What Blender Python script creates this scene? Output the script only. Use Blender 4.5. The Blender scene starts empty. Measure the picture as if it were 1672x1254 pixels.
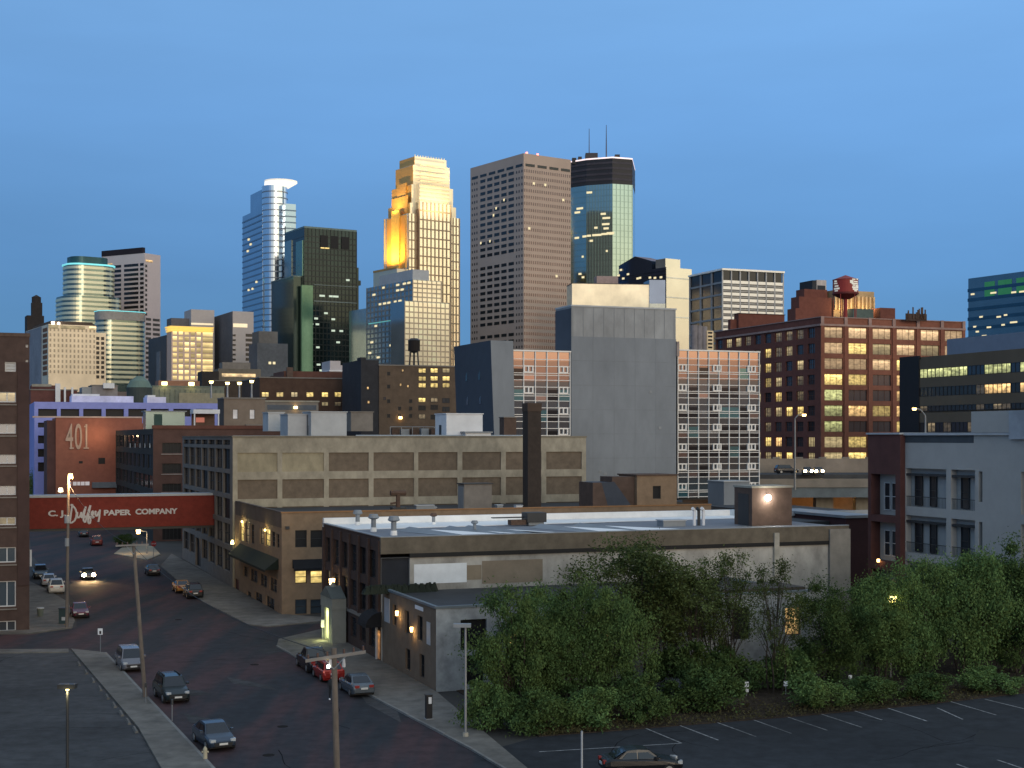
import bpy, math, random
import numpy as np
from mathutils import Vector, Matrix
R = math.radians
SC = bpy.context.scene
COL = SC.collection
# ------------------------------------------------------------------ camera
F, CX, HY, H = 2300.0, 836.0, 715.0, 19.0          # measured: focal (px of a 1672 px frame), horizon row, eye height
cam_d = bpy.data.cameras.new("camera"); cam = bpy.data.objects.new("camera", cam_d); COL.objects.link(cam)
cam.location = (0, 0, H); cam.rotation_euler = (R(90), 0, 0)
cam_d.sensor_width = 36; cam_d.lens = 36*F/1672; cam_d.shift_y = (HY-627)/1672
cam_d.clip_start = .5; cam_d.clip_end = 9000
SC.camera = cam
# ------------------------------------------------------------------ sky and light
SC.view_settings.view_transform = 'Standard'; SC.view_settings.look = 'None'
SC.view_settings.exposure = 0.0; SC.view_settings.gamma = 1
SUN = Vector((.80, -.60, .10)).normalized()         # the set sun's side of the sky: behind the camera, to the right
W = bpy.data.worlds.new("World"); SC.world = W; W.use_nodes = True
nt = W.node_tree; N = nt.nodes; L = nt.links
for n in list(N): N.remove(n)
def nd(t, **k):
    n = N.new(t)
    for a, b in k.items(): setattr(n, a, b)
    return n
def ramp_to(n, stops):
    e = n.color_ramp.elements
    while len(e) > 1: e.remove(e[0])
    e[0].position = stops[0][0]; e[0].color = (*stops[0][1], 1)
    for p, c in stops[1:]:
        x = e.new(p); x.color = (*c, 1)
def math_n(op, a, b=None, clamp=False):
    n = nd('ShaderNodeMath', operation=op, use_clamp=clamp)
    for i, v in enumerate((a, b)):
        if v is None: continue
        if isinstance(v, (int, float)): n.inputs[i].default_value = v
        else: L.new(v, n.inputs[i])
    return n.outputs[0]
tc = nd('ShaderNodeTexCoord'); sep = nd('ShaderNodeSeparateXYZ'); L.new(tc.outputs['Generated'], sep.inputs[0])
X_, Y_, Z_ = sep.outputs
east = nd('ShaderNodeValToRGB'); L.new(Z_, east.inputs[0])
ramp_to(east, [(0, (.075,.22,.44)), (.05, (.105,.275,.51)), (.12, (.118,.30,.60)), (.22, (.165,.385,.76)), (.33, (.20,.43,.80)), (.5, (.34,.50,.72)), (1, (.46,.54,.64))])
glow = nd('ShaderNodeValToRGB'); L.new(Z_, glow.inputs[0])
ramp_to(glow, [(0, (.12,.085,.085)), (.028, (.30,.24,.25)), (.050, (1.5,.72,.42)), (.075, (1.9,1.4,.82)), (.12, (1.9,1.7,1.2)), (.2, (1.6,1.65,1.4)), (.32, (.95,1.1,1.1)), (.6, (.75,.8,.8)), (1, (.46,.54,.64))])
dot = math_n('ADD', math_n('MULTIPLY', X_, SUN.x), math_n('MULTIPLY', Y_, SUN.y))
fac = math_n('POWER', math_n('MULTIPLY', math_n('ADD', dot, .12), .893, True), 1.3)
side = math_n('MULTIPLY_ADD', X_, .22); side.node.inputs[2].default_value = .97
mul = nd('ShaderNodeVectorMath', operation='SCALE'); L.new(east.outputs[0], mul.inputs[0]); L.new(side, mul.inputs['Scale'])
cmap = nd('ShaderNodeMapping'); cmap.inputs['Scale'].default_value = (2.2, 2.2, 11); L.new(tc.outputs['Generated'], cmap.inputs[0])
cn = nd('ShaderNodeTexNoise'); cn.inputs['Scale'].default_value = 2.0; cn.inputs['Detail'].default_value = 6; L.new(cmap.outputs[0], cn.inputs[0])
cr0 = nd('ShaderNodeMapRange'); L.new(cn.outputs[0], cr0.inputs[0]); cr0.inputs[1].default_value = .35; cr0.inputs[2].default_value = .75; cr0.inputs[3].default_value = .975; cr0.inputs[4].default_value = 1.06
mul2 = nd('ShaderNodeVectorMath', operation='SCALE'); L.new(mul.outputs[0], mul2.inputs[0]); L.new(cr0.outputs[0], mul2.inputs['Scale'])   # thin uneven high cloud
mix = nd('ShaderNodeMix', data_type='RGBA'); L.new(fac, mix.inputs[0]); L.new(mul2.outputs[0], mix.inputs[6]); L.new(glow.outputs[0], mix.inputs[7])
sky = nd('ShaderNodeTexSky', sky_type='NISHITA', sun_disc=False)
sky.sun_elevation = math.asin(SUN.z)*.5; sky.sun_rotation = math.atan2(SUN.x, SUN.y)
addn = nd('ShaderNodeMix', data_type='RGBA', blend_type='ADD'); addn.inputs[0].default_value = .003
L.new(mix.outputs[2], addn.inputs[6]); L.new(sky.outputs[0], addn.inputs[7])
bg = nd('ShaderNodeBackground'); L.new(addn.outputs[2], bg.inputs[0]); bg.inputs[1].default_value = 1.0
wo = nd('ShaderNodeOutputWorld'); L.new(bg.outputs[0], wo.inputs[0])
sd = bpy.data.lights.new("sun", 'SUN'); sd.energy = .75; sd.angle = R(25); sd.color = (1, .80, .60)
so = bpy.data.objects.new("sun", sd); COL.objects.link(so); so.rotation_euler = Vector((.36,-.93,.11)).to_track_quat('Z', 'Y').to_euler()
# ------------------------------------------------------------------ materials
MATS = {}
def M(name, col, rough=.85, spec=.3, metal=0., var=.22, scale=.6, streak=.0, col2=None, big=.07, emit=None, es=1.0, orand=0, along=None):
    if name in MATS: return MATS[name]
    m = bpy.data.materials.new(name); m.use_nodes = True; MATS[name] = m
    t = m.node_tree; b = t.nodes['Principled BSDF']
    b.inputs['Roughness'].default_value = rough; b.inputs['Specular IOR Level'].default_value = spec; b.inputs['Metallic'].default_value = metal
    g = t.nodes.new('ShaderNodeNewGeometry'); oi = t.nodes.new('ShaderNodeObjectInfo')
    n1 = t.nodes.new('ShaderNodeTexNoise'); n1.inputs['Scale'].default_value = scale; n1.inputs['Detail'].default_value = 6; n1.inputs['Roughness'].default_value = .65
    mp = t.nodes.new('ShaderNodeMapping'); t.links.new(g.outputs['Position'], mp.inputs[0]); mp.inputs['Scale'].default_value = (1, 1, 1-.85*streak)
    t.links.new(mp.outputs[0], n1.inputs[0])
    n2 = t.nodes.new('ShaderNodeTexNoise'); n2.inputs['Scale'].default_value = big; n2.inputs['Detail'].default_value = 4
    if along is None: t.links.new(g.outputs['Position'], n2.inputs[0])
    else:                                                             # streaks that run along the street
        ma = t.nodes.new('ShaderNodeMapping'); ma.inputs['Rotation'].default_value = (0, 0, -along); ma.inputs['Scale'].default_value = (1, .13, 1)
        t.links.new(g.outputs['Position'], ma.inputs[0]); t.links.new(ma.outputs[0], n2.inputs[0])
    mr = t.nodes.new('ShaderNodeMapRange'); t.links.new(n1.outputs[0], mr.inputs[0])
    mr.inputs[1].default_value = .25; mr.inputs[2].default_value = .75; mr.inputs[3].default_value = 1-var; mr.inputs[4].default_value = 1+var
    m2 = t.nodes.new('ShaderNodeMapRange'); t.links.new(n2.outputs[0], m2.inputs[0])
    m2.inputs[1].default_value = .3; m2.inputs[2].default_value = .7; m2.inputs[3].default_value = 1-var*.7; m2.inputs[4].default_value = 1+var*.7
    mm = t.nodes.new('ShaderNodeMath'); mm.operation = 'MULTIPLY'; t.links.new(mr.outputs[0], mm.inputs[0]); t.links.new(m2.outputs[0], mm.inputs[1])
    if orand:
        m4 = t.nodes.new('ShaderNodeMapRange'); t.links.new(oi.outputs['Random'], m4.inputs[0]); m4.inputs[3].default_value = 1-orand; m4.inputs[4].default_value = 1+orand
        m5 = t.nodes.new('ShaderNodeMath'); m5.operation = 'MULTIPLY'; t.links.new(mm.outputs[0], m5.inputs[0]); t.links.new(m4.outputs[0], m5.inputs[1]); mm = m5
    sc = t.nodes.new('ShaderNodeVectorMath'); sc.operation = 'SCALE'; t.links.new(mm.outputs[0], sc.inputs['Scale'])
    if col2:
        mx = t.nodes.new('ShaderNodeMix'); mx.data_type = 'RGBA'; mx.inputs[6].default_value = (*col, 1); mx.inputs[7].default_value = (*col2, 1)
        m3 = t.nodes.new('ShaderNodeMapRange'); t.links.new(n2.outputs[0], m3.inputs[0]); m3.inputs[1].default_value = .42; m3.inputs[2].default_value = .58
        t.links.new(m3.outputs[0], mx.inputs[0]); t.links.new(mx.outputs[2], sc.inputs[0])
    else: sc.inputs[0].default_value = col
    t.links.new(sc.outputs[0], b.inputs['Base Color'])
    if emit:
        b.inputs['Emission Color'].default_value = (*emit, 1); b.inputs['Emission Strength'].default_value = es
    return m
def glass(name, col, rough=.1, metal=.75, var=.15, scale=.08):
    return M(name, col, rough, .6, metal, var, scale)
def lit(name, col, s=1.0, scale=1.1, lo=.35):
    """a lit room seen through its window: brighter lamps, dimmer furniture and blinds"""
    if name in MATS: return MATS[name]
    m = bpy.data.materials.new(name); m.use_nodes = True; MATS[name] = m
    t = m.node_tree; b = t.nodes['Principled BSDF']; b.inputs['Base Color'].default_value = (.05,.05,.05,1); b.inputs['Roughness'].default_value = .15
    g = t.nodes.new('ShaderNodeNewGeometry'); oi = t.nodes.new('ShaderNodeObjectInfo')
    mp = t.nodes.new('ShaderNodeMapping'); mp.inputs['Scale'].default_value = (1, 1, 1.8); t.links.new(g.outputs['Position'], mp.inputs[0])
    n = t.nodes.new('ShaderNodeTexNoise'); n.inputs['Scale'].default_value = scale; n.inputs['Detail'].default_value = 3; t.links.new(mp.outputs[0], n.inputs[0])
    r = t.nodes.new('ShaderNodeMapRange'); r.inputs[1].default_value = .32; r.inputs[2].default_value = .68; r.inputs[3].default_value = lo; r.inputs[4].default_value = 1.25
    t.links.new(n.outputs[0], r.inputs[0])
    r2 = t.nodes.new('ShaderNodeMapRange'); r2.inputs[3].default_value = .38*s; r2.inputs[4].default_value = 1.3*s; t.links.new(oi.outputs['Random'], r2.inputs[0])
    mu = t.nodes.new('ShaderNodeMath'); mu.operation = 'MULTIPLY'; t.links.new(r.outputs[0], mu.inputs[0]); t.links.new(r2.outputs[0], mu.inputs[1])
    gc_ = t.nodes.new('ShaderNodeTexCoord'); sp = t.nodes.new('ShaderNodeSeparateXYZ'); t.links.new(gc_.outputs['Generated'], sp.inputs[0])
    cr_ = t.nodes.new('ShaderNodeValToRGB'); e = cr_.color_ramp.elements; e[0].position = 0; e[0].color = (.35,.35,.35,1); e[1].position = .45; e[1].color = (.72,.72,.72,1)
    for p_, v_ in ((.68,.85),(.78,1.35),(.86,1.5),(.93,.9),(1,.6)): x = e.new(p_); x.color = (v_,v_,v_,1)
    t.links.new(sp.outputs[2], cr_.inputs[0])                       # dark furniture below, bright ceiling lamps above
    wr = t.nodes.new('ShaderNodeMath'); wr.operation = 'FRACT'; w7 = t.nodes.new('ShaderNodeMath'); w7.operation = 'MULTIPLY'; w7.inputs[1].default_value = 7.31; t.links.new(oi.outputs['Random'], w7.inputs[0]); t.links.new(w7.outputs[0], wr.inputs[0])
    th = t.nodes.new('ShaderNodeMath'); th.operation = 'GREATER_THAN'; t.links.new(sp.outputs[2], th.inputs[0]); sb = t.nodes.new('ShaderNodeMapRange'); t.links.new(wr.outputs[0], sb.inputs[0]); sb.inputs[3].default_value = .35; sb.inputs[4].default_value = 1.6; t.links.new(sb.outputs[0], th.inputs[1])
    mxb = t.nodes.new('ShaderNodeMix'); mxb.data_type = 'FLOAT'; t.links.new(th.outputs[0], mxb.inputs[0]); t.links.new(cr_.outputs[0], mxb.inputs[2]); mxb.inputs[3].default_value = .62   # a blind drawn down to a height of its own
    mu2 = t.nodes.new('ShaderNodeMath'); mu2.operation = 'MULTIPLY'; t.links.new(mu.outputs[0], mu2.inputs[0]); t.links.new(mxb.outputs[0], mu2.inputs[1])
    b.inputs['Emission Color'].default_value = (*col, 1); t.links.new(mu2.outputs[0], b.inputs['Emission Strength'])
    return m
def glow_mat(name, col, s):
    m = M(name, col, .5); b = m.node_tree.nodes['Principled BSDF']; b.inputs['Emission Color'].default_value = (*col, 1); b.inputs['Emission Strength'].default_value = s
    return m
# ------------------------------------------------------------------ geometry helpers
class MB:
    def __init__(s): s.v = []; s.f = []; s.m = []
    def face(s, pts, m=0):
        i = len(s.v); s.v += [tuple(p) for p in pts]; s.f.append(tuple(range(i, i+len(pts)))); s.m.append(m)
    def box(s, x0, x1, y0, y1, z0, z1, m=0):
        i = len(s.v)
        s.v += [(x0,y0,z0),(x1,y0,z0),(x1,y1,z0),(x0,y1,z0),(x0,y0,z1),(x1,y0,z1),(x1,y1,z1),(x0,y1,z1)]
        s.f += [tuple(i+k for k in q) for q in ((0,3,2,1),(4,5,6,7),(0,1,5,4),(1,2,6,5),(2,3,7,6),(3,0,4,7))]; s.m += [m]*6
        return s
    def prism(s, poly, z0, z1, m=0, poly2=None, cap=True):
        n = len(poly); q = poly2 or poly; i = len(s.v)
        s.v += [(p[0],p[1],z0) for p in poly]+[(p[0],p[1],z1) for p in q]
        for k in range(n):
            s.f.append((i+k, i+(k+1)%n, i+n+(k+1)%n, i+n+k)); s.m.append(m)
        if cap:
            s.f.append(tuple(i+n+k for k in range(n))); s.m.append(m)
            s.f.append(tuple(i+k for k in reversed(range(n)))); s.m.append(m)
        return s
    def cyl(s, cx, cy, r, z0, z1, n=16, r2=None, m=0):
        r2 = r if r2 is None else r2
        c = [(math.cos(2*math.pi*k/n), math.sin(2*math.pi*k/n)) for k in range(n)]
        return s.prism([(cx+r*a, cy+r*b) for a, b in c], z0, z1, m, [(cx+r2*a, cy+r2*b) for a, b in c])
    def tube(s, p, q, r, r2=None, n=6, m=0):
        p = Vector(p); q = Vector(q); d = (q-p)
        if d.length < 1e-6: return s
        d.normalize(); a = d.orthogonal().normalized(); b = d.cross(a); r2 = r if r2 is None else r2; i = len(s.v)
        for c, rr in ((p, r), (q, r2)):
            for k in range(n):
                t = 2*math.pi*k/n; s.v.append(tuple(c+(a*math.cos(t)+b*math.sin(t))*rr))
        for k in range(n):
            s.f.append((i+k, i+(k+1)%n, i+n+(k+1)%n, i+n+k)); s.m.append(m)
        s.f.append(tuple(i+n+k for k in range(n))); s.f.append(tuple(i+k for k in reversed(range(n)))); s.m += [m, m]
        return s
    def mesh(s, name, mats):
        me = bpy.data.meshes.new(name); me.from_pydata(s.v, [], s.f)
        for x in (mats if isinstance(mats, (list, tuple)) else [mats]): me.materials.append(x)
        if any(s.m): me.polygons.foreach_set('material_index', s.m)
        me.update(); return me
def inst(name, me, parent=None, loc=(0,0,0), ang=0, sc=None):
    o = bpy.data.objects.new(name, me); COL.objects.link(o); o.parent = parent; o.location = loc; o.rotation_euler = (0,0,ang)
    if sc: o.scale = sc
    return o
def part(name, mb, mats, parent=None, loc=(0,0,0), ang=0, label=None, smooth=False):
    me = mb.mesh(name, mats)
    if smooth: me.polygons.foreach_set('use_smooth', [True]*len(me.polygons))
    o = inst(name, me, parent, loc, ang)
    if label: o['label'] = label
    return o
def tag(o, label, cat, group=None, kind=None):
    if kind: o['kind'] = kind
    if label: o['label'] = label
    if cat: o['category'] = cat
    if group: o['group'] = group
    return o
def thing(name, label, cat, loc=(0,0,0), ang=0, group=None):
    return tag(inst(name, None, None, loc, ang), label, cat, group)
def box(name, parent, mat, x0, x1, y0, y1, z0, z1, label=None): return part(name, MB().box(x0,x1,y0,y1,z0,z1), mat, parent, label=label)
def struct(name, pts, z, mat, th=0):
    mb = MB()
    if th: mb.prism([(p[0],p[1]) for p in pts], z-th, z)
    else: mb.face([(p[0],p[1],z) for p in pts])
    return tag(part(name, mb, mat), None, None, kind='structure')
def gp(px, py, z=0):
    Y = (H-z)*F/(py-HY); return Vector(((px-CX)*Y/F, Y, z))
def at(px, py, Y): return Vector(((px-CX)*Y/F, Y, H-(py-HY)*Y/F))
A = math.atan2(.357, .934)      # the warehouse district's street grid
B = R(35)                       # the downtown grid
class Fr:
    """a building's plan frame: near corner seen at pixel column px, Y metres away, front face along +x, street face along +y"""
    def __init__(s, px, Y, rot=A):
        s.O = Vector(((px-CX)*Y/F, Y)); s.a = rot; s.ex = Vector((math.cos(rot), math.sin(rot))); s.ey = Vector((-math.sin(rot), math.cos(rot)))
    def wx(s, px, y=0):
        k = (px-CX)/F; P = s.O+y*s.ey; return (k*P.y-P.x)/(s.ex.x-k*s.ex.y)
    def dy(s, px, x=0):
        k = (px-CX)/F; P = s.O+x*s.ex; return (k*P.y-P.x)/(s.ey.x-k*s.ey.y)
    def z(s, py, x=0, y=0): return H-(py-HY)*(s.O+x*s.ex+y*s.ey).y/F
    def px(s, x, y): P = s.O+x*s.ex+y*s.ey; return CX+F*P.x/P.y
    def w(s, x, y, z=0): P = s.O+x*s.ex+y*s.ey; return Vector((P.x, P.y, z))
    def loc(s, p): d = Vector((p[0], p[1]))-s.O; return (d.dot(s.ex), d.dot(s.ey))
    def thing(s, name, label, cat, group=None): return thing(name, label, cat, (s.O.x, s.O.y, 0), s.a, group)
LEFT = -math.pi/2               # heading of a street-side (left) face, run from its far end to its near end
def fpt(org, ang, u, z, out=0): # a point of a wall face: u along it, out proud of it
    return (org[0]+u*math.cos(ang)+out*math.sin(ang), org[1]+u*math.sin(ang)-out*math.cos(ang), z)
def wall(mb, org, ang, Wd, z0, z1, wins=(), rec=.25, m=0):
    """one wall face as quads, with real openings and reveals"""
    us = sorted({0., Wd, *[round(w[0],4) for w in wins], *[round(w[1],4) for w in wins]})
    zs = sorted({z0, z1, *[round(w[2],4) for w in wins], *[round(w[3],4) for w in wins]})
    for i in range(len(us)-1):
        for j in range(len(zs)-1):
            cu = (us[i]+us[i+1])/2; cz = (zs[j]+zs[j+1])/2
            if any(w[0] < cu < w[1] and w[2] < cz < w[3] for w in wins): continue
            mb.face([fpt(org,ang,us[i],zs[j]), fpt(org,ang,us[i+1],zs[j]), fpt(org,ang,us[i+1],zs[j+1]), fpt(org,ang,us[i],zs[j+1])], m)
    for w in wins:
        a, b, c, d = w[:4]
        for (u0,za,u1,zb) in ((a,c,b,c),(b,c,b,d),(b,d,a,d),(a,d,a,c)):
            mb.face([fpt(org,ang,u0,za), fpt(org,ang,u1,zb), fpt(org,ang,u1,zb,-rec), fpt(org,ang,u0,za,-rec)], m)
WIN = {}
def win_mesh(w, h, pane, frame, nx=1, nz=1, ft=.07):
    k = (round(w,2), round(h,2), pane.name, frame.name, nx, nz, ft)
    if k in WIN: return WIN[k]
    mb = MB(); mb.box(0, w, .05, .08, 0, h, 1)
    mb.box(0, ft, -.04, .05, 0, h); mb.box(w-ft, w, -.04, .05, 0, h); mb.box(ft, w-ft, -.04, .05, 0, ft); mb.box(ft, w-ft, -.04, .05, h-ft, h)
    for i in range(1, nx): mb.box(w*i/nx-ft/2, w*i/nx+ft/2, -.03, .05, ft, h-ft)
    for j in range(1, nz): mb.box(ft, w-ft, -.025, .05, h*j/nz-ft/2, h*j/nz+ft/2)
    WIN[k] = mb.mesh('window', [frame, pane]); return WIN[k]
def window(parent, org, ang, u0, u1, z0, z1, pane, frame, nx=1, nz=1, ft=.07, rec=.25, name='window', label=None):
    o = inst(name, win_mesh(u1-u0, z1-z0, pane, frame, nx, nz, ft), parent, fpt(org, ang, u0, z0, -rec+.09), ang)
    if label: o['label'] = label
    return o
def facade(parent, mb, org, ang, Wd, z0, z1, wins, frame, rec=.25, ft=.07):
    """wins: (u0,u1,z0,z1,pane[,nx,nz]); opening in the wall and the window as a part of its own"""
    wall(mb, org, ang, Wd, z0, z1, wins, rec)
    for w in wins: window(parent, org, ang, w[0], w[1], w[2], w[3], w[4], frame, *(w[5:7] if len(w) > 5 else (1,1)), ft=ft, rec=rec)
def text(parent, s, size, loc, ang, mat, sx=1, off=0, ext=.03, name='lettering', shear=0, align='LEFT'):
    c = bpy.data.curves.new(name, 'FONT'); c.body = s; c.size = size; c.offset = off; c.extrude = ext; c.shear = shear; c.align_x = align
    o = bpy.data.objects.new(name, c); COL.objects.link(o); bpy.context.view_layer.update()
    me = bpy.data.meshes.new_from_object(o.evaluated_get(bpy.context.evaluated_depsgraph_get())); bpy.data.objects.remove(o)
    me.materials.clear(); me.materials.append(mat)
    q = bpy.data.objects.new(name, me); COL.objects.link(q); q.parent = parent; q.location = loc; q.rotation_euler = (R(90), 0, ang); q.scale = (sx, 1, 1)
    return q
def lamp_light(name, parent, loc, col, watts, size=.1, spot=None, aim=None, blend=.6):
    d = bpy.data.lights.new(name, 'SPOT' if spot else 'POINT'); d.energy = watts; d.color = col; d.shadow_soft_size = size
    if spot: d.spot_size = R(spot); d.spot_blend = blend
    o = bpy.data.objects.new(name, d); COL.objects.link(o); o.parent = parent; o.location = loc
    if aim is not None: o.rotation_euler = Vector(aim).to_track_quat('-Z', 'Y').to_euler()
    return o
rng = random.Random(7)
A0 = math.atan2(.357, .934)
# ------------------------------------------------------------------ palette
asphalt = M('asphalt', (.050,.052,.056), .8, .3, var=.3, scale=.35, big=.05)
asphalt_lot = M('lot asphalt', (.052,.054,.057), .85, .2, var=.42, scale=.9, big=.09)
street_m = M('worn asphalt over brick', (.027,.030,.036), .8, .2, var=.42, scale=.9, col2=(.052,.029,.031), big=.30, along=A0)
pave = M('concrete pavement', (.135,.126,.112), .9, var=.42, scale=.7)
kerb_m = M('kerb concrete', (.19,.185,.175), .9, var=.25)
earth = M('dry leaf litter', (.045,.034,.026), .95, .1, var=.5, scale=1.5)
paint = M('worn road paint', (.24,.245,.25), .85, .1, var=.75, scale=2.5)
brick_dk = M('dark brown brick', (.075,.048,.040), .9, var=.25, scale=1.2)
brick_br = M('brown brick', (.105,.070,.055), .9, var=.25, scale=1.2)
brick_tan = M('tan brick', (.255,.175,.112), .9, var=.2, scale=1.1)
brick_red = M('red brick', (.25,.10,.066), .9, var=.2, scale=1.0)
brick_dred = M('deep red brick', (.17,.062,.046), .9, var=.2, scale=1.0)
conc = M('weathered concrete', (.30,.285,.24), .9, var=.25, scale=.7, streak=.6)
conc_g = M('grey painted concrete', (.20,.18,.16), .85, var=.2, scale=.8)
apt_glass = M('dark apartment glass', (.022,.026,.032), .15, .4, .0, var=.1)
stucco = M('whitewashed wall', (.42,.41,.39), .9, var=.3, scale=.6, streak=.5)
white = M('white paint', (.72,.73,.75), .7, var=.1)
whitem = M('white membrane roof', (.82,.81,.79), .7, var=.12)
greym = M('grey metal', (.24,.26,.28), .55, .4, .2, var=.15)
lgrey = M('pale grey metal', (.42,.44,.46), .6, .4, .1, var=.12)
dark = M('dark metal', (.03,.032,.035), .5, .4, var=.15)
rust = M('rusty steel', (.10,.062,.045), .8, var=.3, scale=3)
roof_dk = M('dark roofing', (.040,.042,.046), .8, .3, var=.3, scale=.4)
wood = M('weathered wood pole', (.15,.125,.105), .9, .2, var=.3, scale=4, streak=.8)
pane = glass('dark window glass', (.075,.085,.10), .08, .5)
pane_b = glass('blue window glass', (.13,.17,.21), .08, .7)
pane_k = M('black opening', (.010,.010,.012), .5, .3, var=.1)
lit_y = lit('lit room yellow', (1,.72,.23), 1.45, 1.1, .4)
lit_w = lit('lit room warm', (1,.62,.24), 1.45, .9, .3)
lit_d = lit('dim lit room', (.8,.6,.33), .32)
lit_b = lit('room behind pale blinds', (.85,.66,.33), .62, lo=.6)
lit_g = lit('greenish lit room', (.85,.88,.36), 1.15)
fr_dk = M('dark window frame', (.03,.03,.032), .6, var=.1)
fr_wh = M('white window frame', (.55,.55,.55), .6, var=.1)
steel = M('galvanised steel', (.28,.29,.30), .5, .5, .6, var=.15)
lamp_o = glow_mat('sodium lamp', (1,.62,.22), 9)
lamp_w = glow_mat('white lamp', (1,.93,.75), 12)
lamp_y = glow_mat('yellow lamp', (1,.78,.28), 8)
# ================================================================== ground, streets, pavements
struct('ground', [(-3000,-60),(3000,-60),(3000,6500),(-3000,6500)], -.02, M('city ground', (.05,.048,.045), .9, var=.3, scale=.05))
DIRS = Vector((-.357,.934)); DIRR = Vector((.934,.357))
def UV(u, v): p = DIRS*u+DIRR*v; return (p.x, p.y)      # u along the street, v across it (0 = under the camera)
G = lambda *pts: [tuple(gp(*p)[:2]) for p in pts]
struct('street', [UV(20,13), *G((333,1243),(170,1067),(118,1063),(-160,1063),(-160,1036),(48,1036),(125,1024),(125,985),(50,905),(50,884)), UV(420,12), UV(420,30), *G((262,925),(330,983),(405,1021),(560,1018)), *G((560,1036),(455,1045),(452,1056),(500,1083),(615,1142),(771,1225)), UV(20,28.5)], .0, street_m)
struct('left_parking_lot', [*G((-160,1063),(116,1061),(226,1190),(262,1254)), UV(40,10.5), (-60,40)], .004, asphalt_lot)
struct('left_pavement', [*G((116,1061),(170,1067),(333,1243)), UV(40,14.2), UV(40,10.7), *G((262,1254),(226,1190))], .12, pave, .14)
struct('kerb', [*G((170,1067),(174,1067),(339,1243)), UV(40,14.4), UV(40,14.2), *G((333,1243))], .125, kerb_m, .14)
struct('lot_end_pavement', G((-160,1063),(112,1061),(112,1066),(-160,1069)), .10, pave, .1)
struct('warehouse_pavement', G((-160,1036),(48,1036),(118,1026),(122,1015),(112,985),(80,966),(48,950),(-160,960)), .13, pave, .14)
struct('right_pavement', [*G((455,1045),(452,1056),(500,1083),(615,1142),(771,1225)), UV(30,28.6), UV(30,33.5), *G((900,1290),(712,1131),(528,1028))], .12, pave, .14)
struct('corner_pavement', G((262,925),(330,983),(405,1021),(440,1024),(560,1012),(460,1004),(280,905)), .12, pave, .14)
struct('far_pavement', G((186,905),(240,915),(262,906),(250,893),(208,888)), .12, M('lit pale pavement', (.27,.24,.18), .9), .14)  # paler, warmer pavement copy; the street lamp's light is in its colour
struct('right_parking_lot', [*G((771,1232),(880,1203),(1000,1194),(1300,1170),(1500,1152),(1760,1122)), (90,95), (90,20), UV(20,29.5)], .004, M('right lot asphalt', (.025,.028,.033), .85, .2, var=.42, scale=.9))
struct('planting_bed', [*G((745,1128),(880,1203),(1000,1194),(1300,1170),(1500,1152),(1760,1122)), (90,140), *G((1300,1060))], .05, earth, .1)
def strip(mb, a, b, w, z=.02):
    a = gp(*a); b = gp(*b); d = (b-a); d.z = 0; n = Vector((-d.y, d.x, 0)).normalized()*w/2
    mb.face([(*(a-n)[:2],z),(*(b-n)[:2],z),(*(b+n)[:2],z),(*(a+n)[:2],z)])
mk = 0
for a, b in (((1053,1189),(1113,1214)),((1110,1185),(1173,1209)),((1168,1179),(1234,1203)),((1231,1176),(1292,1198)),((1274,1167),(1351,1193)),((1334,1164),(1407,1188)),((1392,1160),(1440,1176)),((1442,1154),(1514,1178)),((1530,1156),(1572,1175)),((1549,1145),(1627,1168)),((1608,1142),(1690,1162)),((880,1228),(1113,1214)),((1628,1241),(1690,1262)),((1562,1248),(1600,1262))):
    mb = MB(); strip(mb, a, b, .13); o = part('parking_line', mb, paint); tag(o, None, None, 'white parking bay lines', 'structure')
mb = MB(); q = G((1590,1203),(1600,1192),(1690,1196),(1690,1224),(1592,1216)); mb.face([(x,y,.012) for x,y in q]); tag(part('asphalt_patch', mb, M('fresh asphalt', (.015,.017,.02), .8)), None, None, kind='structure')
for q in (G((258,1120),(330,1128),(345,1134),(275,1140)), G((300,1165),(375,1180),(380,1194),(310,1180)), G((575,1118),(640,1132),(655,1180),(600,1150)), G((370,1105),(440,1120),(455,1128),(380,1116)), G((420,1060),(520,1052),(525,1058),(430,1068))):
    mb = MB(); mb.face([(x,y,.010) for x,y in q]); tag(part('road_patch', mb, M('patched asphalt', (.05,.05,.052), .85, .15, var=.5, scale=1.2)), None, None, kind='structure')
for k in range(9):        # concrete wheel stops along the lot's kerb
    t = k/8; x = 134+t*92; y = 1082+t*108
    c = gp(x-5, y+3); mb = MB(); mb.prism([(-.9,-.12),(.9,-.12),(.9,.12),(-.9,.12)], 0, .14, 0, [(-.85,-.06),(.85,-.06),(.85,.06),(-.85,.06)])
    tag(part('wheel_stop', mb, M('stained stop concrete', (.12,.115,.105), .9), None, (c.x,c.y,.005), A+R(90)), 'short concrete wheel stop in the row along the left car park edge', 'wheel stop', 'wheel stops along the left car park edge')

# ================================================================== left brown warehouse (only its front shows)
f = Fr(48, 138.7); t = f.thing('brick_warehouse', 'dark brown brick warehouse filling the left edge beside the red skybridge', 'building')
top = f.z(550); Z = lambda y: f.z(y, -1)
x0 = -24.; wu = lambda px: f.wx(px)-x0
mb = MB(); wins = []
cols = [(-60,-30),(0-3,26)]
for y0, y1, pn in ((640,657,lit_b),(692,708,pane),(742,757,pane),(793,808,pane),(844,857,lit_b),(893,918,pane_b),(948,990,pane_b),(1013,1030,pane)):
    for a, b in cols: wins.append((max(.1,wu(a)), wu(b if y0!=844 else b), Z(y1), Z(y0), pn, 2, 1))
wins.append((wu(8), wu(26), Z(607), Z(591), M('white louvre', (.45,.45,.45)), 1, 3))
for y in (562,587): wins.append((wu(42), wu(46), Z(y+5), Z(y), white, 1, 1))
facade(t, mb, (x0,0), 0, -x0, 0, top, wins, fr_wh, .3, .1)
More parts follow.
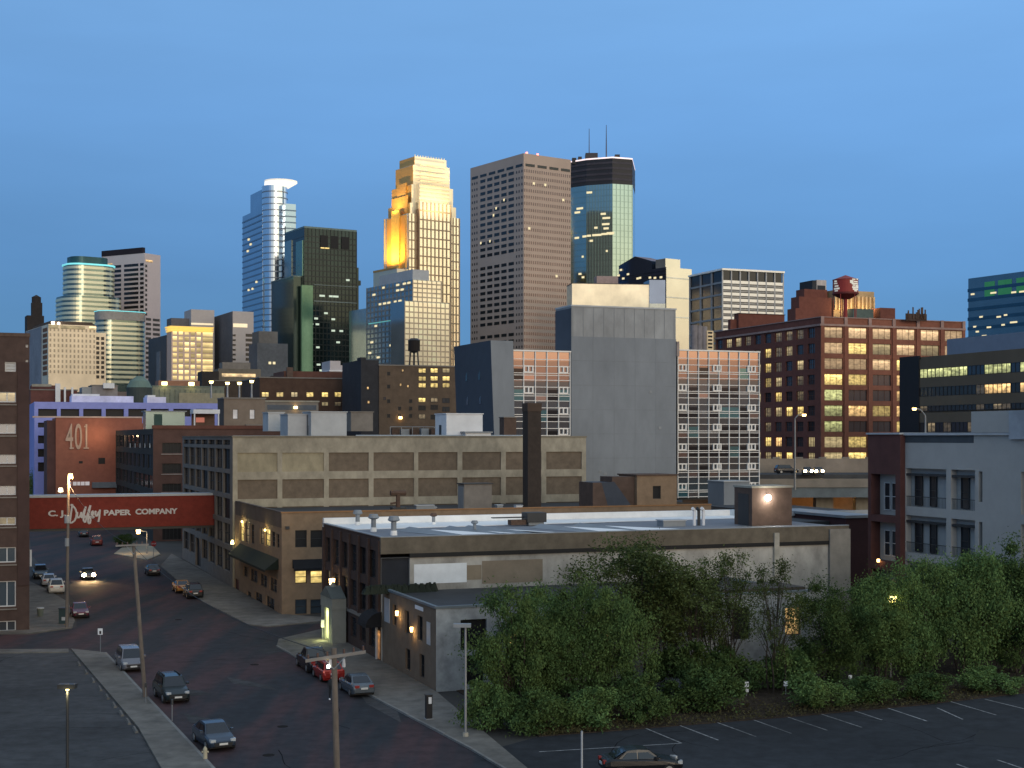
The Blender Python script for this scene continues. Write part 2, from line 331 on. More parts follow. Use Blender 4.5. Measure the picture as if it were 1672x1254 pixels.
wall(mb, (x0,60), LEFT, 60, 0, top); wall(mb, (0,0), math.pi/2, 60, 0, top); mb.face([(x0,0,top-.6),(0,0,top-.6),(0,60,top-.6),(x0,60,top-.6)])
part('wall', mb, brick_dk, t)
mb = MB(); mb.box(x0,.06,-.06,.3,top,top+.35); mb.box(-.3,.06,.3,60,top,top+.35); part('parapet_coping', mb, brick_br, t)
mb = MB(); mb.box(f.wx(29), 0, -.16, 0, 4.5, top-2.5); part('corner_pier', mb, M('darker brown brick', (.060,.036,.032), .9), t)  # corner strip in a darker brown than the wall
for y in (660,711,760,811,860,921,993): box('window_sill', t, conc_g, f.wx(-4), f.wx(27.5), -.12, 0, Z(y+2), Z(y))
box('downpipe', t, lgrey, .05, .22, .1, .3, f.z(925), f.z(898))

# ================================================================== skybridge with its lettering
f = Fr(350, 194); z0 = f.z(857.5); z1 = f.z(808.5); xl = f.wx(47)
t = f.thing('skybridge', 'dark red skybridge with white company lettering spanning the street', 'footbridge')
red = M('red skybridge boards', (.20,.032,.022), .75, var=.22, scale=1.6, streak=-.2)
mb = MB(); mb.box(xl, .3, 0, 3.2, z0, z1)
for k in range(14): mb.box(xl, .3, -.025, 0, z0+.05+k*(z1-z0)/14, z0+(k+.8)*(z1-z0)/14)
part('bridge_body', mb, red, t)
mb = MB(); mb.box(xl, .4, -.18, 3.4, z1, z1+.28); part('roof_edge', mb, lgrey, t)
mb = MB(); mb.box(xl, .3, .2, 3, z0-.35, z0); part('floor_beam', mb, dark, t)
sgn = M('white sign paint', (.60,.57,.56), .7, var=.15, scale=3)
zc = lambda y, px: f.z(y, f.wx(px))
text(t, 'C. J.', 1.0, (f.wx(78.5), -.07, zc(842.5,85)), 0, sgn, 1.35, .04)
text(t, 'PAPER', .98, (f.wx(169), -.07, zc(841,185)), 0, sgn, 1.27, .042)
text(t, 'COMPANY', .98, (f.wx(221), -.07, zc(839,250)), 0, sgn, 1.15, .042)
# the script name: brush strokes as ribbons (pixel columns and rows read off the sign)
strokes = [[(115,824),(119,826),(123,831),(125,838),(124,845),(121,851),(116,854),(113,852),(115,848)], [(118,823),(116,836),(114.5,848)],
 [(126,836),(126,843),(128,846),(131,842),(132.5,836),(132.5,845)], [(133,846),(138,832),(140,827),(137,840),(136,850),(139,853),(141,846),(138,842)],
 [(141,846),(145.5,830),(147.5,825),(144.5,840),(143.5,853),(146.5,855),(148,848),(145,843)], [(148,844),(152,840),(152.5,835),(150,835),(149,841),(151,846),(154,843)],
 [(156,834),(155.5,841),(158,843),(161.5,835)], [(163,832),(162,844),(160.5,852)]]
for s in strokes:
    mb = MB()
    P = [Vector((f.wx(x), -.09, zc(y, x))) for x, y in s]
    for a, b in zip(P, P[1:]):
        mb.tube(a, b, .13, .13, 6)
    o = part('script_lettering', mb, sgn, t); o.scale = (1,.35,1); o.location = (0,-.055,0)

# ================================================================== concrete-frame warehouse (skybridge lands on it)
f = Fr(380, 179); D = f.dy(298); Wd = f.wx(957); top = f.z(713)
t = f.thing('concrete_frame_warehouse', 'long concrete framed warehouse with brown infill panels and rooftop boxes', 'building')
mb = MB(); wins = []
for (za, zb) in ((18.1,18.75),(14.95,17.6),(11.75,14.4),(8.5,11.15),(5.2,7.9),(1.7,4.5)):
    for k in range(7):
        u = 1.4+k*(D-2.6)/7; w_ = (D-2.6)/7-.95
        if k == 2 and za < 2: wins.append((u,u+w_,.1,4.3,pane_k,1,1)); continue
        wins.append((u, u+w_, za, zb, pane if rng.random()<.8 else pane_k, 2, 2))
facade(t, mb, (0,D), LEFT, D, 0, top, wins, fr_dk, .4)
wall(mb, (Wd,0), math.pi/2, D, 0, top); mb.face([(0,0,top-.9),(Wd,0,top-.9),(Wd,D,top-.9),(0,D,top-.9)])
part('street_wall', mb, conc_g, t)
rows = [(fpt, 739, 770), (fpt, 783, 815)]
px = [(388,453),(461,529),(537,602),(610,676),(683,747),(755,818),(826,884),(892,950)]
zt = lambda y: f.z(y, f.wx(535))
pan = []
for i, (a, b) in enumerate(px):
    for r_, (y0, y1) in enumerate(((739,769.5),(782,813))): pan.append((f.wx(a), f.wx(b), zt(y1), zt(y0), i, r_))
    pan.append((f.wx(a), f.wx(b), zt(858), zt(826), i, 2))
mb = MB(); wall(mb, (0,0), 0, Wd, 0, top-.1, [p[:4] for p in pan], .18); part('front_frame', mb, M('cream concrete frame', (.315,.285,.225), .9, var=.3, scale=.8, streak=.4), t)
infl = M('brown infill panel', (.15,.118,.088), .9, var=.25, scale=1.2); infl_p = M('cream painted panel', (.30,.265,.185), .9, var=.25, scale=1, streak=.5)
for a, b, c, d, i, r_ in pan: box('infill_panel', t, infl_p if (i < 2 and r_ == 0) else infl, a-.02, b+.02, .17, .3, c-.02, d+.02)
mb = MB(); mb.box(-.1, Wd+.1, -.1, .35, top-.1, top+.12); mb.box(-.1,.3,.35,D,top,top+.12); part('parapet_coping', mb, M('stained coping', (.20,.18,.14), .9), t)
mb = MB(); mb.box(.4, Wd*.24, 2.2, 2.5, top-.9, top+.15); mb.box(Wd*.34, Wd*.82, 2.2, 2.5, top-.9, top+.25); part('metal_upstand', mb, M('pale blue sheet metal', (.35,.42,.50), .6, var=.12), t)
def roofbox(name, label, cat, px0, px1, y0, y1, Yd, mat, dep=3, cap=True, group=None, d2=None):
    g_ = Fr(px0, Yd); tt = g_.thing(name, label, cat, group); w_ = g_.wx(px1); zb = g_.z(y1); za = g_.z(y0)
    box('box_wall', tt, mat, 0, w_, 0, dep, zb, za)
    if cap: box('cap', tt, d2 or mat, -.12, w_+.12, -.12, dep+.12, za, za+.12)
    return tt, g_, w_, zb, za
tt,g_,w_,zb,za = roofbox('lift_overrun', 'narrow pale grey rooftop box left of the widest one', 'rooftop box', 470, 501, 677, 723, 190, lgrey, 5); box('door', tt, dark, w_+.01, w_+.06, 1, 2, zb, zb+2.1)
tt,g_,w_,zb,za = roofbox('stair_penthouse', 'widest pale grey rooftop box on the concrete warehouse', 'rooftop box', 508, 566, 673, 724, 189, lgrey, 5); box('side_louvre', tt, greym, -.05, 0, 1.2, 3, zb+.5, zb+2.4)
roofbox('rear_plant_box', 'grey rooftop box set back right of the widest one', 'rooftop box', 573, 609, 673, 704, 200, conc_g, 4)
roofbox('low_plant_box', 'low grey rooftop box left of the narrow one', 'rooftop box', 438, 464, 674, 704, 200, lgrey, 4)
tt,g_,w_,zb,za = roofbox('white_penthouse', 'bright white rooftop penthouse near the brick chimney', 'rooftop box', 729, 788, 676, 720, 192, white, 5)
box('doorway', tt, dark, -.03, 0, 2.2, 3.2, zb, zb+2.2); box('porch', tt, white, w_*.42, w_*1.12, -1.6, -.01, zb, g_.z(707)); box('porch_roof', tt, greym, w_*.38, w_*1.16, -1.8, .0, g_.z(707), g_.z(704.5))
for k in range(6):
    g_ = Fr(640+k*16, 208); tt = g_.thing('air_conditioner', 'small grey condenser in the row behind the warehouse parapet', 'air conditioner', 'condensers along the warehouse roof')
    zb = g_.z(712); za = g_.z(699+rng.random()*2); box('casing', tt, greym if k%2 else rust, 0, 1.15, 0, 1, zb, za); box('fan_grille', tt, dark, .2, .95, .2, .8, za, za+.08)
f2 = Fr(636, 207); t2 = f2.thing('pipe_rail', 'thin grey pipe rail running above the rooftop condensers', 'railing'); mb = MB(); zz = f2.z(697)
mb.tube((0,-.4,zz),(8.6,-.4,zz),.06)
for k in range(6): mb.tube((k*1.7,-.4,zz-1.3),(k*1.7,-.4,zz),.05)
part('rail', mb, steel, t2)

# ================================================================== tan brick corner building
f = Fr(460, 150.7); D = 28.2; Wd = 52.; top = f.z(838)
t = f.thing('tan_brick_building', 'tan brick corner building with arched uplit windows and dark awnings', 'building')
mb = MB(); wins = []
Zl = lambda px, y: f.z(y, 0, f.dy(px))
uu = lambda px: D-f.dy(px)
for a, b, y0, y1, pn in ((391,398,850,884,lit_y),(400,407,852,886,lit_d),(409,415,856,888,pane),(424,431,862,889,lit_d),(432,441,863,892,lit_y),(443,449,868,893,pane),(451,456,872,895,pane)):
    wins.append((uu(a), uu(b), Zl((a+b)/2,y1), Zl((a+b)/2,y0), pn, 1, 3))
for a, b, y0, y1 in ((397,404,925,942),(408,420,930,950),(424,436,938,958),(440,452,944,966),(403,410,966,983),(416,428,968,990),(434,448,975,999)):
    wins.append((uu(a), uu(b), Zl((a+b)/2,y1), Zl((a+b)/2,y0), pane, 2, 2))
wins.append((uu(383), uu(390), Zl(386,972), Zl(386,945), M('dark red door', (.12,.025,.02), .6), 1, 1))
facade(t, mb, (0,D), LEFT, D, 0, top, wins, fr_dk, .3)
wf = []
for a, b in ((482,501),(507,527)):
    for y0, y1, pn in ((866,894,pane_k),(932,953,lit_y),(979,1003,pane_b)): wf.append((f.wx(a), f.wx(b), f.z(y1,f.wx(a)), f.z(y0,f.wx(a)), pn, 1, 2))
for k in range(8):
    x = f.wx(545)+k*4.8
    for a in (0, 1.7):
        for za, zb in ((1,2.9),(4.1,5.7),(7.5,9.3)): wf.append((x+a, x+a+1.35, za, zb, pane, 1, 2))
facade(t, mb, (0,0), 0, Wd, 0, top, wf, fr_dk, .3)
wall(mb, (Wd,0), math.pi/2, D, 0, top)
part('wall', mb, brick_tan, t)
box('flat_roof', t, roof_dk, .35, Wd-.3, .35, D-.02, top-.9, top-.8)
mb = MB(); mb.box(-.08, Wd, -.08, .34, top, top+.14); part('front_coping', mb, M('orange brick coping', (.30,.16,.075), .9), t)
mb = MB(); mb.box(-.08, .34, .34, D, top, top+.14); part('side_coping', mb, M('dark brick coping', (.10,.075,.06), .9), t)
box('gable_band', t, M('grey brown brick', (.12,.09,.07), .9), -.04, 0, 0, D, f.z(862), top-.02)
def awning(fr, t, org, ang, u0, u1, z1, drop, out, mat, bays=1):
    for k in range(bays):
        a = u0+(u1-u0)*k/bays+.03; b = u0+(u1-u0)*(k+1)/bays-.03; mb = MB()
        P = [fpt(org,ang,a,z1), fpt(org,ang,b,z1), fpt(org,ang,b,z1-drop,out), fpt(org,ang,a,z1-drop,out)]
        mb.face(P); mb.face([fpt(org,ang,a,z1), fpt(org,ang,a,z1-drop,out), fpt(org,ang,a,z1-drop)]); mb.face([fpt(org,ang,b,z1), fpt(org,ang,b,z1-drop), fpt(org,ang,b,z1-drop,out)])
        mb.face([P[3], P[2], fpt(org,ang,b,z1-drop-.25,out), fpt(org,ang,a,z1-drop-.25,out)])
        part('awning', mb, mat, t)
awn_g = M('dark green canvas', (.012,.019,.014), .9, var=.2); awn_k = M('black canvas', (.012,.013,.016), .9, var=.2)
awning(f, t, (0,D), LEFT, uu(392), uu(455), 5.95, 1.2, 1.5, awn_g, 3)
awning(f, t, (0,0), 0, f.wx(477), f.wx(532), f.z(914,1), .9, .9, awn_k, 1)
box('alarm_box', t, dark, f.wx(466), f.wx(472), -.25, 0, f.z(864), f.z(859.5))
for px_, py in ((398,853),(436,867)):
    u = uu(px_); p = fpt((0,D), LEFT, u, Zl(px_,py)+.1, .22); box('wall_lamp', t, lamp_y, p[0]-.08, p[0]+.08, p[1]-.12, p[1]+.12, p[2]-.1, p[2]+.12)
    lamp_light('wall_lamp_light', t, (p[0]-.3,p[1],p[2]-.25), (1,.80,.32), 75, .1)
u = uu(386); p = fpt((0,D), LEFT, u, Zl(386,885), .5); mb = MB(); mb.cyl(p[0],p[1],.22,p[2]-.25,p[2]+.25,8,.12); part('entrance_lamp', mb, lamp_y, t); lamp_light('entrance_light', t, (p[0]-.4,p[1],p[2]), (1,.85,.4), 60)
mb = MB(); mb.tube((0,p[1],p[2]+.3),(p[0],p[1],p[2]+.3),.04); part('lamp_bracket', mb, dark, t)
# things on its roof
zr = top-.8
g_ = Fr(758, 172); tt = g_.thing('stair_hut', 'small grey roof hut in front of the infill panels', 'roof hut'); w_ = g_.wx(803)
mb = MB(); za = g_.z(791); x1 = w_; mb.prism([(0,0),(x1,0),(x1,2.4),(0,2.4)], zr, za, 0); part('hut_wall', mb, conc_g, tt); box('hut_side', tt, greym, -.05, 0, .2, 2.2, zr, za-.3); box('hut_roof', tt, dark, -.15, x1+.15, -.15, 2.5, za, za+.12)
g_ = Fr(862, 171); tt = g_.thing('chimney', 'tall square dark brick chimney rising past the warehouse roof', 'chimney'); w_ = g_.wx(883.5)
za = g_.z(658); bc = M('soot dark brick', (.052,.040,.034), .95, var=.25, scale=2)
box('stack', tt, bc, 0, w_, 0, w_, zr, za-1.0); box('stack_top', tt, M('brown brick cap', (.075,.052,.04), .95), -.06, w_+.06, -.06, w_+.06, za-1.0, za)
g_ = Fr(823, 205); tt = g_.thing('short_chimney', 'short square brick chimney beside the tall dark one', 'chimney'); w_ = g_.wx(843); box('stack', tt, brick_br, 0, w_, 0, w_, 15, g_.z(682)); box('cap', tt, conc_g, -.1, w_+.1, -.1, w_+.1, g_.z(682), g_.z(680.5))
g_ = Fr(1040, 166); tt = g_.thing('tan_penthouse', 'tan brick roof penthouse with sloped dark lean-to', 'penthouse'); w_ = g_.wx(1105); za = g_.z(777); dp = 5.0
mb = MB(); facade(tt, mb, (0,0), 0, w_, zr, za, [(g_.wx(1066), g_.wx(1079), g_.z(815), g_.z(794), pane_k, 1, 1)], fr_dk, .3); wall(mb, (w_,0), math.pi/2, dp, zr, za); wall(mb, (0,dp), LEFT, dp, zr, za); mb.face([(0,0,za),(w_,0,za),(w_,dp,za),(0,dp,za)]); part('penthouse_wall', mb, brick_tan, tt)
box('roof_coping', tt, rust, -.15, w_+.15, -.15, dp+.15, za, za+.16)
xl = g_.wx(968); ym = 2.2
mb = MB(); mb.prism([(xl,0),(0,0),(0,ym),(xl,ym)], zr, zr, 0)
P = [(xl, g_.z(787)), (g_.wx(1002), g_.z(787)), (0, zr), (xl, zr)]
mb = MB(); mb.face([(P[0][0],0,zr),(g_.wx(996),0,zr),(g_.wx(982),0,P[0][1]),(P[0][0],0,P[0][1])]); mb.face([(P[0][0],0,zr),(P[0][0],0,P[0][1]),(P[0][0],4,P[0][1]),(P[0][0],4,zr)]); part('lean_to_wall', mb, brick_br, tt)
mb = MB(); mb.face([(g_.wx(982),.0,P[0][1]),(g_.wx(996),0,zr),(-.05,0,zr),(g_.wx(1003),0,g_.z(786))]); mb.face([(xl,0,P[0][1]),(g_.wx(1003),0,P[0][1]),(g_.wx(1003),4,P[0][1]),(xl,4,P[0][1])]); part('lean_to_slope', mb, M('blue black sheet', (.045,.055,.075), .6), tt)
mb = MB(); mb.prism([(g_.wx(1003),.6),(-.02,.6),(-.02,4),(g_.wx(1003),4)], zr, za-.1); part('lean_to_back', mb, brick_br, tt)
g_ = Fr(650, 160); tt = g_.thing('rusty_vent_stack', 'rusty T topped vent stack on the tan building roof', 'roof vent'); mb = MB(); za = g_.z(805)
mb.tube((0,0,zr),(0,0,za),.28,.25,8); mb.tube((-.9,0,za),(.9,0,za),.3,.3,8); mb.tube((.2,0,za-1),(-.9,0,za-1.2),.12); part('stack', mb, rust, tt); box('base_box', tt, dark, -.8, .8, -.6, .6, zr, zr+1.0)
for k, (px_, w_, h_, lb) in enumerate(((680,2.2,.95,'wide pale grey duct box on the tan building roof'),(706,.5,.7,'tiny grey vent right of the wide duct box'),(812,.7,.9,'small grey vent right of the grey roof hut'),(843,.8,.8,'white roof vent left of the tall dark chimney'))):
    g_ = Fr(px_, 164+k); tt = g_.thing('roof_unit', lb, 'roof vent'); box('casing', tt, greym if k != 3 else white, 0, w_, 0, .8, zr, zr+h_); box('lid', tt, lgrey, -.06, w_+.06, -.06, .86, zr+h_, zr+h_+.08)

# ================================================================== long brick building with white roof
f = Fr(622, 119.4); D = f.dy(528); Wd = f.wx(1380); top = f.z(878)
t = f.thing('long_brick_building', 'long low building with white roof, dark brick street front and patched side wall', 'building')
uu = lambda px: D-f.dy(px)
mb = MB(); wins = []
for k in range(6):
    u = 1.0+k*(D-1.6)/6; w_ = (D-1.6)/6-1.15
    for za, zb in ((6.9,9.3),(3.7,6.1),(.9,2.7)):
        wins.append((u, u+w_, za, zb, lit_d if (k == 0 and za == 3.7) else pane if k%2 else pane_k, 2, 3))
facade(t, mb, (0,D), LEFT, D, 0, top, wins, fr_dk, .35)
part('street_wall', mb, M('dark rust brick', (.062,.040,.034), .9, var=.25, scale=1.2), t)
box('stone_band', t, conc_g, -.12, 0, 0, D, 3.05, 3.35)
for k in range(7):
    u = .2+k*(D-.9)/6; box('pier', t, brick_dk, -.18, 0, D-u-.5, D-u, 3.36, top-.3)
zf = lambda y, x: f.z(y, x)
dz = top-f.z(905)
mb = MB(); Ww = f.wx(1385)
wall(mb, (0,0), 0, Ww, 0, top-dz-.35, [(0.02, f.wx(669), 6.35, top-dz-.36)], .3); wall(mb, (Ww,0), math.pi/2, D, 0, top-.2)
part('side_wall', mb, M('patchy grey plaster', (.39,.375,.345), .9, var=.5, scale=.45, streak=.5), t)
box('tarred_bay', t, M('tarred brick', (.022,.026,.036), .8), 0, f.wx(669), .28, .4, 6.2, top-dz-.3)
box('parapet_band', t, M('brown weathered brick', (.135,.115,.088), .9, var=.3, scale=.9), -.05, Ww, -.12, .3, top-dz, top)
box('cornice_shadow_line', t, M('cornice shadow', (.014,.014,.015), .7), f.wx(668), f.wx(1352), -.2, 0, top-dz-.35, top-dz)  # dark strip put in for the cornice's shadow
box('painted_patch', t, M('white painted patch', (.72,.76,.80), .85, var=.14), f.wx(676), f.wx(762), -.02, 0, f.z(953,4), f.z(921,4), 'bright white painted rectangle')
box('painted_patch', t, M('tan painted patch', (.25,.205,.15), .85), f.wx(762.3), f.wx(786), -.03, 0, f.z(948,6), f.z(924,6), 'small tan painted rectangle')
box('painted_patch', t, M('taupe painted patch', (.225,.185,.14), .85), f.wx(787), f.wx(886), -.02, 0, 6.3, f.z(916,9), 'large tan painted rectangle')
mb = MB(); mb.box(f.wx(1352), Ww+.02, -.35, 0, 0, top-.3); part('end_pilaster', mb, M('grey stone', (.24,.225,.20), .9, var=.3), t)
mb = MB(); mb.box(f.wx(1262), f.wx(1270), -.3, 0, 6, top-.5); part('drain_pilaster', mb, M('cream stone', (.38,.36,.31), .9, var=.3), t)
zr = top-.12
mb = MB(); mb.box(.3, Ww-.3, .3, D-.25, zr-.2, zr); part('roof_deck', mb, M('grey blue gravel roof', (.20,.21,.235), .85, var=.12), t)
mb = MB(); mb.box(.0, f.wx(1190,D), D-.25, D+.25, 0, top+.55); part('rear_parapet', mb, whitem, t)
mb = MB(); mb.box(f.wx(1190,D), f.wx(1222,D), D-.25, D+.25, 0, top+.55); part('rear_parapet_end', mb, M('pale blue membrane', (.42,.52,.62), .7), t)
mb = MB(); mb.prism([(.35,D-8.5),(f.wx(1190,D),D-4.6),(f.wx(1190,D),D-.27),(.35,D-.27)], zr, zr+.05); part('white_membrane', mb, whitem, t)
for k in range(9):
    p = fpt((0,0), 0, rng.uniform(2,Ww-6), zr+.008); mb = MB(); n_ = 14; rx, ry = rng.uniform(.8,2.6), rng.uniform(.8,2.2); yy_ = rng.uniform(3,D-2)
    mb.face([(p[0]+math.cos(2*math.pi*i/n_)*rx*(1+.25*math.sin(3*i)), yy_+math.sin(2*math.pi*i/n_)*ry*(1+.2*math.cos(2*i)), zr+.008) for i in range(n_)]); part('ponding_stain', mb, M('ponding stain', (.13,.135,.14), .6), t)
mb = MB(); mb.box(-.1, .3, -.1, D+.2, top, top+.08); mb.box(.3, Ww, -.15, .3, top, top+.07); part('coping', mb, greym, t)
for a in (732, 800, 832, 846, 954, 1020):     # white sloping roof crickets between the grey bays
    xa = f.wx(a, 2); mb = MB(); wq = 2.0 if a not in (832,846) else 1.1
    mb.prism([(xa+1.2,.5),(xa+wq*2.6+1.2,.5),(xa+wq*.9-1.0,9),(xa-1.4,9)], zr, zr+.09); part('white_cricket', mb, M('bright membrane wedge', (.92,.91,.90), .7, var=.06), t)
    mb = MB(); mb.face([(xa+1.15,.5,zr),(xa-1.45,9,zr),(xa-1.45,9,zr+.42),(xa+1.15,.5,zr+.12)]); mb.face([(xa+1.15,.5,zr+.12),(xa-1.45,9,zr+.42),(xa-2.6,9,zr+.02),(xa+.3,.5,zr+.02)]); part('cricket_ridge', mb, greym, t)
for (px_, py, hh, lb) in ((584,858,1.7,'farthest left mushroom vent on the white roof'),(610,868,1.8,'second mushroom vent from the left on the white roof'),(643,874,1.9,'largest mushroom vent at the near roof edge'),(708,857,1.3,'rust brown mushroom vent at the edge of white membrane'),(775,869,1.2,'mushroom vent between the sloped white roof wedges')):
    Yv = (H-zr)*F/(py-HY); p = at(px_, py, Yv); tt = thing('mushroom_vent', lb, 'roof vent', (p.x,p.y,zr), 0, 'mushroom vents on the white roof'); s = hh/1.6
    mb = MB(); mb.cyl(0,0,.26*s,0,.35*s,10,.24*s); part('base_flashing', mb, whitem, tt); mb = MB(); mb.cyl(0,0,.2*s,.35*s,1.05*s,10); part('pipe', mb, greym, tt)
    mb = MB(); mb.cyl(0,0,.28*s,1.02*s,1.12*s,12,.46*s); mb.cyl(0,0,.46*s,1.12*s,1.42*s,12,.34*s); part('hood', mb, rust if px_ == 708 else greym, tt)
p = gp(872, 858, zr); tt = thing('exhaust_fan', 'dark square exhaust fan with rusty duct on white roof', 'exhaust fan', (p.x,p.y,zr), A); box('fan_housing', tt, dark, -1, 1, -.8, .8, .35, 1.3); box('curb', tt, greym, -.8, .8, -.6, .6, .05, .35); box('duct', tt, rust, -2.6, -1.02, -.5, .4, .1, .6)
mb = MB(); mb.prism([(-4.2,.3),(-1.0,.3),(-1.0,.8),(-4.2,.8)], .75, .85); part('duct_lid', mb, dark, tt)
p = gp(1096, 859, zr); tt = thing('skylight_curb', 'low grey roof hatch near the white duct elbows', 'roof hatch', (p.x,p.y,zr), A); box('hatch_curb', tt, greym, -1.2, 1.2, -.7, .7, 0, .55); box('hatch_lid', tt, lgrey, -1.3, 1.3, -.8, .8, .55, .65)
p = gp(1141, 858, zr); tt = thing('duct_elbow', 'pair of black and white roof duct elbows', 'roof duct', (p.x,p.y,zr), A)
for k in range(3): mb = MB(); mb.tube((k*.5-.5,0,0),(k*.5-.5,0,1.5),.16,.16,8); mb.tube((k*.5-.5,0,1.5),(k*.5-.8,-.2,1.7),.16,.16,8); part('duct', mb, white if k != 1 else dark, tt)
# entrance tower, porch awning and lamps on the street front
pv = lambda px_: f.dy(px_)
yc = pv(559)
t2 = f.thing('entrance_portal', 'pale stone gabled entrance portal with a glowing vertical slot', 'portal')
ps = M('pale weathered stone', (.22,.225,.20), .9, var=.2)
mb = MB(); hh = 4.2
mb.box(-1.5, -.2, yc-2.2, yc-.75, .12, hh-1.0); mb.box(-1.5, -.2, yc+.75, yc+2.2, .12, hh-1.0); mb.box(-.55, -.2, yc-.75, yc+.75, .12, hh-1.0)
part('jamb', mb, ps, t2)
mb = MB(); mb.box(-1.55, -.2, yc-2.25, yc+2.25, hh-1.0, hh); part('lintel', mb, ps, t2)
mb = MB(); mb.face([(-1.6,yc-2.3,hh),(-1.6,yc+2.3,hh),(-1.6,yc,hh+1.0)]); mb.face([(-.2,yc-2.3,hh),(-.2,yc,hh+1.0),(-.2,yc+2.3,hh)]); mb.face([(-1.6,yc-2.3,hh),(-1.6,yc,hh+1.0),(-.2,yc,hh+1.0),(-.2,yc-2.3,hh)]); mb.face([(-1.6,yc+2.3,hh),(-.2,yc+2.3,hh),(-.2,yc,hh+1.0),(-1.6,yc,hh+1.0)]); part('gable_roof', mb, M('green grey slate', (.10,.115,.11), .8), t2)
mb = MB(); mb.cyl(-.9, yc, .35, hh+.9, hh+1.35, 8, .1); part('finial', mb, ps, t2)
box('lit_slot', t2, lit('glowing slot', (.85,.9,.35), 2.2, .5, .8), -1.35, -1.2, yc-.74, yc+.74, .3, 3.1)
lamp_light('slot_light', t2, (-2.0, yc, .7), (.85,.9,.35), 110, .2)
for k, (dx, h_) in enumerate(((1.0,5.5),)):
    y_ = yc+dx; mb = MB(); mb.cyl(-.75, y_, .22, h_-.3, h_+.25, 8, .3); part('wall_lantern', mb, lamp_o, t); lamp_light('lantern_light', t, (-1.1, y_, h_-.3), (1,.72,.3), 40)
    mb = MB(); mb.tube((0,y_,h_+.5),(-.75,y_,h_+.4),.05); part('lantern_arm', mb, dark, t)
y_ = .9
mb = MB(); n = 8
for k in range(n):
    a0 = math.pi/2*k/n; a1 = math.pi/2*(k+1)/n; r_ = 1.4
    q = lambda a_, yy: (-r_*math.sin(a_)-.02, yy, 3.0+r_*math.cos(a_)*.9)
    mb.face([q(a0,y_-1.2), q(a1,y_-1.2), q(a1,y_+1.6), q(a0,y_+1.6)]); mb.face([(-.02,y_-1.2,3.0), q(a1,y_-1.2), q(a0,y_-1.2)]); mb.face([(-.02,y_+1.6,3.0), q(a0,y_+1.6), q(a1,y_+1.6)])
part('door_awning', mb, awn_k, t)
box('lit_door', t, lit('amber doorway', (1,.42,.1), .5, 1.5), -.06, -.01, .2, .8, .2, 2.6)
box('door_post', t, lgrey, -.22, -.06, .85, 1.05, .13, 2.9)
# ---------- annex in front
f = Fr(712, 105.3); D = f.dy(625); Wd = f.wx(1322); top = f.z(994)
t = f.thing('low_annex', 'low annex with tan brick street front and peeling white side behind the trees', 'building')
mb = MB(); wins = []; uu = lambda px_: D-f.dy(px_)
for a, b, za, zb in ((641,647,3.6,5.3),(661,668,3.4,5.2),(682,690,3.3,5.2),(662,670,.5,2.2),(685,693,.5,2.3)): wins.append((uu(a), uu(b), za, zb, pane_k, 1, 2))
facade(t, mb, (0,D), LEFT, D, 0, top, wins, fr_dk, .3); part('street_wall', mb, M('brown tan brick', (.17,.125,.090), .9, var=.2, scale=1.2), t)
mb = MB(); wf = []
for px_, w_, za, zb, pn in ((752,2.1,3.0,5.3,pane_k),(758,1.6,.4,2.6,pane_k),(832,1.0,3.0,4.4,lit_y),(905,1.3,3,5,pane_k),(988,1.2,3.0,4.9,lit_w),(1045,1.4,2.9,4.9,pane_k),(1125,1.4,2.9,5,pane_k),(1196,1.6,2.6,5.2,pane_k),(1282,1.5,2.7,5.0,lit_w)):
    wf.append((f.wx(px_), f.wx(px_)+w_, za, zb, pn, 1, 2))
facade(t, mb, (0,0), 0, Wd, 0, top, wf, fr_dk, .3); wall(mb, (Wd,0), math.pi/2, D, 0, top); part('side_wall', mb, M('peeling whitewash', (.40,.41,.41), .9, var=.35, scale=.9, col2=(.27,.275,.28), big=.5), t)
box('flat_roof', t, roof_dk, .2, Wd-.2, .2, D-.35, top-.35, top-.2)
mb = MB(); mb.box(-.1, Wd, -.1, .2, top, top+.18); mb.box(-.1, .2, .2, D-.35, top, top+.18); part('metal_edge', mb, M('blue grey flashing', (.14,.17,.19), .5, .4), t)
box('rooftop_strip', t, M('brown tar roof', (.060,.050,.042), .9), f.wx(1060), Wd-.2, .3, 5, top-.2, top+.4)
mb = MB(); r_ = random.Random(3)
for k in range(170):
    x = r_.uniform(f.wx(672), f.wx(800)); mb.cyl(x, D-1.3+r_.uniform(-.4,.4), .35, top-.2, top-.2+r_.uniform(.25,.75), 5, .1)
tag(part('rooftop_ivy', mb, M('dark ivy', (.018,.024,.016), .9)), 'dark low growth along the annex roof under the white painted patch', 'ivy', kind='stuff').location = (f.O.x, f.O.y, 0); bpy.data.objects['rooftop_ivy'].rotation_euler = (0,0,A)
for px_, zz in ((653,4.75),(677,3.95)):
    y_ = f.dy(px_); mb = MB(); mb.cyl(-.25, y_, .1, zz-.15, zz+.22, 8, .14); part('wall_sconce', mb, lamp_o, t); lamp_light('sconce_light', t, (-.42, y_, zz-.3), (1,.62,.22), 26, .05)
def plate(t, ang, org, u, z, w_, h_, mat, name, label=None):
    p = fpt(org, ang, u, z, .03); mb = MB(); mb.box(0, w_, 0, .03, 0, h_); return part(name, mb, mat, t, p, ang, label)
plate(t, LEFT, (0,D), uu(678), 5.65, 2.1, .3, white, 'name_sign'); plate(t, LEFT, (0,D), uu(697), 3.3, .9, 1.7, lgrey, 'notice_board'); plate(t, LEFT, (0,D), uu(628), 3.6, 1.6, 2.0, lgrey, 'faded_mural')
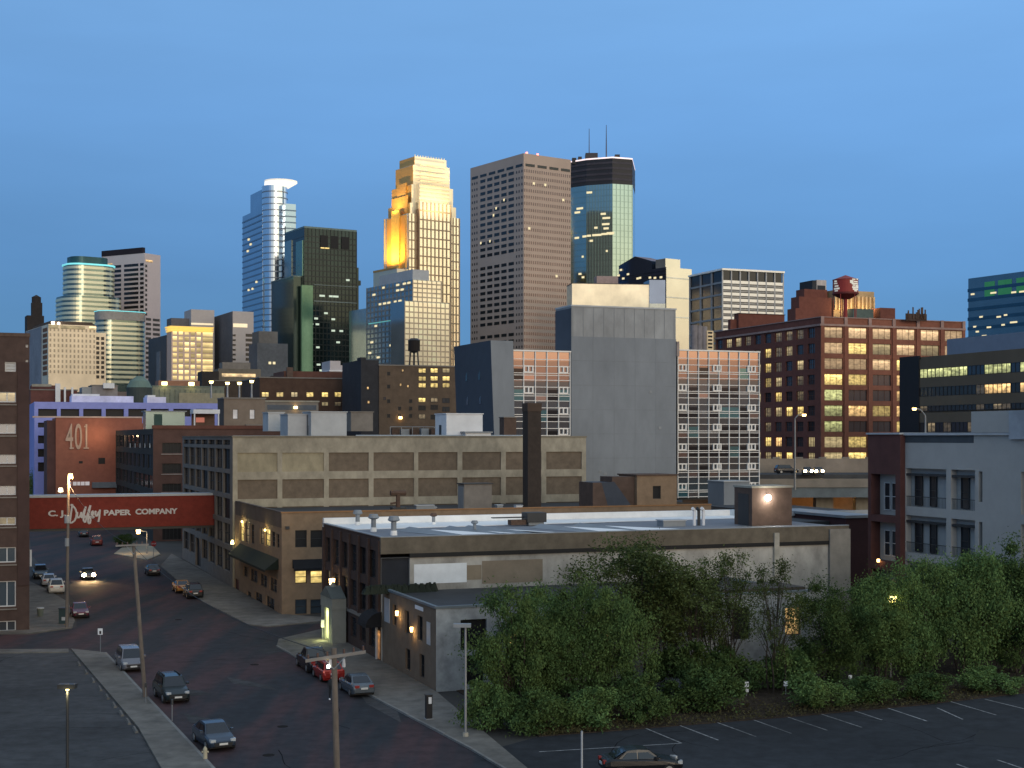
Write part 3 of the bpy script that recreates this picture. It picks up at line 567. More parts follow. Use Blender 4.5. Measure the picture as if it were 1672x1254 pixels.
# floodlit brick lift house at the right end
f = Fr(1228, 137); t = f.thing('lift_house', 'brown brick roof lift house with a glaring white floodlight', 'roof hut')
w_ = f.wx(1293); zb = 8.0; za = f.z(797)
mb = MB(); mb.box(0, w_, 0, 3.4, zb, za-.01); part('hut_wall', mb, brick_br, t); box('coping', t, conc, -.1, w_+.1, -.1, 3.5, za, za+.2); box('side_recess', t, dark, -.04, 0, .6, 2.6, zb+1, za-.6); box('base_flashing', t, conc, -.15, w_+.15, -.2, 0, zb+2.0, zb+2.15)
x = f.wx(1252); zz = f.z(813); mb = MB(); mb.tube((x,-.18,zz),(x,-.34,zz-.04),.30,.27,16); part('floodlight', mb, glow_mat('floodlight', (1,.97,.9), 45), t); lamp_light('floodlight_glow', t, (x, -.7, zz-.1), (1,.92,.75), 190, .15)
mb = MB(); mb.tube((x,0,zz+.3),(x,-.3,zz+.25),.05); part('floodlight_bracket', mb, dark, t)
# ================================================================== grey block with glass wings
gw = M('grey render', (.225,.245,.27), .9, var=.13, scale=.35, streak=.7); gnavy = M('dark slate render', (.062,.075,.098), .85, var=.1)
f = Fr(933, 226); t = f.thing('grey_block', 'windowless grey tower block between two white mullioned glass wings', 'building')
Wc = f.wx(1104); top = f.z(500); D = 26
zb2 = f.z(549)
D = f.dy(907); box('wall', t, gw, 0, Wc, 0, D, 0, zb2); mb = MB(); mb.box(.05, Wc-.05, .06, D, zb2, top)
part('parapet_screen', mb, M('weathered zinc screen', (.29,.30,.31), .7, .4, var=.28, scale=.35, streak=.6), t)
mb = MB()
for k in range(11): x = .3+k*(Wc-.6)/10; mb.box(x-.05, x+.05, 0, .06, zb2+.05, top)
part('screen_rib', mb, greym, t)
mb = MB(); mb.box(-.08, Wc+.08, -.06, D, top, top+.25); part('coping', mb, lgrey, t)
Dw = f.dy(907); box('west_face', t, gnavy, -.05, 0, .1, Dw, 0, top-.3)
box('corner_flashing', t, M('rust pipe', (.30,.25,.23)), Wc, Wc+.45, -.3, .2, f.z(578), f.z(553))
for k in range(1, 9): z_ = zb2*k/9; box('panel_joint', t, M('joint grey', (.195,.21,.23), .9), 0, Wc, -.012, 0, z_, z_+.06)
for k in range(1, 5): x_ = Wc*k/5; box('panel_joint', t, M('joint grey', (.195,.21,.23), .9), x_, x_+.05, -.011, 0, 0, zb2)
for px_, y_ in ((978,772),(986,776),(1060,640),(1075,700)): box('wall_vent', t, greym, f.wx(px_), f.wx(px_)+.5, -.06, 0, f.z(y_), f.z(y_)+.4)
def glass_wing(name, label, px0, px1, Yd, rowsn, bays, boxed, skip=None):
    f = Fr(px0, Yd); t = f.thing(name, label, 'building', 'mullioned glass wings')
    w_ = f.wx(px1); top = f.z(573, w_/2); ph = 3.30; z0 = top-1.55-rowsn*ph
    box('core', t, dark, .4, w_-.1, .6, 22, z0-.3, top-.1)
    bw = w_/bays; r_ = random.Random(px0)
    tints = [glass('wing glass a', (.14,.18,.21), .06, .8, .04), glass('wing glass b', (.045,.055,.065), .06, .8), glass('wing glass teal', (.12,.30,.36), .06, .8), glass('wing glass rose', (.44,.37,.34), .06, .8, .04), glass('wing glass mauve', (.26,.235,.23), .06, .8, .04)]  # tints paint in the sunset glow and dark blocks reflected by the glass
    zs = [top-1.55-k*ph for k in range(rowsn+1)]
    mullm = M('white mullion', (.85,.82,.78), .5, .4, var=.06)
    for k in range(rowsn+1):
        za, zb = (zs[0], top) if k == 0 else (zs[k], zs[k-1])
        o = box('spandrel_glass' if k == 0 else 'glass_row', t, tints[3 if k == 0 else 4 if k == 1 else 0], 0, w_, .2, .3, za, zb)
        if k:
            for b in range(bays):
                q = r_.random()
                if q < .82: box('pane', t, tints[2 if q < .12 else 1 if q < .5 else 3 if (q < .62 and k < 4) else 4 if q < .7 else 0], b*bw+.06, (b+1)*bw-.06, .17, .2, zs[k]+.12, zs[k]+1.0 if q > .45 else zs[k]+2.0)
    for k in range(rowsn+1):
        z = zs[k]; mb = MB()
        for d_ in ((0, .78, 1.1) if k else (0,)): mb.box(0, w_, 0, .2, z+d_-.05+.2, z+d_+.05+.2)
        if k: mb.box(0, w_, 0, .2, z+2.35, z+2.45)
        part('transom', mb, mullm, t)
    mb = MB(); mb.box(-.1, w_+.12, -.1, 22, top-.12, top+.1); part('roof_edge', mb, mullm, t)
    for b in range(bays+1): box('mullion', t, mullm, b*bw-.06, b*bw+.06, -.03, .2, z0, top-.12)
    me = None
    for k in range(1, rowsn+1):
        for b in boxed:
            mb = MB(); x = b*bw; h0, h1 = zs[k]+1.35, zs[k]+2.5; q = bw*.82
            for (a, c) in ((0,.2),(q/2-.1,q/2+.1),(q-.2,q)): mb.box(x+a, x+c, -.07, .2, h0, h1)
            mb.box(x, x+q, -.06, .2, h0, h0+.2); mb.box(x, x+q, -.06, .2, h1-.2, h1)
            part('casement', mb, mullm, t)
    return f, t, w_, top, z0
f, t, w_, top, z0 = glass_wing('glass_wing', 'narrow glass wing with white mullions left of the grey block', 836, 931, 222.5, 6, 5, (1.0, 4.0))
# leaning end wall of that wing
y1 = f.dy(744); zt_ = f.z(557)
P = lambda px_, py, y=0: (f.wx(px_, y), y)
xa = f.wx(803); xb = f.wx(812)
mb = MB(); mb.face([(xb,-.6,0),(f.wx(842),-.6,0),(f.wx(836)-.02,-.6,zt_),(f.wx(799),-.6,zt_)])
part('leaning_wall', mb, gw, t); 
mb = MB(); yl = f.dy(743, f.wx(799)-.5)+.6; ttp = zt_-.1
mb.face([(xb-.5,yl,0),(xb,-.6,0),(f.wx(799),-.6,zt_),(f.wx(799)-.5,yl,zt_)]); mb.face([(f.wx(799),-.6,zt_),(f.wx(836),-.6,zt_),(f.wx(836),yl,zt_),(f.wx(799)-.5,yl,zt_)])
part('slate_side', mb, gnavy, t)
for k in range(4):
    for j in range(2):
        y_ = yl*(.28+j*.36); z_ = zt_-6-k*3.9; xs_ = f.wx(799)+(xb-f.wx(799))*(1-z_/zt_)-.5*(y_+.6)/(yl+.6); box('slot_window', t, apt_glass, xs_-.06, xs_+.3, y_, y_+.8, z_, z_+1.5)
glass_wing('glass_wing', 'wide glass wing with white mullions right of the grey block', 1107, 1240, 234, 7, 8, (0, 3.4, 6.8))
f = Fr(1182, 216); t = f.thing('grey_roof_box', 'pale grey box in front of the wide glass wing', 'rooftop box'); w_ = f.wx(1224); box('box_wall', t, gw, 0, w_, 0, 5, 0, f.z(787)); box('box_lid', t, lgrey, -.1, w_+.1, -.1, 5.1, f.z(787), f.z(785.5))
# ================================================================== red brick office warehouse with lit windows
f = Fr(1340, 350); Wd = f.wx(1575); D = f.dy(1168); top = f.z(518)
t = f.thing('red_brick_warehouse', 'large red brick warehouse of many lit windows below the red tank', 'building')
mb = MB(); wins = []; r_ = random.Random(12)
zr_ = [f.z(533+25.7*k) for k in range(9)]
litmap = ["WWWWWW","WYBWBW","WWWYYW","YYDWWW","GDDWWW","GWYWWW","GDDYWW","BYWWWW","BYYWWW"]
pn = {'W': lit_w, 'Y': lit_y, 'B': lit_b, 'D': pane, 'G': lit_g}
warm_b = lit('warm blinds lit', (1,.66,.35), 1.15, lo=.6)
for k, z in enumerate(zr_):
    h_ = 2.75
    for c in range(6):
        a = f.wx(1346.5+39.3*c+(c>0)*0); b = f.wx(1346.5+39.3*c+30)
        p_ = pn[litmap[k][c]]
        if p_ is lit_w and k < 3: p_ = warm_b
        wins.append((a, b, z-h_, z, p_, 3, 1))
facade(t, mb, (0,0), 0, Wd, 0, top, wins, M('red brown frame', (.12,.05,.035), .7), .4, .07)
part('front_wall', mb, brick_red, t)
mb = MB(); wl = []
lm = {(2,0):lit_y,(3,0):lit_y,(4,0):lit_y,(5,1):lit_y,(6,2):lit_y,(6,3):lit_y,(8,0):lit_y,(8,1):lit_w,(9,1):lit_y,(9,2):lit_y,(9,0):lit_b}
for k in range(9):
    z = f.z(533+25.7*k)
    for c in range(10):
        u = D*(c+.16)/10.3; w_ = D/10.3*.62
        px_ = f.px(0, D-u-w_/2)
        key = (k+1, round((px_-1250)/19.5))
        wl.append((u, u+w_, z-2.6, z-.1, lm.get(key, lit_b if r_.random() < .3 else lit_d if r_.random() < .3 else pane if r_.random() < .8 else pane_k), 3, 2))  # some panes glow dimly in place of reflected sky
wall(mb, (0,D), LEFT, D, 0, top, wl, .4); part('street_wall', mb, brick_dred, t)
seen = [w for w in wl if f.px(0, D-w[0]) > 1238 or w[3] > f.z(575)]
n_ = 0
for w in wl:
    window(t, (0,D), LEFT, *w[:4], w[4], M('red brown frame', (.12,.05,.035), .7), w[5], w[6], .1, .4)
    n_ += 1
    if n_ >= 46 and w not in seen: continue
mb = MB(); wall(mb, (Wd,0), math.pi/2, D, 0, top); mb.face([(0,0,top-.5),(Wd,0,top-.5),(Wd,D,top-.5),(0,D,top-.5)]); part('roof', mb, roof_dk, t)
pale = M('pale stone trim', (.36,.24,.21), .85)
mb = MB(); mb.box(-.35, Wd+.2, -.35, 0, top-2.1, top-1.6); mb.box(-.35, 0, 0, D, top-2.1, top-1.6); part('cornice', mb, pale, t)
mb = MB(); mb.box(-.2, Wd, -.2, .4, top, top+.2); mb.box(-.2, .4, .4, D, top, top+.2); part('coping', mb, pale, t)
for c in range(7):
    x = min(f.wx(1340+39.3*c-1.5), Wd-.9); box('pier', t, brick_red, max(x,-.1), max(x,-.1)+.9, -.32, 0, 0, top-2.1); box('pier_cap', t, pale, max(x,-.1), max(x,-.1)+.9, -.38, -.2, top-2.0, top+.25)
f = Fr(1206, 393); t = f.thing('roof_penthouse', 'flat red brick penthouse on the far end of the lit warehouse', 'penthouse'); w_ = f.wx(1281); box('penthouse_wall', t, brick_dred, 0, w_, 0, 2.5, 40, f.z(512)); box('lower_wing', t, brick_dred, -2, -.01, 1, 2.4, 40, f.z(521)); box('coping', t, brick_dk, -.2, w_+.2, -.2, 2.7, f.z(512), f.z(511))
f = Fr(1482, 356); t = f.thing('roof_aerials', 'bristling cluster of aerial panels on the warehouse roof', 'aerial'); mb = MB(); r_ = random.Random(5); zz = f.z(520)
for k in range(13): x = r_.uniform(0, 5.6); mb.box(x, x+.3, 0, .2, zz, f.z(502)+r_.uniform(-1.6,.3))
part('aerial_panel', mb, rust, t); box('aerial_frame', t, brick_dk, -.3, 6, .2, .5, zz-.5, zz+1.3)
# tiered building and red tank behind its parapet
f = Fr(1372, 470); t = f.thing('tiered_building', 'stepped dark red building with a fluted lit crown behind the tank', 'building')
for a, b, y, yy in ((1299,1338,506,0),(1309,1362,486,1.5),(1324,1362,472,4)): box('tier', t, brick_dred, f.wx(a), f.wx(b), yy, yy+5, 30, f.z(y))
box('crown', t, M('cream fluted stone', (.42,.30,.17), .8), f.wx(1366), f.wx(1433), 2, 20, 30, f.z(473))
for k in range(11): x = f.wx(1367+k*6.3); box('fin', t, M('pale fin', (.62,.46,.27), .8), x, x+.55, 1.2, 2, f.z(505), f.z(482))
for k in range(5): lamp_light('crown_uplight', t, (f.wx(1370+k*15), -1.5, f.z(505)), (1,.68,.3), 420, .3)
box('teal_plant', t, M('grey green plant', (.09,.12,.11)), f.wx(1376), f.wx(1409), -6, -1, 30, f.z(506)); box('stair_head', t, brick_dred, f.wx(1420), f.wx(1444), -6, 0, 30, f.z(503))
box('dark_tower', t, M('slate tower', (.035,.04,.05), .8), f.wx(1338), f.wx(1345), 4.2, 12, 30, f.z(457)); box('pale_box', t, M('pale panel', (.5,.46,.45), .8), f.wx(1345), f.wx(1361), 4.2, 10, 30, f.z(456))
box('dark_panel', t, M('slate tower', (.035,.04,.05), .8), f.wx(1346), f.wx(1359), 4.1, 4.2, f.z(472), f.z(465))
Yt = 400; c = at(1380.5, 488, Yt); s = Yt/F
t = thing('water_tower', 'red rooftop water tank with white emblem on a single stem', 'water tank', (c.x, c.y, 0), 0)
tk = M('tank red', (.30,.035,.028), .6, .4, var=.12); zz = lambda y: H-(y-HY)*s
r0 = 20.5*s; mb = MB(); mb.cyl(0,0,r0,zz(479),zz(457),28); part('tank', mb, tk, t, smooth=False)
mb = MB(); mb.cyl(0,0,r0*1.04,zz(457),zz(449.5),28,.2); part('tank_roof', mb, tk, t); mb = MB(); mb.cyl(0,0,r0*1.03,zz(481),zz(478),28); mb.cyl(0,0,r0*.4,zz(488),zz(481),28,r0*1.02); part('tank_bowl', mb, M('tank bowl maroon', (.13,.022,.020), .6), t)
mb = MB(); mb.cyl(0,0,2.0*s*1.6,zz(520),zz(488),12); part('stem', mb, tk, t)
mb = MB()
def onband(mb, y, a, b, hh):
    for k in range(6):
        t0 = a+(b-a)*k/6; t1 = a+(b-a)*(k+1)/6
        q = lambda th, z_: (math.sin(th)*(r0+.06), -math.cos(th)*(r0+.06), z_)
        mb.face([q(t0,zz(y+hh)), q(t1,zz(y+hh)), q(t1,zz(y)), q(t0,zz(y))])
for y, a, b, hh in ((456.8,.30,.62,2.2),(456.2,.75,1.05,2.4),(459.5,.12,.42,4.8),(460.5,.46,.95,2.2),(463.6,.25,1.0,2.6),(466.6,.34,.62,2),(466.9,.66,1.08,3),(469.5,.30,1.1,2.6),(472.6,.36,1.02,2.6),(475.6,.5,.85,1.8)): onband(mb, y, a, b, hh)
for y, a, b, hh in ((459,-1.25,-.95,3),(463,-1.3,-.9,2),(467,-1.2,-.8,2.5),(471,-1.3,-.7,3),(475,-1.2,-.85,2)): onband(mb, y, a, b, hh)
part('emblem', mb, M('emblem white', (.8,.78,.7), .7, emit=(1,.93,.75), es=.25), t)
for k in range(5): a = 2*math.pi*k/5+.3; mb = MB(); mb.tube((math.cos(a)*r0*.95, math.sin(a)*r0*.95, zz(522)), (math.cos(a)*r0*.95, math.sin(a)*r0*.95, zz(481)), .12); part('leg', mb, tk, t)
# ================================================================== dark office on the right, freeway, apartments
f = Fr(1470, 300); Ln = -f.dy(1730); top = f.z(585)
t = f.thing('dark_office', 'dark bronze office with lit ribbon windows and a blue grey roof storey', 'office building')
bz = M('bronze cladding', (.15,.115,.08), .8, .2, var=.12, scale=.2); bk = M('black cladding', (.018,.016,.018), .6, var=.1)
Zf = lambda y, px_=1500: f.z(y, 0, f.dy(px_))
mb = MB(); mb.box(.3, 40, -Ln, -.2, 0, top-.1); part('body', mb, bz, t)
mb = MB(); mb.box(-.15, 41, -.2, .1, 0, top+.2); mb.box(-.15, .3, -6.5, -.2, 0, top+.2); part('end_wall', mb, bk, t)
for k, (y0, y1) in enumerate(((603,618),(633,648),(663,672),(690,706))):
    z0, z1 = Zf(y1), Zf(y0); n = 16; y_ = -6.6; w_ = (Ln-7)/n
    box('spandrel', t, bz, .02, .3, -Ln, -6.5, z1, z1+2.0)
    for i in range(n):
        q = rng.random()
        pn_ = (lit_g if (i < 6 or i in (8,9,10,12)) else pane) if k == 0 else lit_w if (k == 1 and i > 7 and q < .7) else lit_d if q < .15 else M('smoked ribbon glass', (.05,.046,.042), .12, .5, .15)
        window(t, (0,0), LEFT, 6.6+i*w_, 6.6+(i+1)*w_, z0, z1, pn_, fr_dk, 2, 1, .09, .15)
mb = MB(); yy = f.dy(1533); mb.box(2, 38, -Ln, yy, top-.2, f.z(572,2)+1.5); part('roof_storey', mb, M('blue grey cladding', (.20,.24,.31), .7, var=.08), t)
f = Fr(1425, 150); t = f.thing('apartment_block', 'blue grey apartment block with recessed balconies and a brown brick corner bay', 'apartment building')
ag = M('blue grey siding', (.37,.365,.35), .9, var=.07); ag2 = M('recess siding', (.30,.315,.32), .9, var=.07)
top = f.z(711); Yb = -f.dy(1478); Le = -f.dy(1760); zt2 = top
yv = lambda px_: -f.dy(px_)
mb = MB(); wins = []
zrow = [(12.0,15.9),(7.3,11.1),(2.6,6.4)]
bays = [(1479,1545),(1553,1592)]
for za, zb in zrow:
    for a, b in bays: wins.append((yv(a), yv(b), za, zb))
    wins.append((yv(1598), yv(1604), za+.9, zb-.1))
    wins.append((yv(1667), yv(1700), za, zb))
mb_ = MB(); wall(mb_, (0,-Yb), LEFT, Le-Yb, 0, top, [(w[0]-Yb, w[1]-Yb, w[2], w[3]) for w in wins if w[0] > Yb], .7)
part('siding_wall', mb_, ag, t)
mb = MB(); mb.box(.68, 14, -Le, -.2, 0, top-.3); part('recess_wall', mb, ag2, t)
for za, zb in zrow:
    for a, b, c in ((1487,1499,0),(1511,1522,0),(1562,1575,0)):
        window(t, (.68,0), LEFT, yv(a), yv(b), za+.1, zb-.6, apt_glass, fr_dk, 1, 2, .08, -.05)
    window(t, (0,0), LEFT, yv(1598.1), yv(1603.9), za+.92, zb-.12, lit_d if za > 11 else apt_glass, fr_dk, 1, 1, .08, .5)
    for a, b in bays:
        mb = MB(); y0, y1 = -yv(a), -yv(b)
        mb.box(.05,.12, y1, y0, zb-.75, zb-.62); mb.box(.05,.68, y1, y0, zb-.6, zb-.52); part('balcony_beam', mb, dark, t)
        mb = MB(); mb.box(.06,.1,y1,y0,za+1.0,za+1.07)
        n = int((y0-y1)/.22)
        for k in range(n): mb.box(.07,.09,y1+k*.22,y1+k*.22+.02,za,za+1.0)
        part('balcony_railing', mb, dark, t)
mb = MB(); mb.box(-.25, 14, -Le, -Yb, top, top+.25); part('white_eave', mb, lgrey, t)
mb = MB(); mb.box(-.02, .2, yv(1478)-yv(1590)-Yb, -Yb, top-.75, top-.001); part('eave_shadow_strip', mb, M('eave shadow slate', (.06,.07,.08)), t)  # dark strip stands in for the shadow under the eave
yk = -yv(1590); mb = MB(); mb.box(-.3, 12, -Le, yk, top+.25, f.z(672,0,yk)); part('stair_tower', mb, ag, t)
mb = MB(); mb.box(-.34, -.3, -yv(1690), -yv(1652), f.z(717,0,yk+4), f.z(672,0,yk)); part('pale_panel', mb, M('pale panel board', (.34,.37,.41)), t)
bb = M('brown bay brick', (.105,.045,.04), .9, var=.2); mb = MB(); bw = []
for za, zb in ((10.9,15.2),(6.1,10.2),(1.0,5.2)): bw.append((yv(1430), yv(1470), za, zb))
wall(mb, (-.6,0), LEFT, Yb, 0, top+.1, bw, 1.2); mb.face([(-.6,0,0),(6,0,0),(6,0,top+.1),(-.6,0,top+.1)]); mb.face([(-.6,-Yb,0),(0,-Yb,0),(0,-Yb,top+.1),(-.6,-Yb,top+.1)]); mb.face([(-.6,0,top+.1),(6,0,top+.1),(6,-Yb,top+.1),(-.6,-Yb,top+.1)])
part('brick_bay', mb, bb, t); box('bay_coping', t, lgrey, -.8, 6.1, -Yb-.1, .1, top+.1, top+.28)
for za, zb in ((10.9,15.2),(6.1,10.2),(1.0,5.2)):
    mb = MB(); mb.face([(.55,-yv(1430),za),(.55,-yv(1470),za),(.55,-yv(1470),zb),(.55,-yv(1430),zb)]); part('bay_recess', mb, ag, t)
    for a, b in ((1438,1448),(1450,1460)): window(t, (.5,0), LEFT, yv(a), yv(b), za+.5, zb-.9, lit_d if (za < 2 and a == 1450) else apt_glass, fr_wh, 1, 2, .07, .05)
mb = MB(); mb.cyl(-.9, -yv(1446), .15, 6.0, 6.3, 8); part('bay_lamp', mb, lamp_o, t)
f = Fr(1381, 160); t = f.thing('dark_red_wing', 'dark red brick wing low between long building and apartments', 'building'); w_ = f.wx(1428); z_ = f.z(846)
box('wing_wall', t, M('dark maroon brick', (.055,.024,.026), .9), 0, w_, 0, 16, 0, z_); box('wing_coping', t, greym, -.2, w_+.2, -.2, 16, z_, z_+.3); box('wing_roof', t, roof_dk, -7, -.2, 3, 20, 0, z_-.5)  # wing in its own dark maroon brick
f = Fr(1292, 170); t = f.thing('low_flat_building', 'low flat roofed building with a white edge before the freeway', 'building'); w_ = f.wx(1425); z_ = f.z(840)
box('body', t, M('grey brown wall', (.11,.095,.085), .9), 0, w_, 0, 22, 0, z_); box('white_edge', t, lgrey, -.2, w_+.2, -.25, 0, z_-.15, z_+.35); box('flat_roof', t, roof_dk, 0, w_, .0, 22, z_, z_+.1)
# freeway on piers
Yf = 262.; fa = Fr(1150, Yf, R(4)); t = fa.thing('freeway_bridge', 'raised concrete freeway with blue grey girders and a tall side barrier', 'bridge')
x1 = fa.wx(1520); zd = fa.z(790); cb = M('freeway concrete', (.24,.215,.185), .9, var=.2, scale=.4)
box('deck', t, asphalt, 0, x1, 0, 22, zd-.6, zd); box('upper_lane', t, asphalt, 0, x1, 8, 21.9, zd, zd+1.5); box('girder', t, M('blue grey girder', (.13,.16,.18), .7), 0, x1, -.1, 1.0, zd-2.6, zd-.6); box('near_barrier', t, cb, 0, x1, -.4, 0, zd-.7, zd+.9)
box('far_barrier', t, M('warm concrete barrier', (.27,.23,.19), .9, var=.22, scale=.4), 0, x1, 22, 22.5, zd-.5, fa.z(749,0,22))
for k in range(5): x = fa.wx(1262+k*38, 22); box('barrier_post', t, cb, x, x+1.4, 21.9, 22.6, fa.z(749,0,22), fa.z(746.5,0,22))
for a in (1330, 1395): x = fa.wx(a, 8); box('pier', t, conc, x, x+3.4, 7, 9, 0, zd-1.4)
box('under_wall', t, M('underpass wall', (.30,.22,.15), .9), 0, x1, 21, 22, 0, zd-.6)
lamp_light('underpass_light', t, (fa.wx(1320,12), 14, zd-2.2), (1,.45,.12), 420, .3); lamp_light('underpass_light', t, (fa.wx(1378,12), 14, zd-2.2), (1,.45,.12), 420, .3)
def lamp_post(label, px_, py_top, py_base, hx, hy, Yd, arm=True, head=lamp_o, watts=0, group='tall street lamps with orange heads'):
    b = at(px_, py_base, Yd); tp = at(px_, py_top, Yd); h = at(hx, hy, Yd)
    t = thing('street_lamp', label, 'street lamp', b, 0, group); mb = MB(); mb.tube((0,0,0), (0,0,tp.z-b.z), .16*Yd/200, .10*Yd/200, 8); part('pole', mb, steel, t)
    dx = h.x-b.x; mb = MB(); n = 6; prev = (0,0,tp.z-b.z)
    for k in range(1, n+1):
        a = k/n; q = (dx*a, 0, tp.z-b.z+(h.z-tp.z)*a+math.sin(a*math.pi)*.5); mb.tube(prev, q, .09*Yd/200); prev = q
    part('arm', mb, steel, t)
    mb = MB(); r_ = .42*Yd/260; mb.cyl(dx, 0, r_*.7, h.z-b.z-r_*.5, h.z-b.z+r_*.5, 10, r_); part('lamp_head', mb, head, t)
    if watts: lamp_light('lamp_glow', t, (dx, -.2, h.z-b.z-r_*1.5), (1,.65,.28), watts, .2)
    return t
lamp_post('tall curved freeway lamp left of the passing cars', 1298, 684, 800, 1313, 678, 255)
lamp_post('curved lamp standing before the dark bronze office', 1511, 679, 712, 1493, 668, 240)
t = None
# ================================================================== purple parking ramp, 401 wall, dark loft block
f = Fr(56, 345); w_ = f.wx(358); top = f.z(656)
t = f.thing('parking_ramp', 'periwinkle purple parking ramp with a row of black openings', 'parking garage')
pur = M('periwinkle paint', (.27,.30,.66), .8, var=.1); mb = MB(); wins = []
for k in range(9):
    a = f.wx(62.3+k*36.8); b = a+4.4
    wins.append((a, b, f.z(680,a), f.z(667.5,a)))
for y0, y1 in ((690,698),(711,724),(733,746),(755,770)): wins.append((f.wx(62), f.wx(78), f.z(y1), f.z(y0)))
wall(mb, (0,0), 0, w_, 0, top, wins, 1.2); wall(mb, (0,40), LEFT, 40, 0, top); mb.face([(0,0,top-.8),(w_,0,top-.8),(w_,40,top-.8),(0,40,top-.8)]); wall(mb, (w_,0), math.pi/2, 40, 0, top); part('ramp_wall', mb, pur, t)
for w in wins: box('opening', t, pane_k, w[0], w[1], 1.2, 1.3, w[2], w[3]) if False else inst('opening', MB().box(0, w[1]-w[0], 0, .05, 0, w[3]-w[2]).mesh('opening', pane_k), t, (w[0], 1.2, w[2]))
f4 = Fr(91, 322); t4 = f4.thing('brick_wall_building', 'orange red brick building with tall 401 lettering', 'building')
w4 = f4.wx(232); tp4 = f4.z(682)
or_b = M('orange brick', (.33,.13,.085), .9, var=.15, scale=.8, col2=(.27,.10,.07), big=.04)
mb = MB(); mb.box(0, w4, 0, 16, 0, tp4); part('front_wall', mb, or_b, t4); box('dark_return', t4, M('shaded brick', (.10,.05,.045), .9), f4.wx(77), -.01, .6, 16, 0, tp4-.6)  # return uses a darkened copy of the brick for its shaded side
mb = MB(); mb.box(f4.wx(53), w4, -.2, .4, tp4, tp4+.35); part('white_coping', mb, M('pale coping', (.5,.38,.33), .8), t4)
box('small_window', t4, pane_k, f4.wx(160.5), f4.wx(171.5), -.05, 0, f4.z(758), f4.z(748)); box('vent', t4, pane_k, f4.wx(129), f4.wx(135), -.05, 0, f4.z(757), f4.z(753))
box('base_band', t4, M('grey blue canopy', (.16,.18,.20)), f4.wx(150), w4, -1.6, 0, f4.z(797), f4.z(788)); box('cornice_step', t4, or_b, w4-.01, f4.wx(250), .5, 14, 0, tp4-1.2)
ivory = M('ivory letters', (.50,.36,.28), .8)
for ch, px_ in (('4',107),('0',121.5)): text(t4, ch, 8.3, (f4.wx(px_), -.12, f4.z(733)), 0, ivory, .42, .055, .12)
for k_, (a_, b_) in enumerate(((112,116),(119,125),(126,131),(132,138),(139,146))): box('sign_letter', t4, M('sign white', (.7,.66,.66), emit=(1,.9,.9), es=.2), f4.wx(a_), f4.wx(b_), -.25, -.1, f4.z(793 if k_ != 0 else 794), f4.z(787))
for a_, b_, y_ in ((136.5,145,733),(137.2,141.5,697.5)): box('numeral_serif', t4, ivory, f4.wx(a_), f4.wx(b_), -.23, 0, f4.z(y_), f4.z(y_)+.32)
box('numeral_stem', t4, ivory, f4.wx(139.6), f4.wx(142.4), -.24, 0, f4.z(733)+.33, f4.z(692.5))
box('numeral_foot', t4, ivory, f4.wx(113.5), f4.wx(120.5), -.23, 0, f4.z(733), f4.z(733)+.32)
lamp_light('wall_wash', t4, (f4.wx(157), -3.5, f4.z(710)), (1,.66,.36), 420, .5)
f = Fr(250, 258); D = f.dy(189); w_ = f.wx(500); top = f.z(700)
t = f.thing('dark_loft_block', 'dark brown loft block with green glass rooftop pavilion beyond the skybridge', 'building')
mb = MB(); wins = []
for k in range(5):
    for c in range(9): u = .6+c*(D-1.2)/9; wins.append((u, u+(D-1.2)/9-.6, 2.0+k*3.75, 4.6+k*3.75, pane_k if rng.random() < .6 else pane, 2, 2))
facade(t, mb, (0,D), LEFT, D, 0, top, wins, fr_dk, .3); part('street_wall', mb, M('black brown brick', (.035,.033,.030), .9, var=.2), t)
mb = MB(); wf = []
for k, (y0, y1) in enumerate(((723,740),(757,773),(790,803),(826,845),(862,882))): wf.append((f.wx(265), f.wx(296), f.z(y1), f.z(y0), pane_k, 5, 1))
facade(t, mb, (0,0), 0, w_, 0, top, wf, fr_dk, .35); wall(mb, (w_,0), math.pi/2, D, 0, top); mb.face([(0,0,top-.6),(w_,0,top-.6),(w_,D,top-.6),(0,D,top-.6)]); part('front_wall', mb, M('maroon brown brick', (.10,.055,.045), .9, var=.2), t)
for y in (741,774,804): box('sill_band', t, M('pale sill', (.3,.26,.24)), f.wx(263), f.wx(298), -.15, 0, f.z(y+1.3), f.z(y))
box('coping', t, M('rust coping', (.13,.055,.04)), -.2, w_, -.2, .3, top, f.z(697)+.3)
mb = MB()
for c in range(5): px_ = 213+c*8.; y_ = f.dy(px_); mb.box(-.1, 0, y_-.35, y_+.35, f.z(731,0,y_), f.z(724,0,y_))
part('bright_blind', mb, M('white blind', (.55,.55,.52)), t)
g_ = Fr(238, 272); tg = g_.thing('roof_pavilion', 'pale green glass pavilion with white canopy on the dark loft roof', 'roof pavilion'); zr = top-.6
wg = g_.wx(312); box('glass_room', tg, glass('pale green glass', (.16,.24,.23), .25, .3), 0, wg*.86, 0, 5, zr, g_.z(672)); box('glass_door_bay', tg, M('dark green bay', (.05,.09,.08)), wg*.18, wg*.36, -.05, 0, zr, g_.z(676)); box('roof_slab', tg, greym, -.3, wg*.9, -.4, 5.2, g_.z(672), g_.z(670.5))
box('canopy', tg, white, g_.wx(314), g_.wx(357), -1.5, 3, g_.z(675), g_.z(668))
for a in (315, 354): box('post', tg, white, g_.wx(a), g_.wx(a+2), -1.4, -1.1, zr, g_.z(675))
box('bar_back', tg, M('terrace wall', (.16,.10,.075)), g_.wx(316), g_.wx(354), 2.6, 2.9, zr, g_.z(675)); box('screen', tg, M('lit screen', (.3,.1,.07), emit=(1,.35,.25), es=.35), g_.wx(323), g_.wx(337), 2.5, 2.6, g_.z(689), g_.z(681))
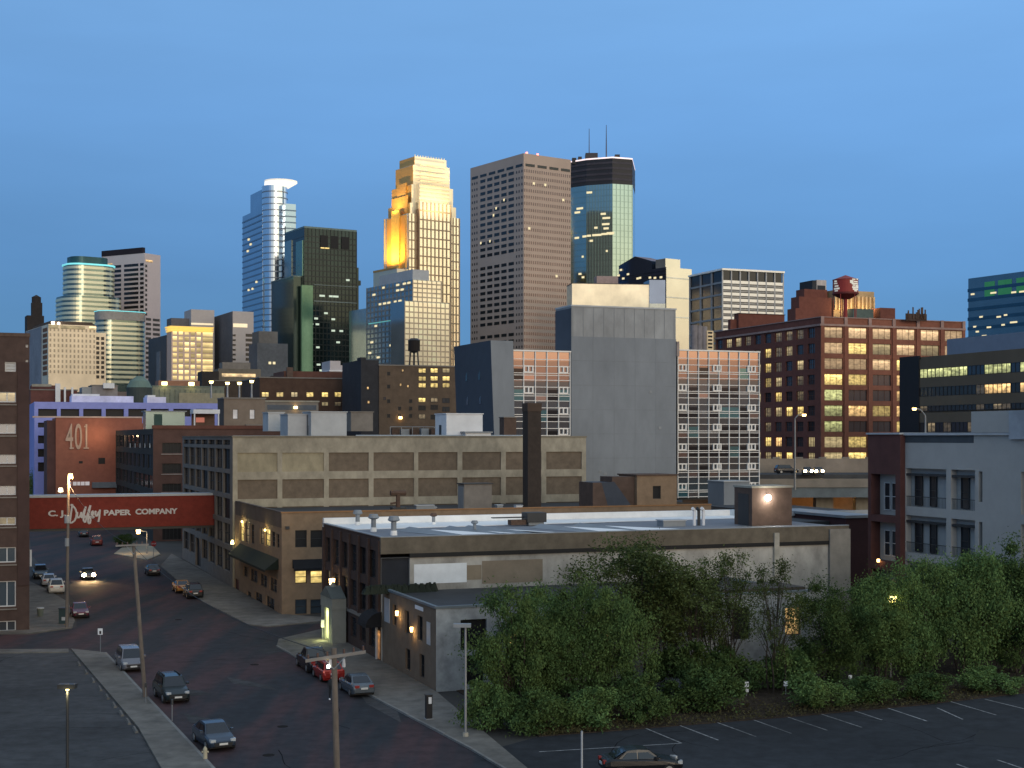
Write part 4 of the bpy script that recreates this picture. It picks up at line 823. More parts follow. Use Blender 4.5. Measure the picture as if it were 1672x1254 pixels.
f = Fr(366, 300); t = f.thing('tan_lift_block', 'square tan brick lift block with two white windows', 'rooftop block'); w_ = f.wx(433); top = f.z(651)
mb = MB(); wf = [(f.wx(a), f.wx(a+8.5), f.z(684), f.z(668), M('white blind bright', (.75,.72,.72)), 1, 1) for a in (380,407.5)]
facade(t, mb, (0,0), 0, w_, 0, top, wf, fr_dk, .2); wall(mb, (w_,0), math.pi/2, 8, 0, top); mb.face([(0,0,top),(w_,0,top),(w_,8,top),(0,8,top)]); part('block_wall', mb, M('taupe brick', (.21,.165,.13), .9, var=.15), t)
box('dark_side', t, M('shaded taupe brick', (.085,.07,.06), .9), -.1, 0, 0, 8, 0, top); box('coping', t, conc_g, -.2, w_+.2, -.2, 8, top, top+.3); box('lower_front', t, conc_g, f.wx(400), f.wx(436), -1.5, -.01, 0, f.z(693))  # left side sheet in darker brick, its shade put into the colour
# ================================================================== middle distance
def block(name, label, cat, px0, px1, ytop, Yd, mat, dep=14, rot=A, group=None, cop=None, zb=0):
    f = Fr(px0, Yd, rot); t = f.thing(name, label, cat, group); w_ = f.wx(px1); top = f.z(ytop)
    mb = MB(); mb.box(0, w_, 0, dep, zb, top); part('wall', mb, mat, t); box('coping', t, cop or conc_g, -.2, w_+.2, -.2, dep+.2, top, top+.35)
    return f, t, w_, top
def pwin(f, t, px0, px1, y0, y1, mat, y=-.0, frame=fr_dk, nx=2, nz=1):
    a = f.wx(px0); b = f.wx(px1); return inst('window', win_mesh(b-a, f.z(y0,a)-f.z(y1,a), mat, frame, nx, nz, .12), t, (a, y-.06, f.z(y1, a)))
f, t, w_, top = block('lit_brick_building', 'dark brown brick building with a row of yellow lit windows', 'building', 424, 600, 617, 420, M('dusk brown brick', (.085,.05,.035), .9), 30)
for a, b, m in ((427,439,lit_y),(451,463,lit_y),(475,486,lit_b),(500,512,lit_y),(525,536,lit_y),(546,557,lit_y),(563,574,pane),(580,590,pane)): pwin(f, t, a, b, 640, 648.5, m)
for a, b, m in ((525,536,lit_b),(546,557,lit_d),(563,574,lit_d),(462,473,pane),(440,451,pane)): pwin(f, t, a, b, 656, 663, m)
box('roof_storey', t, M('dusk maroon roof', (.11,.05,.038), .9), f.wx(468), f.wx(566), 4, 20, top, f.z(604)); box('roof_box', t, brick_br, f.wx(472), f.wx(482), 3, 4, top, f.z(598))
f, t, w_, top = block('stone_ledge_building', 'low grey stone building with one orange entry lamp', 'building', 433, 520, 656, 330, conc_g, 12, cop=conc)
box('window_strip', t, M('slate window strip', (.06,.08,.11), .4), .5, w_-.5, -.05, 0, f.z(669), f.z(661)); mb = MB(); mb.cyl(f.wx(482), -.5, .45, f.z(667), f.z(663), 8); part('entry_lamp', mb, lamp_o, t)
f, t, w_, top = block('white_stepped_building', 'small white stepped building above the dark brick roofs', 'building', 538, 588, 606, 470, M('white stucco', (.50,.46,.47), .85, var=.06), 14, cop=white)
box('upper_step', t, M('white stucco', (.5,.46,.47)), f.wx(539), f.wx(556), .1, 12, top, f.z(589)); box('middle_step', t, M('white stucco', (.5,.46,.47)), f.wx(556), f.wx(572), .1, 12, top, f.z(596))
for a in (543,560,568,577): 
    for y in (612,621,629): pwin(f, t, a, a+4, y, y+4, pane, nx=1)
f, t, w_, top = block('old_brown_building', 'old brown brick building with lit corner windows and rooftop water tank', 'building', 619, 748, 597, 400, M('old brown brick', (.115,.082,.058), .9), 24)
box('dark_side', t, M('slate party wall', (.035,.035,.04), .9), f.wx(590), -.01, .3, 22, 0, f.z(588)); box('side_cap', t, M('slate party wall', (.035,.035,.04)), f.wx(589), f.wx(598), .2, 4, f.z(588), f.z(584))
for r_, y in enumerate((601,614,625)):
    for c, a in enumerate((683,702.5,722)): pwin(f, t, a, a+12.5, y, y+8, lit_b if (r_ == 0 and c == 2) else lit_y)
for a, y, m in ((683,649,lit_y),(703,649,lit_d),(722,650,pane),(683,662,pane_k),(703,661,pane_k),(683,676,lit_d),(703,677,pane_k),(722,664,pane),(722,677,pane)): pwin(f, t, a, a+12, y, y+8, m)
for a, y in ((655.5,603),(652,626),(664,628),(599,631),(600,654),(626,648)): pwin(f, t, a, a+4, y, y+5, lit_w if a != 626 else pane, y=-.0 if a > 618 else .25, nx=1)
for a, y in ((632,628),(632,652),(668,652),(668,664),(650,664),(632,676),(650,676),(668,676),(632,607)): pwin(f, t, a, a+5, y, y+6, pane_k, nx=1)
mb = MB(); mb.cyl(f.wx(653), -.5, .5, f.z(684), f.z(680), 8); part('entry_lamp', mb, lamp_o, t)
s = 410/F; c = at(676, 590, 410); t = thing('water_tower', 'dark wooden water tank on legs above the old brown building', 'water tank', (c.x,c.y,0)); zz = lambda y: H-(y-HY)*s
mb = MB(); mb.cyl(0,0,9.8*s,zz(573),zz(556),16); part('tank', mb, M('black brown staves', (.022,.018,.017), .9), t); mb = MB(); mb.cyl(0,0,10.4*s,zz(556),zz(552.5),16,1); part('tank_roof', mb, dark, t); mb = MB(); mb.cyl(0,0,4*s,zz(576),zz(573),16,9*s); part('tank_base', mb, dark, t)
for sx in (-1,1):
    for sy in (-1,1): mb = MB(); mb.tube((sx*7.5*s,sy*7*s,zz(598)),(sx*5.5*s,sy*5*s,zz(573)),.16); part('leg', mb, dark, t)
mb = MB(); mb.tube((0,0,zz(598)),(0,0,zz(575)),.3); part('riser_pipe', mb, dark, t)
f, t, w_, top = block('red_stack_building', 'low dark red brick building with white roof stacks', 'building', 50, 126, 637, 430, M('dull red brick', (.13,.055,.048), .9), 20)
for a, w in ((90,8),(104,3),(116,3)): box('white_stack', t, white, f.wx(a), f.wx(a+w), -2, -.5, f.z(656), f.z(626 if w > 4 else 632))
box('cream_band', t, conc, f.wx(52), f.wx(84), -.3, 0, f.z(631), f.z(627)); box('upper_storey', t, M('dull red brick', (.13,.055,.048)), f.wx(52), f.wx(92), 4, 16, top, f.z(628))
f, t, w_, top = block('grey_plant_house', 'grey boxy rooftop plant house beyond the purple ramp', 'rooftop block', 150, 192, 630, 440, M('warm grey sheet', (.27,.25,.25), .85), 12)
box('side_bay', t, greym, f.wx(134), -.05, .4, 12, 0, f.z(632)); box('end_bay', t, M('brown grey sheet', (.15,.12,.11)), w_+.05, f.wx(207), .4, 12, 0, f.z(639)); box('white_unit', t, white, f.wx(168), f.wx(186), -2, -.2, f.z(634), f.z(625.5))
for (a, b, y0, y1, lb) in ((117,218,645,655,'long white rooftop unit on the purple ramp'),(240,271,647,655,'short white rooftop unit on the purple ramp')):
    f = Fr(a, 356); t = f.thing('white_roof_unit', lb, 'rooftop unit'); w_ = f.wx(b); box('casing', t, M('violet white casing', (.66,.66,.82)), 0, w_, 0, 8, 20, f.z(y0+1)); box('lid', t, white, .2, w_*.45, .3, 7, f.z(y0+1), f.z(y0-2))
s = 500/F; c = at(227.5, 640, 500); t = thing('domed_rotunda', 'dark drum with pale green copper dome', 'dome', (c.x,c.y,0)); zz = lambda y: H-(y-HY)*s
mb = MB(); mb.cyl(0,0,20*s,0,zz(633),24); part('drum', mb, M('dark copper drum', (.05,.062,.06), .7), t); mb = MB(); mb.cyl(0,0,20.5*s,zz(633),zz(622),24,15*s); mb.cyl(0,0,15*s,zz(622),zz(614),24,4*s); part('dome', mb, M('green copper', (.13,.19,.165), .7, var=.15), t)
f, t, w_, top = block('curved_green_hall', 'long pale green hall beside the copper dome', 'building', 249, 366, 631, 520, M('pale verdigris', (.19,.205,.165), .85), 20, cop=M('verdigris roof', (.15,.19,.17)))
for k in range(14): box('rib', t, M('verdigris rib', (.14,.165,.14)), w_*(k+.3)/14, w_*(k+.42)/14, -.3, 0, 0, top-1); 
box('cream_base', t, M('cream base', (.30,.27,.19)), f.wx(292), w_, -.6, -.31, 0, f.z(641)); box('orange_roof', t, M('dusty orange roof', (.25,.13,.09)), f.wx(262), f.wx(330), 6, 16, top, f.z(620))
for a in (268, 312): mb = MB(); mb.cyl(f.wx(a), -1, 1.0, f.z(628.5), f.z(623.5), 10); part('roof_lamp', mb, lamp_y, t)
f, t, w_, top = block('restaurant_building', 'dark hip roofed building with strip of warm lamps', 'building', 348, 440, 622, 640, M('umber wall', (.06,.045,.035), .9), 20)
box('pavilion', t, M('grey olive wall', (.17,.15,.12)), f.wx(358), f.wx(428), 3, 16, top, f.z(601)); box('top_floor', t, conc_g, f.wx(366), f.wx(412), 5, 14, f.z(601), f.z(590))
box('lamp_strip', t, lit('strip lamps', (1,.68,.3), 1.9, .35, .15), f.wx(364), f.wx(419), 2.7, 3, f.z(614.5), f.z(609)); box('dark_hip', t, M('umber roof', (.035,.03,.028)), f.wx(330), f.wx(358), 1, 14, 0, f.z(606))
for a, y, lb in ((345,624,'leftmost'),(371.5,626,'second from the left'),(391,626,'third from the left'),(411,623,'rightmost')):
    lamp_post('yellow rooftop lamp, '+lb+' of the four by the restaurant', a, y+2, 650, a+.01, y, 400, head=lamp_y, group='yellow rooftop lamps')
# ================================================================== downtown towers
def rings(t, name, mat, x0, x1, y0, y1, zs, h_, pr=.35):
    me = MB().box(x0-pr, x1+pr, y0-pr, y1+pr, 0, h_).mesh(name, mat)
    for z in zs: inst(name, me, t, (0,0,z))
def fins(t, name, mat, Wd, D, z0, z1, nx, ny, w_=.8, pr=.5, x0=0, y0=0):
    me = MB().box(-w_/2, w_/2, -pr, 0, 0, z1-z0).mesh(name, mat)
    for k in range(nx+1): inst(name, me, t, (x0+Wd*k/nx, y0, z0)) if nx else None
    me2 = MB().box(-pr, 0, -w_/2, w_/2, 0, z1-z0).mesh(name, mat)
    for k in range(1, ny+1): inst(name, me2, t, (x0, y0+D*k/ny, z0)) if ny else None
def litcells(t, Wd, D, z0, z1, nf, cells_f=(), cells_l=(), w_=4., h_=1.1, mat=None, pr=.45, x0=0, y0=0):
    m = mat or M('tower lit window', (.1,.1,.08), emit=(1,.85,.5), es=.95)
    a = MB().box(0, w_, -pr, 0, 0, h_).mesh('lit_window', m); b = MB().box(-pr, 0, 0, w_, 0, h_).mesh('lit_window', m); ph = (z1-z0)/nf
    for (u, k) in cells_f: inst('lit_window', a, t, (x0+u*(Wd-w_), y0, z0+k*ph+1))
    for (u, k) in cells_l: inst('lit_window', b, t, (x0, y0+u*(D-w_), z0+k*ph+1))
def zl(z0, z1, n): return [z0+(z1-z0)*k/n for k in range(n)]
rr = random.Random(42)
def cells(n, nf, lo=0): return [(rr.random(), rr.randrange(lo, nf)) for _ in range(n)]
# --- brown office tower
f = Fr(855, 940, B); Wd = f.wx(932); D = f.dy(768); top = f.z(250)
t = f.thing('brown_tower', 'tall flat topped brown tower with rows of dark windows on its left face', 'skyscraper')
bt = M('rose brown granite', (.49,.375,.305), .6, .4, .15, var=.06, scale=.02); box('shaft', t, bt, 0, Wd, 0, D, 0, top)
n = 41; ph = 4.35; zt0 = top-12.5
wk = M('tower window dark', (.012,.012,.014), .25, .5); wk2 = glass('rosy window', (.14,.10,.10), .15, .6)  # slit panes tinted rosy for the glow they reflect
mb = MB()
for c in range(5): u = D*(.175+c*.133); mb.box(-.12, 0, u, u+D*.095, 0, 2.1)
mw = mb.mesh('window_row', wk); mb = MB()
for c in (0.02,.07,.115,.86,.905,.95): mb.box(-.12, 0, D*c, D*c+1.2, 0, 1.7)
ms = mb.mesh('corner_window_row', M('brown smoked glass', (.06,.045,.04), .2, .5)); mb = MB()
for c in range(22): u = Wd*(c+.25)/22; mb.box(u, u+Wd/22*.5, -.12, 0, 0, 2.0)
mr = mb.mesh('slit_row', wk2)
skip = {13,20,21,28,29,30}
for k in range(n):
    z = zt0-k*ph
    if z < 8: break
    if k not in (13,24,29): inst('window_row', mw if True else ms, t, (0,0,z))
    inst('corner_window_row', ms, t, (0,0,z)); inst('slit_row', mr, t, (0,0,z))
for c in range(4): box('louvre_slot', t, wk, Wd*(.04+c*.25), Wd*(.23+c*.25), -.15, 0, top-8.5, top-6.7); 
for c in range(6): box('louvre_slot', t, wk, -.15, 0, D*(.02+c*.166), D*(.14+c*.166), top-8.5, top-6.7)
litcells(t, Wd, D, zt0-40*ph, zt0, 40, [(.2,38),(.45,38),(.85,36),(.7,24),(.1,31)], [(.5,35),(.62,30),(.8,30),(.35,36),(.55,34)], 1.6, 1.6, pr=.2)
for a in (2, 8): mb = MB(); mb.cyl(a*1.5+1, 2, .7, top, top+1.4, 8); part('aircraft_warning_lamp', mb, glow_mat('red lamp', (1,.22,.15), 4), t)
# --- octagonal dark glass tower with aerials
Yc = 1080; C0 = at(1000, 715, Yc).to_2d()
def march(P, ang, px_):
    d = Vector((math.cos(ang), math.sin(ang))); k = (px_-CX)/F; return P+d*((k*P.y-P.x)/(d.x-k*d.y))
P1 = march(C0, R(20), 1032.5); P2 = march(C0, R(180-21), 958); P3 = march(P2, R(180-40), 926); P4 = P3+Vector((10,40)); P5 = P1+Vector((6,45))
t = thing('octagonal_tower', 'tall dark green glass tower with glowing roof line and two aerials', 'skyscraper', (C0.x,C0.y,0)); pl = [(p-C0) for p in (C0,P1,P5,P4,P3,P2)]
zt = H+(715-257)*Yc/F; zc0 = H+(715-300)*Yc/F
g1 = glass('bottle green glass', (.33,.42,.39), .07, .9, .05); part('shaft', MB().prism(pl, 0, zc0), g1, t)
cr = M('charcoal crown', (.022,.021,.025), .5, .4, var=.08); part('crown', MB().prism(pl, zc0, zt), cr, t)
sc_ = lambda k: [((p.x-12)*k+12, (p.y-20)*k+20) for p in pl]
for k in range(4): part('crown_band', MB().prism(sc_(1.01), zc0+3+k*4.2, zc0+4.6+k*4.2), M('violet grey band', (.055,.05,.062), .6), t)
part('roof_light', MB().prism(sc_(1.012), zt-.5, zt+.5), glow_mat('roof line light', (1,.80,.78), .95), t)
for k in range(46):
    z = 6+k*(zc0-6)/46; part('floor_line', MB().prism(sc_(1.0025), z, z+.7, cap=False), glass('green floor line', (.27,.35,.32), .1, .85, .05), t)
def edge_fins(t, a, b, n, z0, z1, mat, w_=.5):
    d = (b-a); nn = Vector((d.y, -d.x)).normalized(); ang = math.atan2(d.y, d.x)
    me = MB().box(-w_/2, w_/2, -.35, 0, z0, z1).mesh('mullion', mat)
    for k in range(n+1): q = a+d*k/n; inst('mullion', me, t, (q.x, q.y, 0), ang)
edge_fins(t, pl[5], pl[0], 9, 0, zc0, glass('green floor line', (.2,.3,.28))); edge_fins(t, pl[0], pl[1], 5, 0, zc0, glass('green floor line', (.2,.3,.28)))
d = pl[0]-pl[5]; ang = math.atan2(d.y, d.x); lw = M('tower lit window', (.1,.1,.08), emit=(1,.85,.5), es=1.25)
for u, y, w_ in ((.12,393,2.5),(.0,313.5,4.5),(-.25,338,6),(-.3,344,5),(.55,350,4),(.62,357,6),(.6,367,6),(.66,374,4),(-.1,385,4),(.02,384.5,3),(.22,384,5),(.38,384,4),(.58,383,5),(.78,382,6),(.85,383,4),(-.3,386,4),(-.12,418,1.6),(-.2,446,2.6),(-.12,452,2.2),(.3,372,2.5),(.75,411,1.4)):
    q = pl[5]+d*u if u >= 0 else pl[5]+(pl[4]-pl[5])*(-u*2); me = MB().box(0, w_, -.45, 0, 0, 1.5).mesh('lit_window', lw)
    inst('lit_window', me, t, (q.x, q.y, H+(715-y)*Yc/F), ang if u >= 0 else math.atan2((pl[5]-pl[4]).y, (pl[5]-pl[4]).x))
for px_, y, w_ in ((962,210,.45),(990,204,.65)):
    q = at(px_, 715, 1095)-Vector((C0.x,C0.y,0)); mb = MB(); mb.tube((q.x,q.y,zt-2),(q.x,q.y,H+(715-y)*1095/F),w_,.2); part('aerial', mb, M('dusky blue steel', (.10,.11,.15)), t)
for a, b, y in ((956,976,250),(934,941,258),(944,950,256),(1004,1012,252.5)): p = at(a,y,1095); q = at(b,y,1095); box('roof_plant', t, cr, p.x-C0.x, q.x-C0.x, 14, 24, zt-2, p.z)
# --- stepped golden stone tower
f = Fr(667, 1068, B); Wd = f.wx(750); D = f.dy(628)
t = f.thing('golden_stepped_tower', 'floodlit golden stone tower with stepped crown', 'skyscraper')
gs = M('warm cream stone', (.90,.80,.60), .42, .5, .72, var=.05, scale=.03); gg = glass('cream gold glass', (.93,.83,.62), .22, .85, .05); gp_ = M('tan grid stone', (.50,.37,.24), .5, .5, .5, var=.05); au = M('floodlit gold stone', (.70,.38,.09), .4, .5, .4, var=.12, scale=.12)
zA = f.z(348); zB = f.z(330); zC = f.z(299); zD = f.z(266); zE = f.z(251)
ii = (0, 2.2, 4.2, 6.4, 8.6)
box('shaft', t, gg, 0, Wd, 0, D, 0, zA); box('second_tier', t, gs, ii[1], Wd-ii[1], ii[1]*.6, D-ii[1], zA, zB)
box('third_tier', t, gs, ii[2], Wd-ii[2], ii[2]*.6, D-ii[2], zB, zC); box('fourth_tier', t, gs, ii[3], Wd-ii[3], ii[3]*.6, D-ii[3], zC, zD); box('top_tier', t, gs, ii[4], Wd-ii[4], ii[4]*.6, D-ii[4], zD, zE)
box('center_bay', t, gg, f.wx(682), f.wx(733), -2.2, -.01, 0, f.z(328)); box('center_bay_crown', t, gs, f.wx(683), f.wx(732), -1.6, ii[3], f.z(328), f.z(298))
for z in zl(f.z(326), f.z(262), 10): box('crown_ledge', t, M('deep cream stone', (.60,.50,.34), .5), f.wx(683.5), f.wx(731.5), -2, -1.6, z, z+.8)  # ledges in a deeper cream than the tiers
fins(t, 'pier', gp_, Wd, D, 0, zA, 16, 9, .75, .5)
me = MB().box(-.3, Wd+.3, -.42, 0, 0, .9).mesh('spandrel', gp_)
for z in zl(4, zA, 27): inst('spandrel', me, t, (0,0,z))
a, b = f.wx(682), f.wx(733); me = MB().box(a, b, -2.65, -2.2, 0, .9).mesh('bay_spandrel', gp_)
for z in zl(4, f.z(328), 28): inst('bay_spandrel', me, t, (0,0,z))
me = MB().box(-.38, .38, -2.75, -2.2, 0, f.z(328)).mesh('bay_pier', gp_)
for k in range(9): inst('bay_pier', me, t, (a+(b-a)*k/8, 0, 0))
for x0_, x1_ in ((a-1.2,a),(b,b+1.0)): box('bay_return', t, M('bronze return', (.22,.13,.08), .4, .5, .4), x0_, x1_, -2.4, 0, 0, f.z(340))
zl0 = f.z(436)
box('gold_bay', t, au, -.9, -.001, D*.10, D*.86, zl0, zA-1); box('gold_bay_core', t, M('floodlit bright gold', (.95,.60,.12), .4, .5, .4), -2.0, -.9, D*.30, D*.62, zl0, zA+4)  # floodlight shading in the colours: bright core, deeper orange edges
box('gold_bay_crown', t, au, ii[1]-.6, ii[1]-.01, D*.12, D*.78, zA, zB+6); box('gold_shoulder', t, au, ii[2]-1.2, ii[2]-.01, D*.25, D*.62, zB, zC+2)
for k, (a_, b_) in enumerate(((zA,zB),(zB,zC),(zC,zD),(zD,zE))): box('floodlit_face', t, au, ii[k+1]-.25, ii[k+1]-.001, ii[k+1]*.6, D-ii[k+1], a_, b_-.3)  # thin sheets colour each tier's left face floodlit gold
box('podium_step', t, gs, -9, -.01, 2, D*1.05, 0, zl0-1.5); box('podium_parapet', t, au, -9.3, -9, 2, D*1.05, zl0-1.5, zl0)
me = MB().box(0, .5, -.4, 0, 0, .5)
for k in range(12): box('crown_finial', t, gs, ii[4]+k*(Wd-2*ii[4])/12, ii[4]+k*(Wd-2*ii[4])/12+.6, ii[4]*.6, ii[4]*.6+.6, zE, zE+1.2)
gl = (1,.58,.13)
for k in (0.28,.5,.72): lamp_light('floodlight', t, (-11, D*k, zl0+3), gl, 85000, 1, 150, (.35,0,1), 1)
lamp_light('floodlight', t, (-10, D*.45, zA+1), (1,.66,.22), 60000, 1, 150, (.35,0,1), 1); lamp_light('floodlight', t, (Wd*.5, -22, zA-4), (1,.76,.42), 120000, 1, 140, (0,.45,1), 1); lamp_light('floodlight', t, (Wd*.2, -20, zC), (1,.76,.42), 60000, 1, 140, (0,.4,1), 1)
lamp_light('floodlight', t, (Wd*.8, -20, zC), (1,.76,.42), 60000, 1, 140, (0,.4,1), 1)
# --- cylinder tower with lit fan crown
f = Fr(430, 1100, R(28)); t = f.thing('cylinder_tower', 'slim steel and glass tower with a bright cylinder and fan crown', 'skyscraper')
bgl = glass('steel blue glass', (.30,.40,.50), .08, .9, .06); sil = glass('silver glass', (.66,.72,.78), .10, .92, .04)
D = f.dy(396); box('left_slab', t, bgl, 0, 8, 2, D, 0, f.z(338)); D2 = f.dy(408.5); box('upper_slab', t, bgl, .2, 14, 3, D2, f.z(338), f.z(308))
xc = f.wx(450); rc = 21*1085/F; mb = MB(); mb.cyl(xc, 2, rc, 0, f.z(303), 40); part('cylinder', mb, sil, t, smooth=False)
me = MB().cyl(xc, 2, rc+.25, 0, .9, 40).mesh('floor_ring', M('steel ring', (.30,.33,.36), .4, .5, .7))
for z in zl(4, f.z(304), 44): inst('floor_ring', me, t, (0,0,z))
xs = f.wx(466); fs = Fr(466, 1092, R(28)); ox = f.loc(fs.O); ws = fs.wx(483); ds = fs.dy(449)
box('right_slab', t, bgl, ox[0], ox[0]+ws, ox[1], ox[1]+ds+8, 0, f.z(335)); box('black_seam', t, dark, ox[0]-.6, ox[0]+.1, ox[1]-.3, ox[1]+.6, f.z(520), f.z(372))
me = MB().box(-.3, 8, 1.7, D+.3, 0, 1.1).mesh('spandrel', glass('deep blue spandrel', (.10,.15,.22), .15, .7))
for z in zl(4, f.z(340), 42): inst('spandrel', me, t, (0,0,z))
me = MB().box(ox[0]-.3, ox[0]+ws+.3, ox[1]-.3, ox[1]+ds+8.3, 0, 1.0).mesh('spandrel', glass('deep blue spandrel', (.10,.15,.22)))
for z in zl(4, f.z(337), 42): inst('spandrel', me, t, (0,0,z))
cw = glow_mat('crown light', (1,.93,.78), 1.05); n = 32; zt = f.z(299); xcc = f.wx(455)
e1 = [(xc+1.5+math.cos(2*math.pi*k/n)*(rc*.97), 2+math.sin(2*math.pi*k/n)*rc) for k in range(n)]; e2 = [(xcc+2.2+math.cos(2*math.pi*k/n)*(rc*1.30), 1+math.sin(2*math.pi*k/n)*(rc*1.2)) for k in range(n)]
part('fan_crown', MB().prism(e1, f.z(304), f.z(295.5), 0, e2), cw, t); part('crown_rim', MB().prism(e2, f.z(295.5), f.z(293)), M('white crown rim', (.75,.72,.66), .6, emit=(1,.93,.8), es=.55), t)
litcells(t, 8, D, 10, f.z(338), 42, (), [(.7,37),(.75,35),(.6,36),(.3,29),(.5,28),(.7,28),(.8,13),(.6,12),(.75,9),(.6,9),(.8,16)], 3.5, 1.5, pr=.5)
for k in range(3): mb = MB(); mb.tube((2+k*2, 8, f.z(308)), (1.5+k*2, 8, f.z(303)), .2); part('mast', mb, dark, t)
# --- dark green stepped glass tower
f = Fr(497, 1000, R(30)); t = f.thing('dark_green_tower', 'dark green glass tower with stepped sides and a green reflecting strip', 'skyscraper')
dg = glass('black green glass', (.016,.030,.031), .12, .6, .2); dg2 = glass('dark green glass', (.035,.055,.052), .12, .6, .12); dl = glass('dark floor line', (.018,.026,.026), .3, .4)
Wd = f.wx(582); D = f.dy(465); top = f.z(372); box('main_shaft', t, dg, 0, Wd, 0, D, 0, top); box('roof_band', t, M('teal grey band', (.12,.17,.165), .4, .5, .5), -.2, Wd+.2, -.2, D+.2, top, f.z(369))
Dl = f.dy(451); box('lower_wing', t, dg2, -7, -.01, 3, Dl*.85, 0, f.z(452)); box('wing_cap', t, M('teal grey band', (.12,.17,.165)), -7.3, -.02, 2.8, Dl*.85+.2, f.z(452), f.z(450))
wr = f.wx(586.5); box('right_lower', t, dg, Wd+.01, wr, 1, D, 0, f.z(431)); box('right_step', t, dg, wr+.01, f.wx(591), 2, D, f.z(460), f.z(452))
gs_ = M('green reflection glass', (.09,.17,.11), .2, .6, .5, emit=(.12,.30,.17), es=.10)  # green reflection painted as a tint with a faint glow
box('green_strip', t, gs_, f.wx(493,-2.2), f.wx(511,-2.2), -2.2, -.01, 0, f.z(466)); box('green_bay', t, M('sea green glass', (.12,.22,.19), .15, .6, .7), -1.2, -.01, 1, D*.35, f.z(450), f.z(392)); box('grey_bay', t, glass('grey sheen glass', (.22,.28,.28), .1, .8), -.6, -.001, D*.62, D*.98, f.z(452), f.z(385))
rings(t, 'floor_line', dl, 0, Wd, 0, D, zl(4, top-2, 40), .9, .2)
fins(t, 'mullion', dl, Wd, 0, 0, top, 14, 0, .5, .45)
for a in (523,540,557): box('crown_recess', t, pane_k, f.wx(a), f.wx(a+12), -.7, -.46, f.z(402), f.z(382)); 
box('lit_ledge', t, lit_y, f.wx(523), f.wx(537), -.85, -.7, f.z(404), f.z(402)); box('pale_ledge', t, M('pale ledge', (.2,.24,.23), .5), f.wx(512), Wd, -.9, 0, f.z(464.5), f.z(463.5)); box('pale_ledge', t, M('pale ledge', (.2,.24,.23)), f.wx(512), Wd, -.9, 0, f.z(491.5), f.z(490))
lw2 = M('tower lit pale', (.1,.1,.08), emit=(.8,.95,.75), es=.75)
litcells(t, Wd, D, 4, top, 40, [(.3,28),(.34,28),(.5,28),(.58,28),(.62,28),(.4,25),(.55,24),(.2,24),(.25,16),(.3,15),(.36,16),(.42,15),(.28,13),(.3,12),(.75,15),(.7,7),(.3,5),(.85,31),(.55,22),(.65,20)]+cells(14,24), [(.2,28),(.5,28)], 2.6, 1.3, lw2, .6)
# --- grey glass stepped block before the golden tower
f = Fr(674, 900, R(33)); t = f.thing('grey_stepped_block', 'grey glass stepped office block in front of the golden tower', 'office building')
gb = glass('grey blue glass', (.27,.33,.36), .12, .8, .12); gc = M('cream glass front', (.98,.88,.66), .3, .5, .85, var=.12, scale=.1); D = f.dy(599); Wd = f.wx(720.5); top = f.z(456)  # front skin coloured cream to carry the reflected evening glow
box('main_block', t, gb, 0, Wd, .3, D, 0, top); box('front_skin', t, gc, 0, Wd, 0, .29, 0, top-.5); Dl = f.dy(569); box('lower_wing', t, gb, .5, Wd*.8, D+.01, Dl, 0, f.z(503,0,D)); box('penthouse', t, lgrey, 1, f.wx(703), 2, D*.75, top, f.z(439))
fl = Fr(661, 885, R(33)); o = f.loc(fl.O); wl_ = fl.wx(734); dl_ = fl.dy(645); box('lower_front', t, gb, o[0], o[0]+wl_, o[1]+.3, o[1]+dl_+6, 0, fl.z(491)); box('lower_front_skin', t, gc, o[0], o[0]+wl_, o[1], o[1]+.29, 0, fl.z(491)-.4)
gf = M('grey mullion', (.24,.25,.25), .5, .4, .4); cf = M('cream mullion', (.50,.40,.28), .6)
me = MB().box(-.3, 0, 0, D, 0, 1.1).mesh('spandrel', gf)
for z in zl(f.z(600), top, 16): inst('spandrel', me, t, (0,0,z)); 
me = MB().box(0, Wd, -.25, 0, 0, .8).mesh('front_spandrel', cf)
for z in zl(fl.z(489), top, 5): inst('front_spandrel', me, t, (0,0,z))
me = MB().box(o[0], o[0]+wl_, o[1]-.25, o[1], 0, .8).mesh('front_spandrel', cf)
for z in zl(fl.z(600), fl.z(492), 12): inst('front_spandrel', me, t, (0,0,z))
me = MB().box(-.25, .25, -.3, 0, 0, fl.z(491)).mesh('front_mullion', cf)
for k in range(11): inst('front_mullion', me, t, (o[0]+wl_*k/10, o[1], 0))
me = MB().box(-.25, .25, -.3, 0, 0, top).mesh('front_mullion', cf)
for k in range(7): inst('front_mullion', me, t, (Wd*k/6, 0, 0))
me = MB().box(-.35, 0, -.3, .3, 0, top).mesh('mullion', gf)
for k in range(1, 13): inst('mullion', me, t, (0, D*k/12, 0))
litcells(t, Wd, D, f.z(600), top, 16, (), [(.05,15),(.15,15),(.3,15),(.62,15),(.85,14),(.2,14),(.3,14),(.5,12),(.25,12),(.35,12),(.6,12),(.7,12),(.1,9),(.2,9),(.15,11),(.9,5),(.95,3),(.75,2),(.45,4),(.2,1),(.8,8)], 3.4, 1.3, pr=.5)
box('teal_band', t, glow_mat('faint teal strip', (.2,.6,.55), .45), -.45, 0, D*.45, D*.95, f.z(519), f.z(517.5))
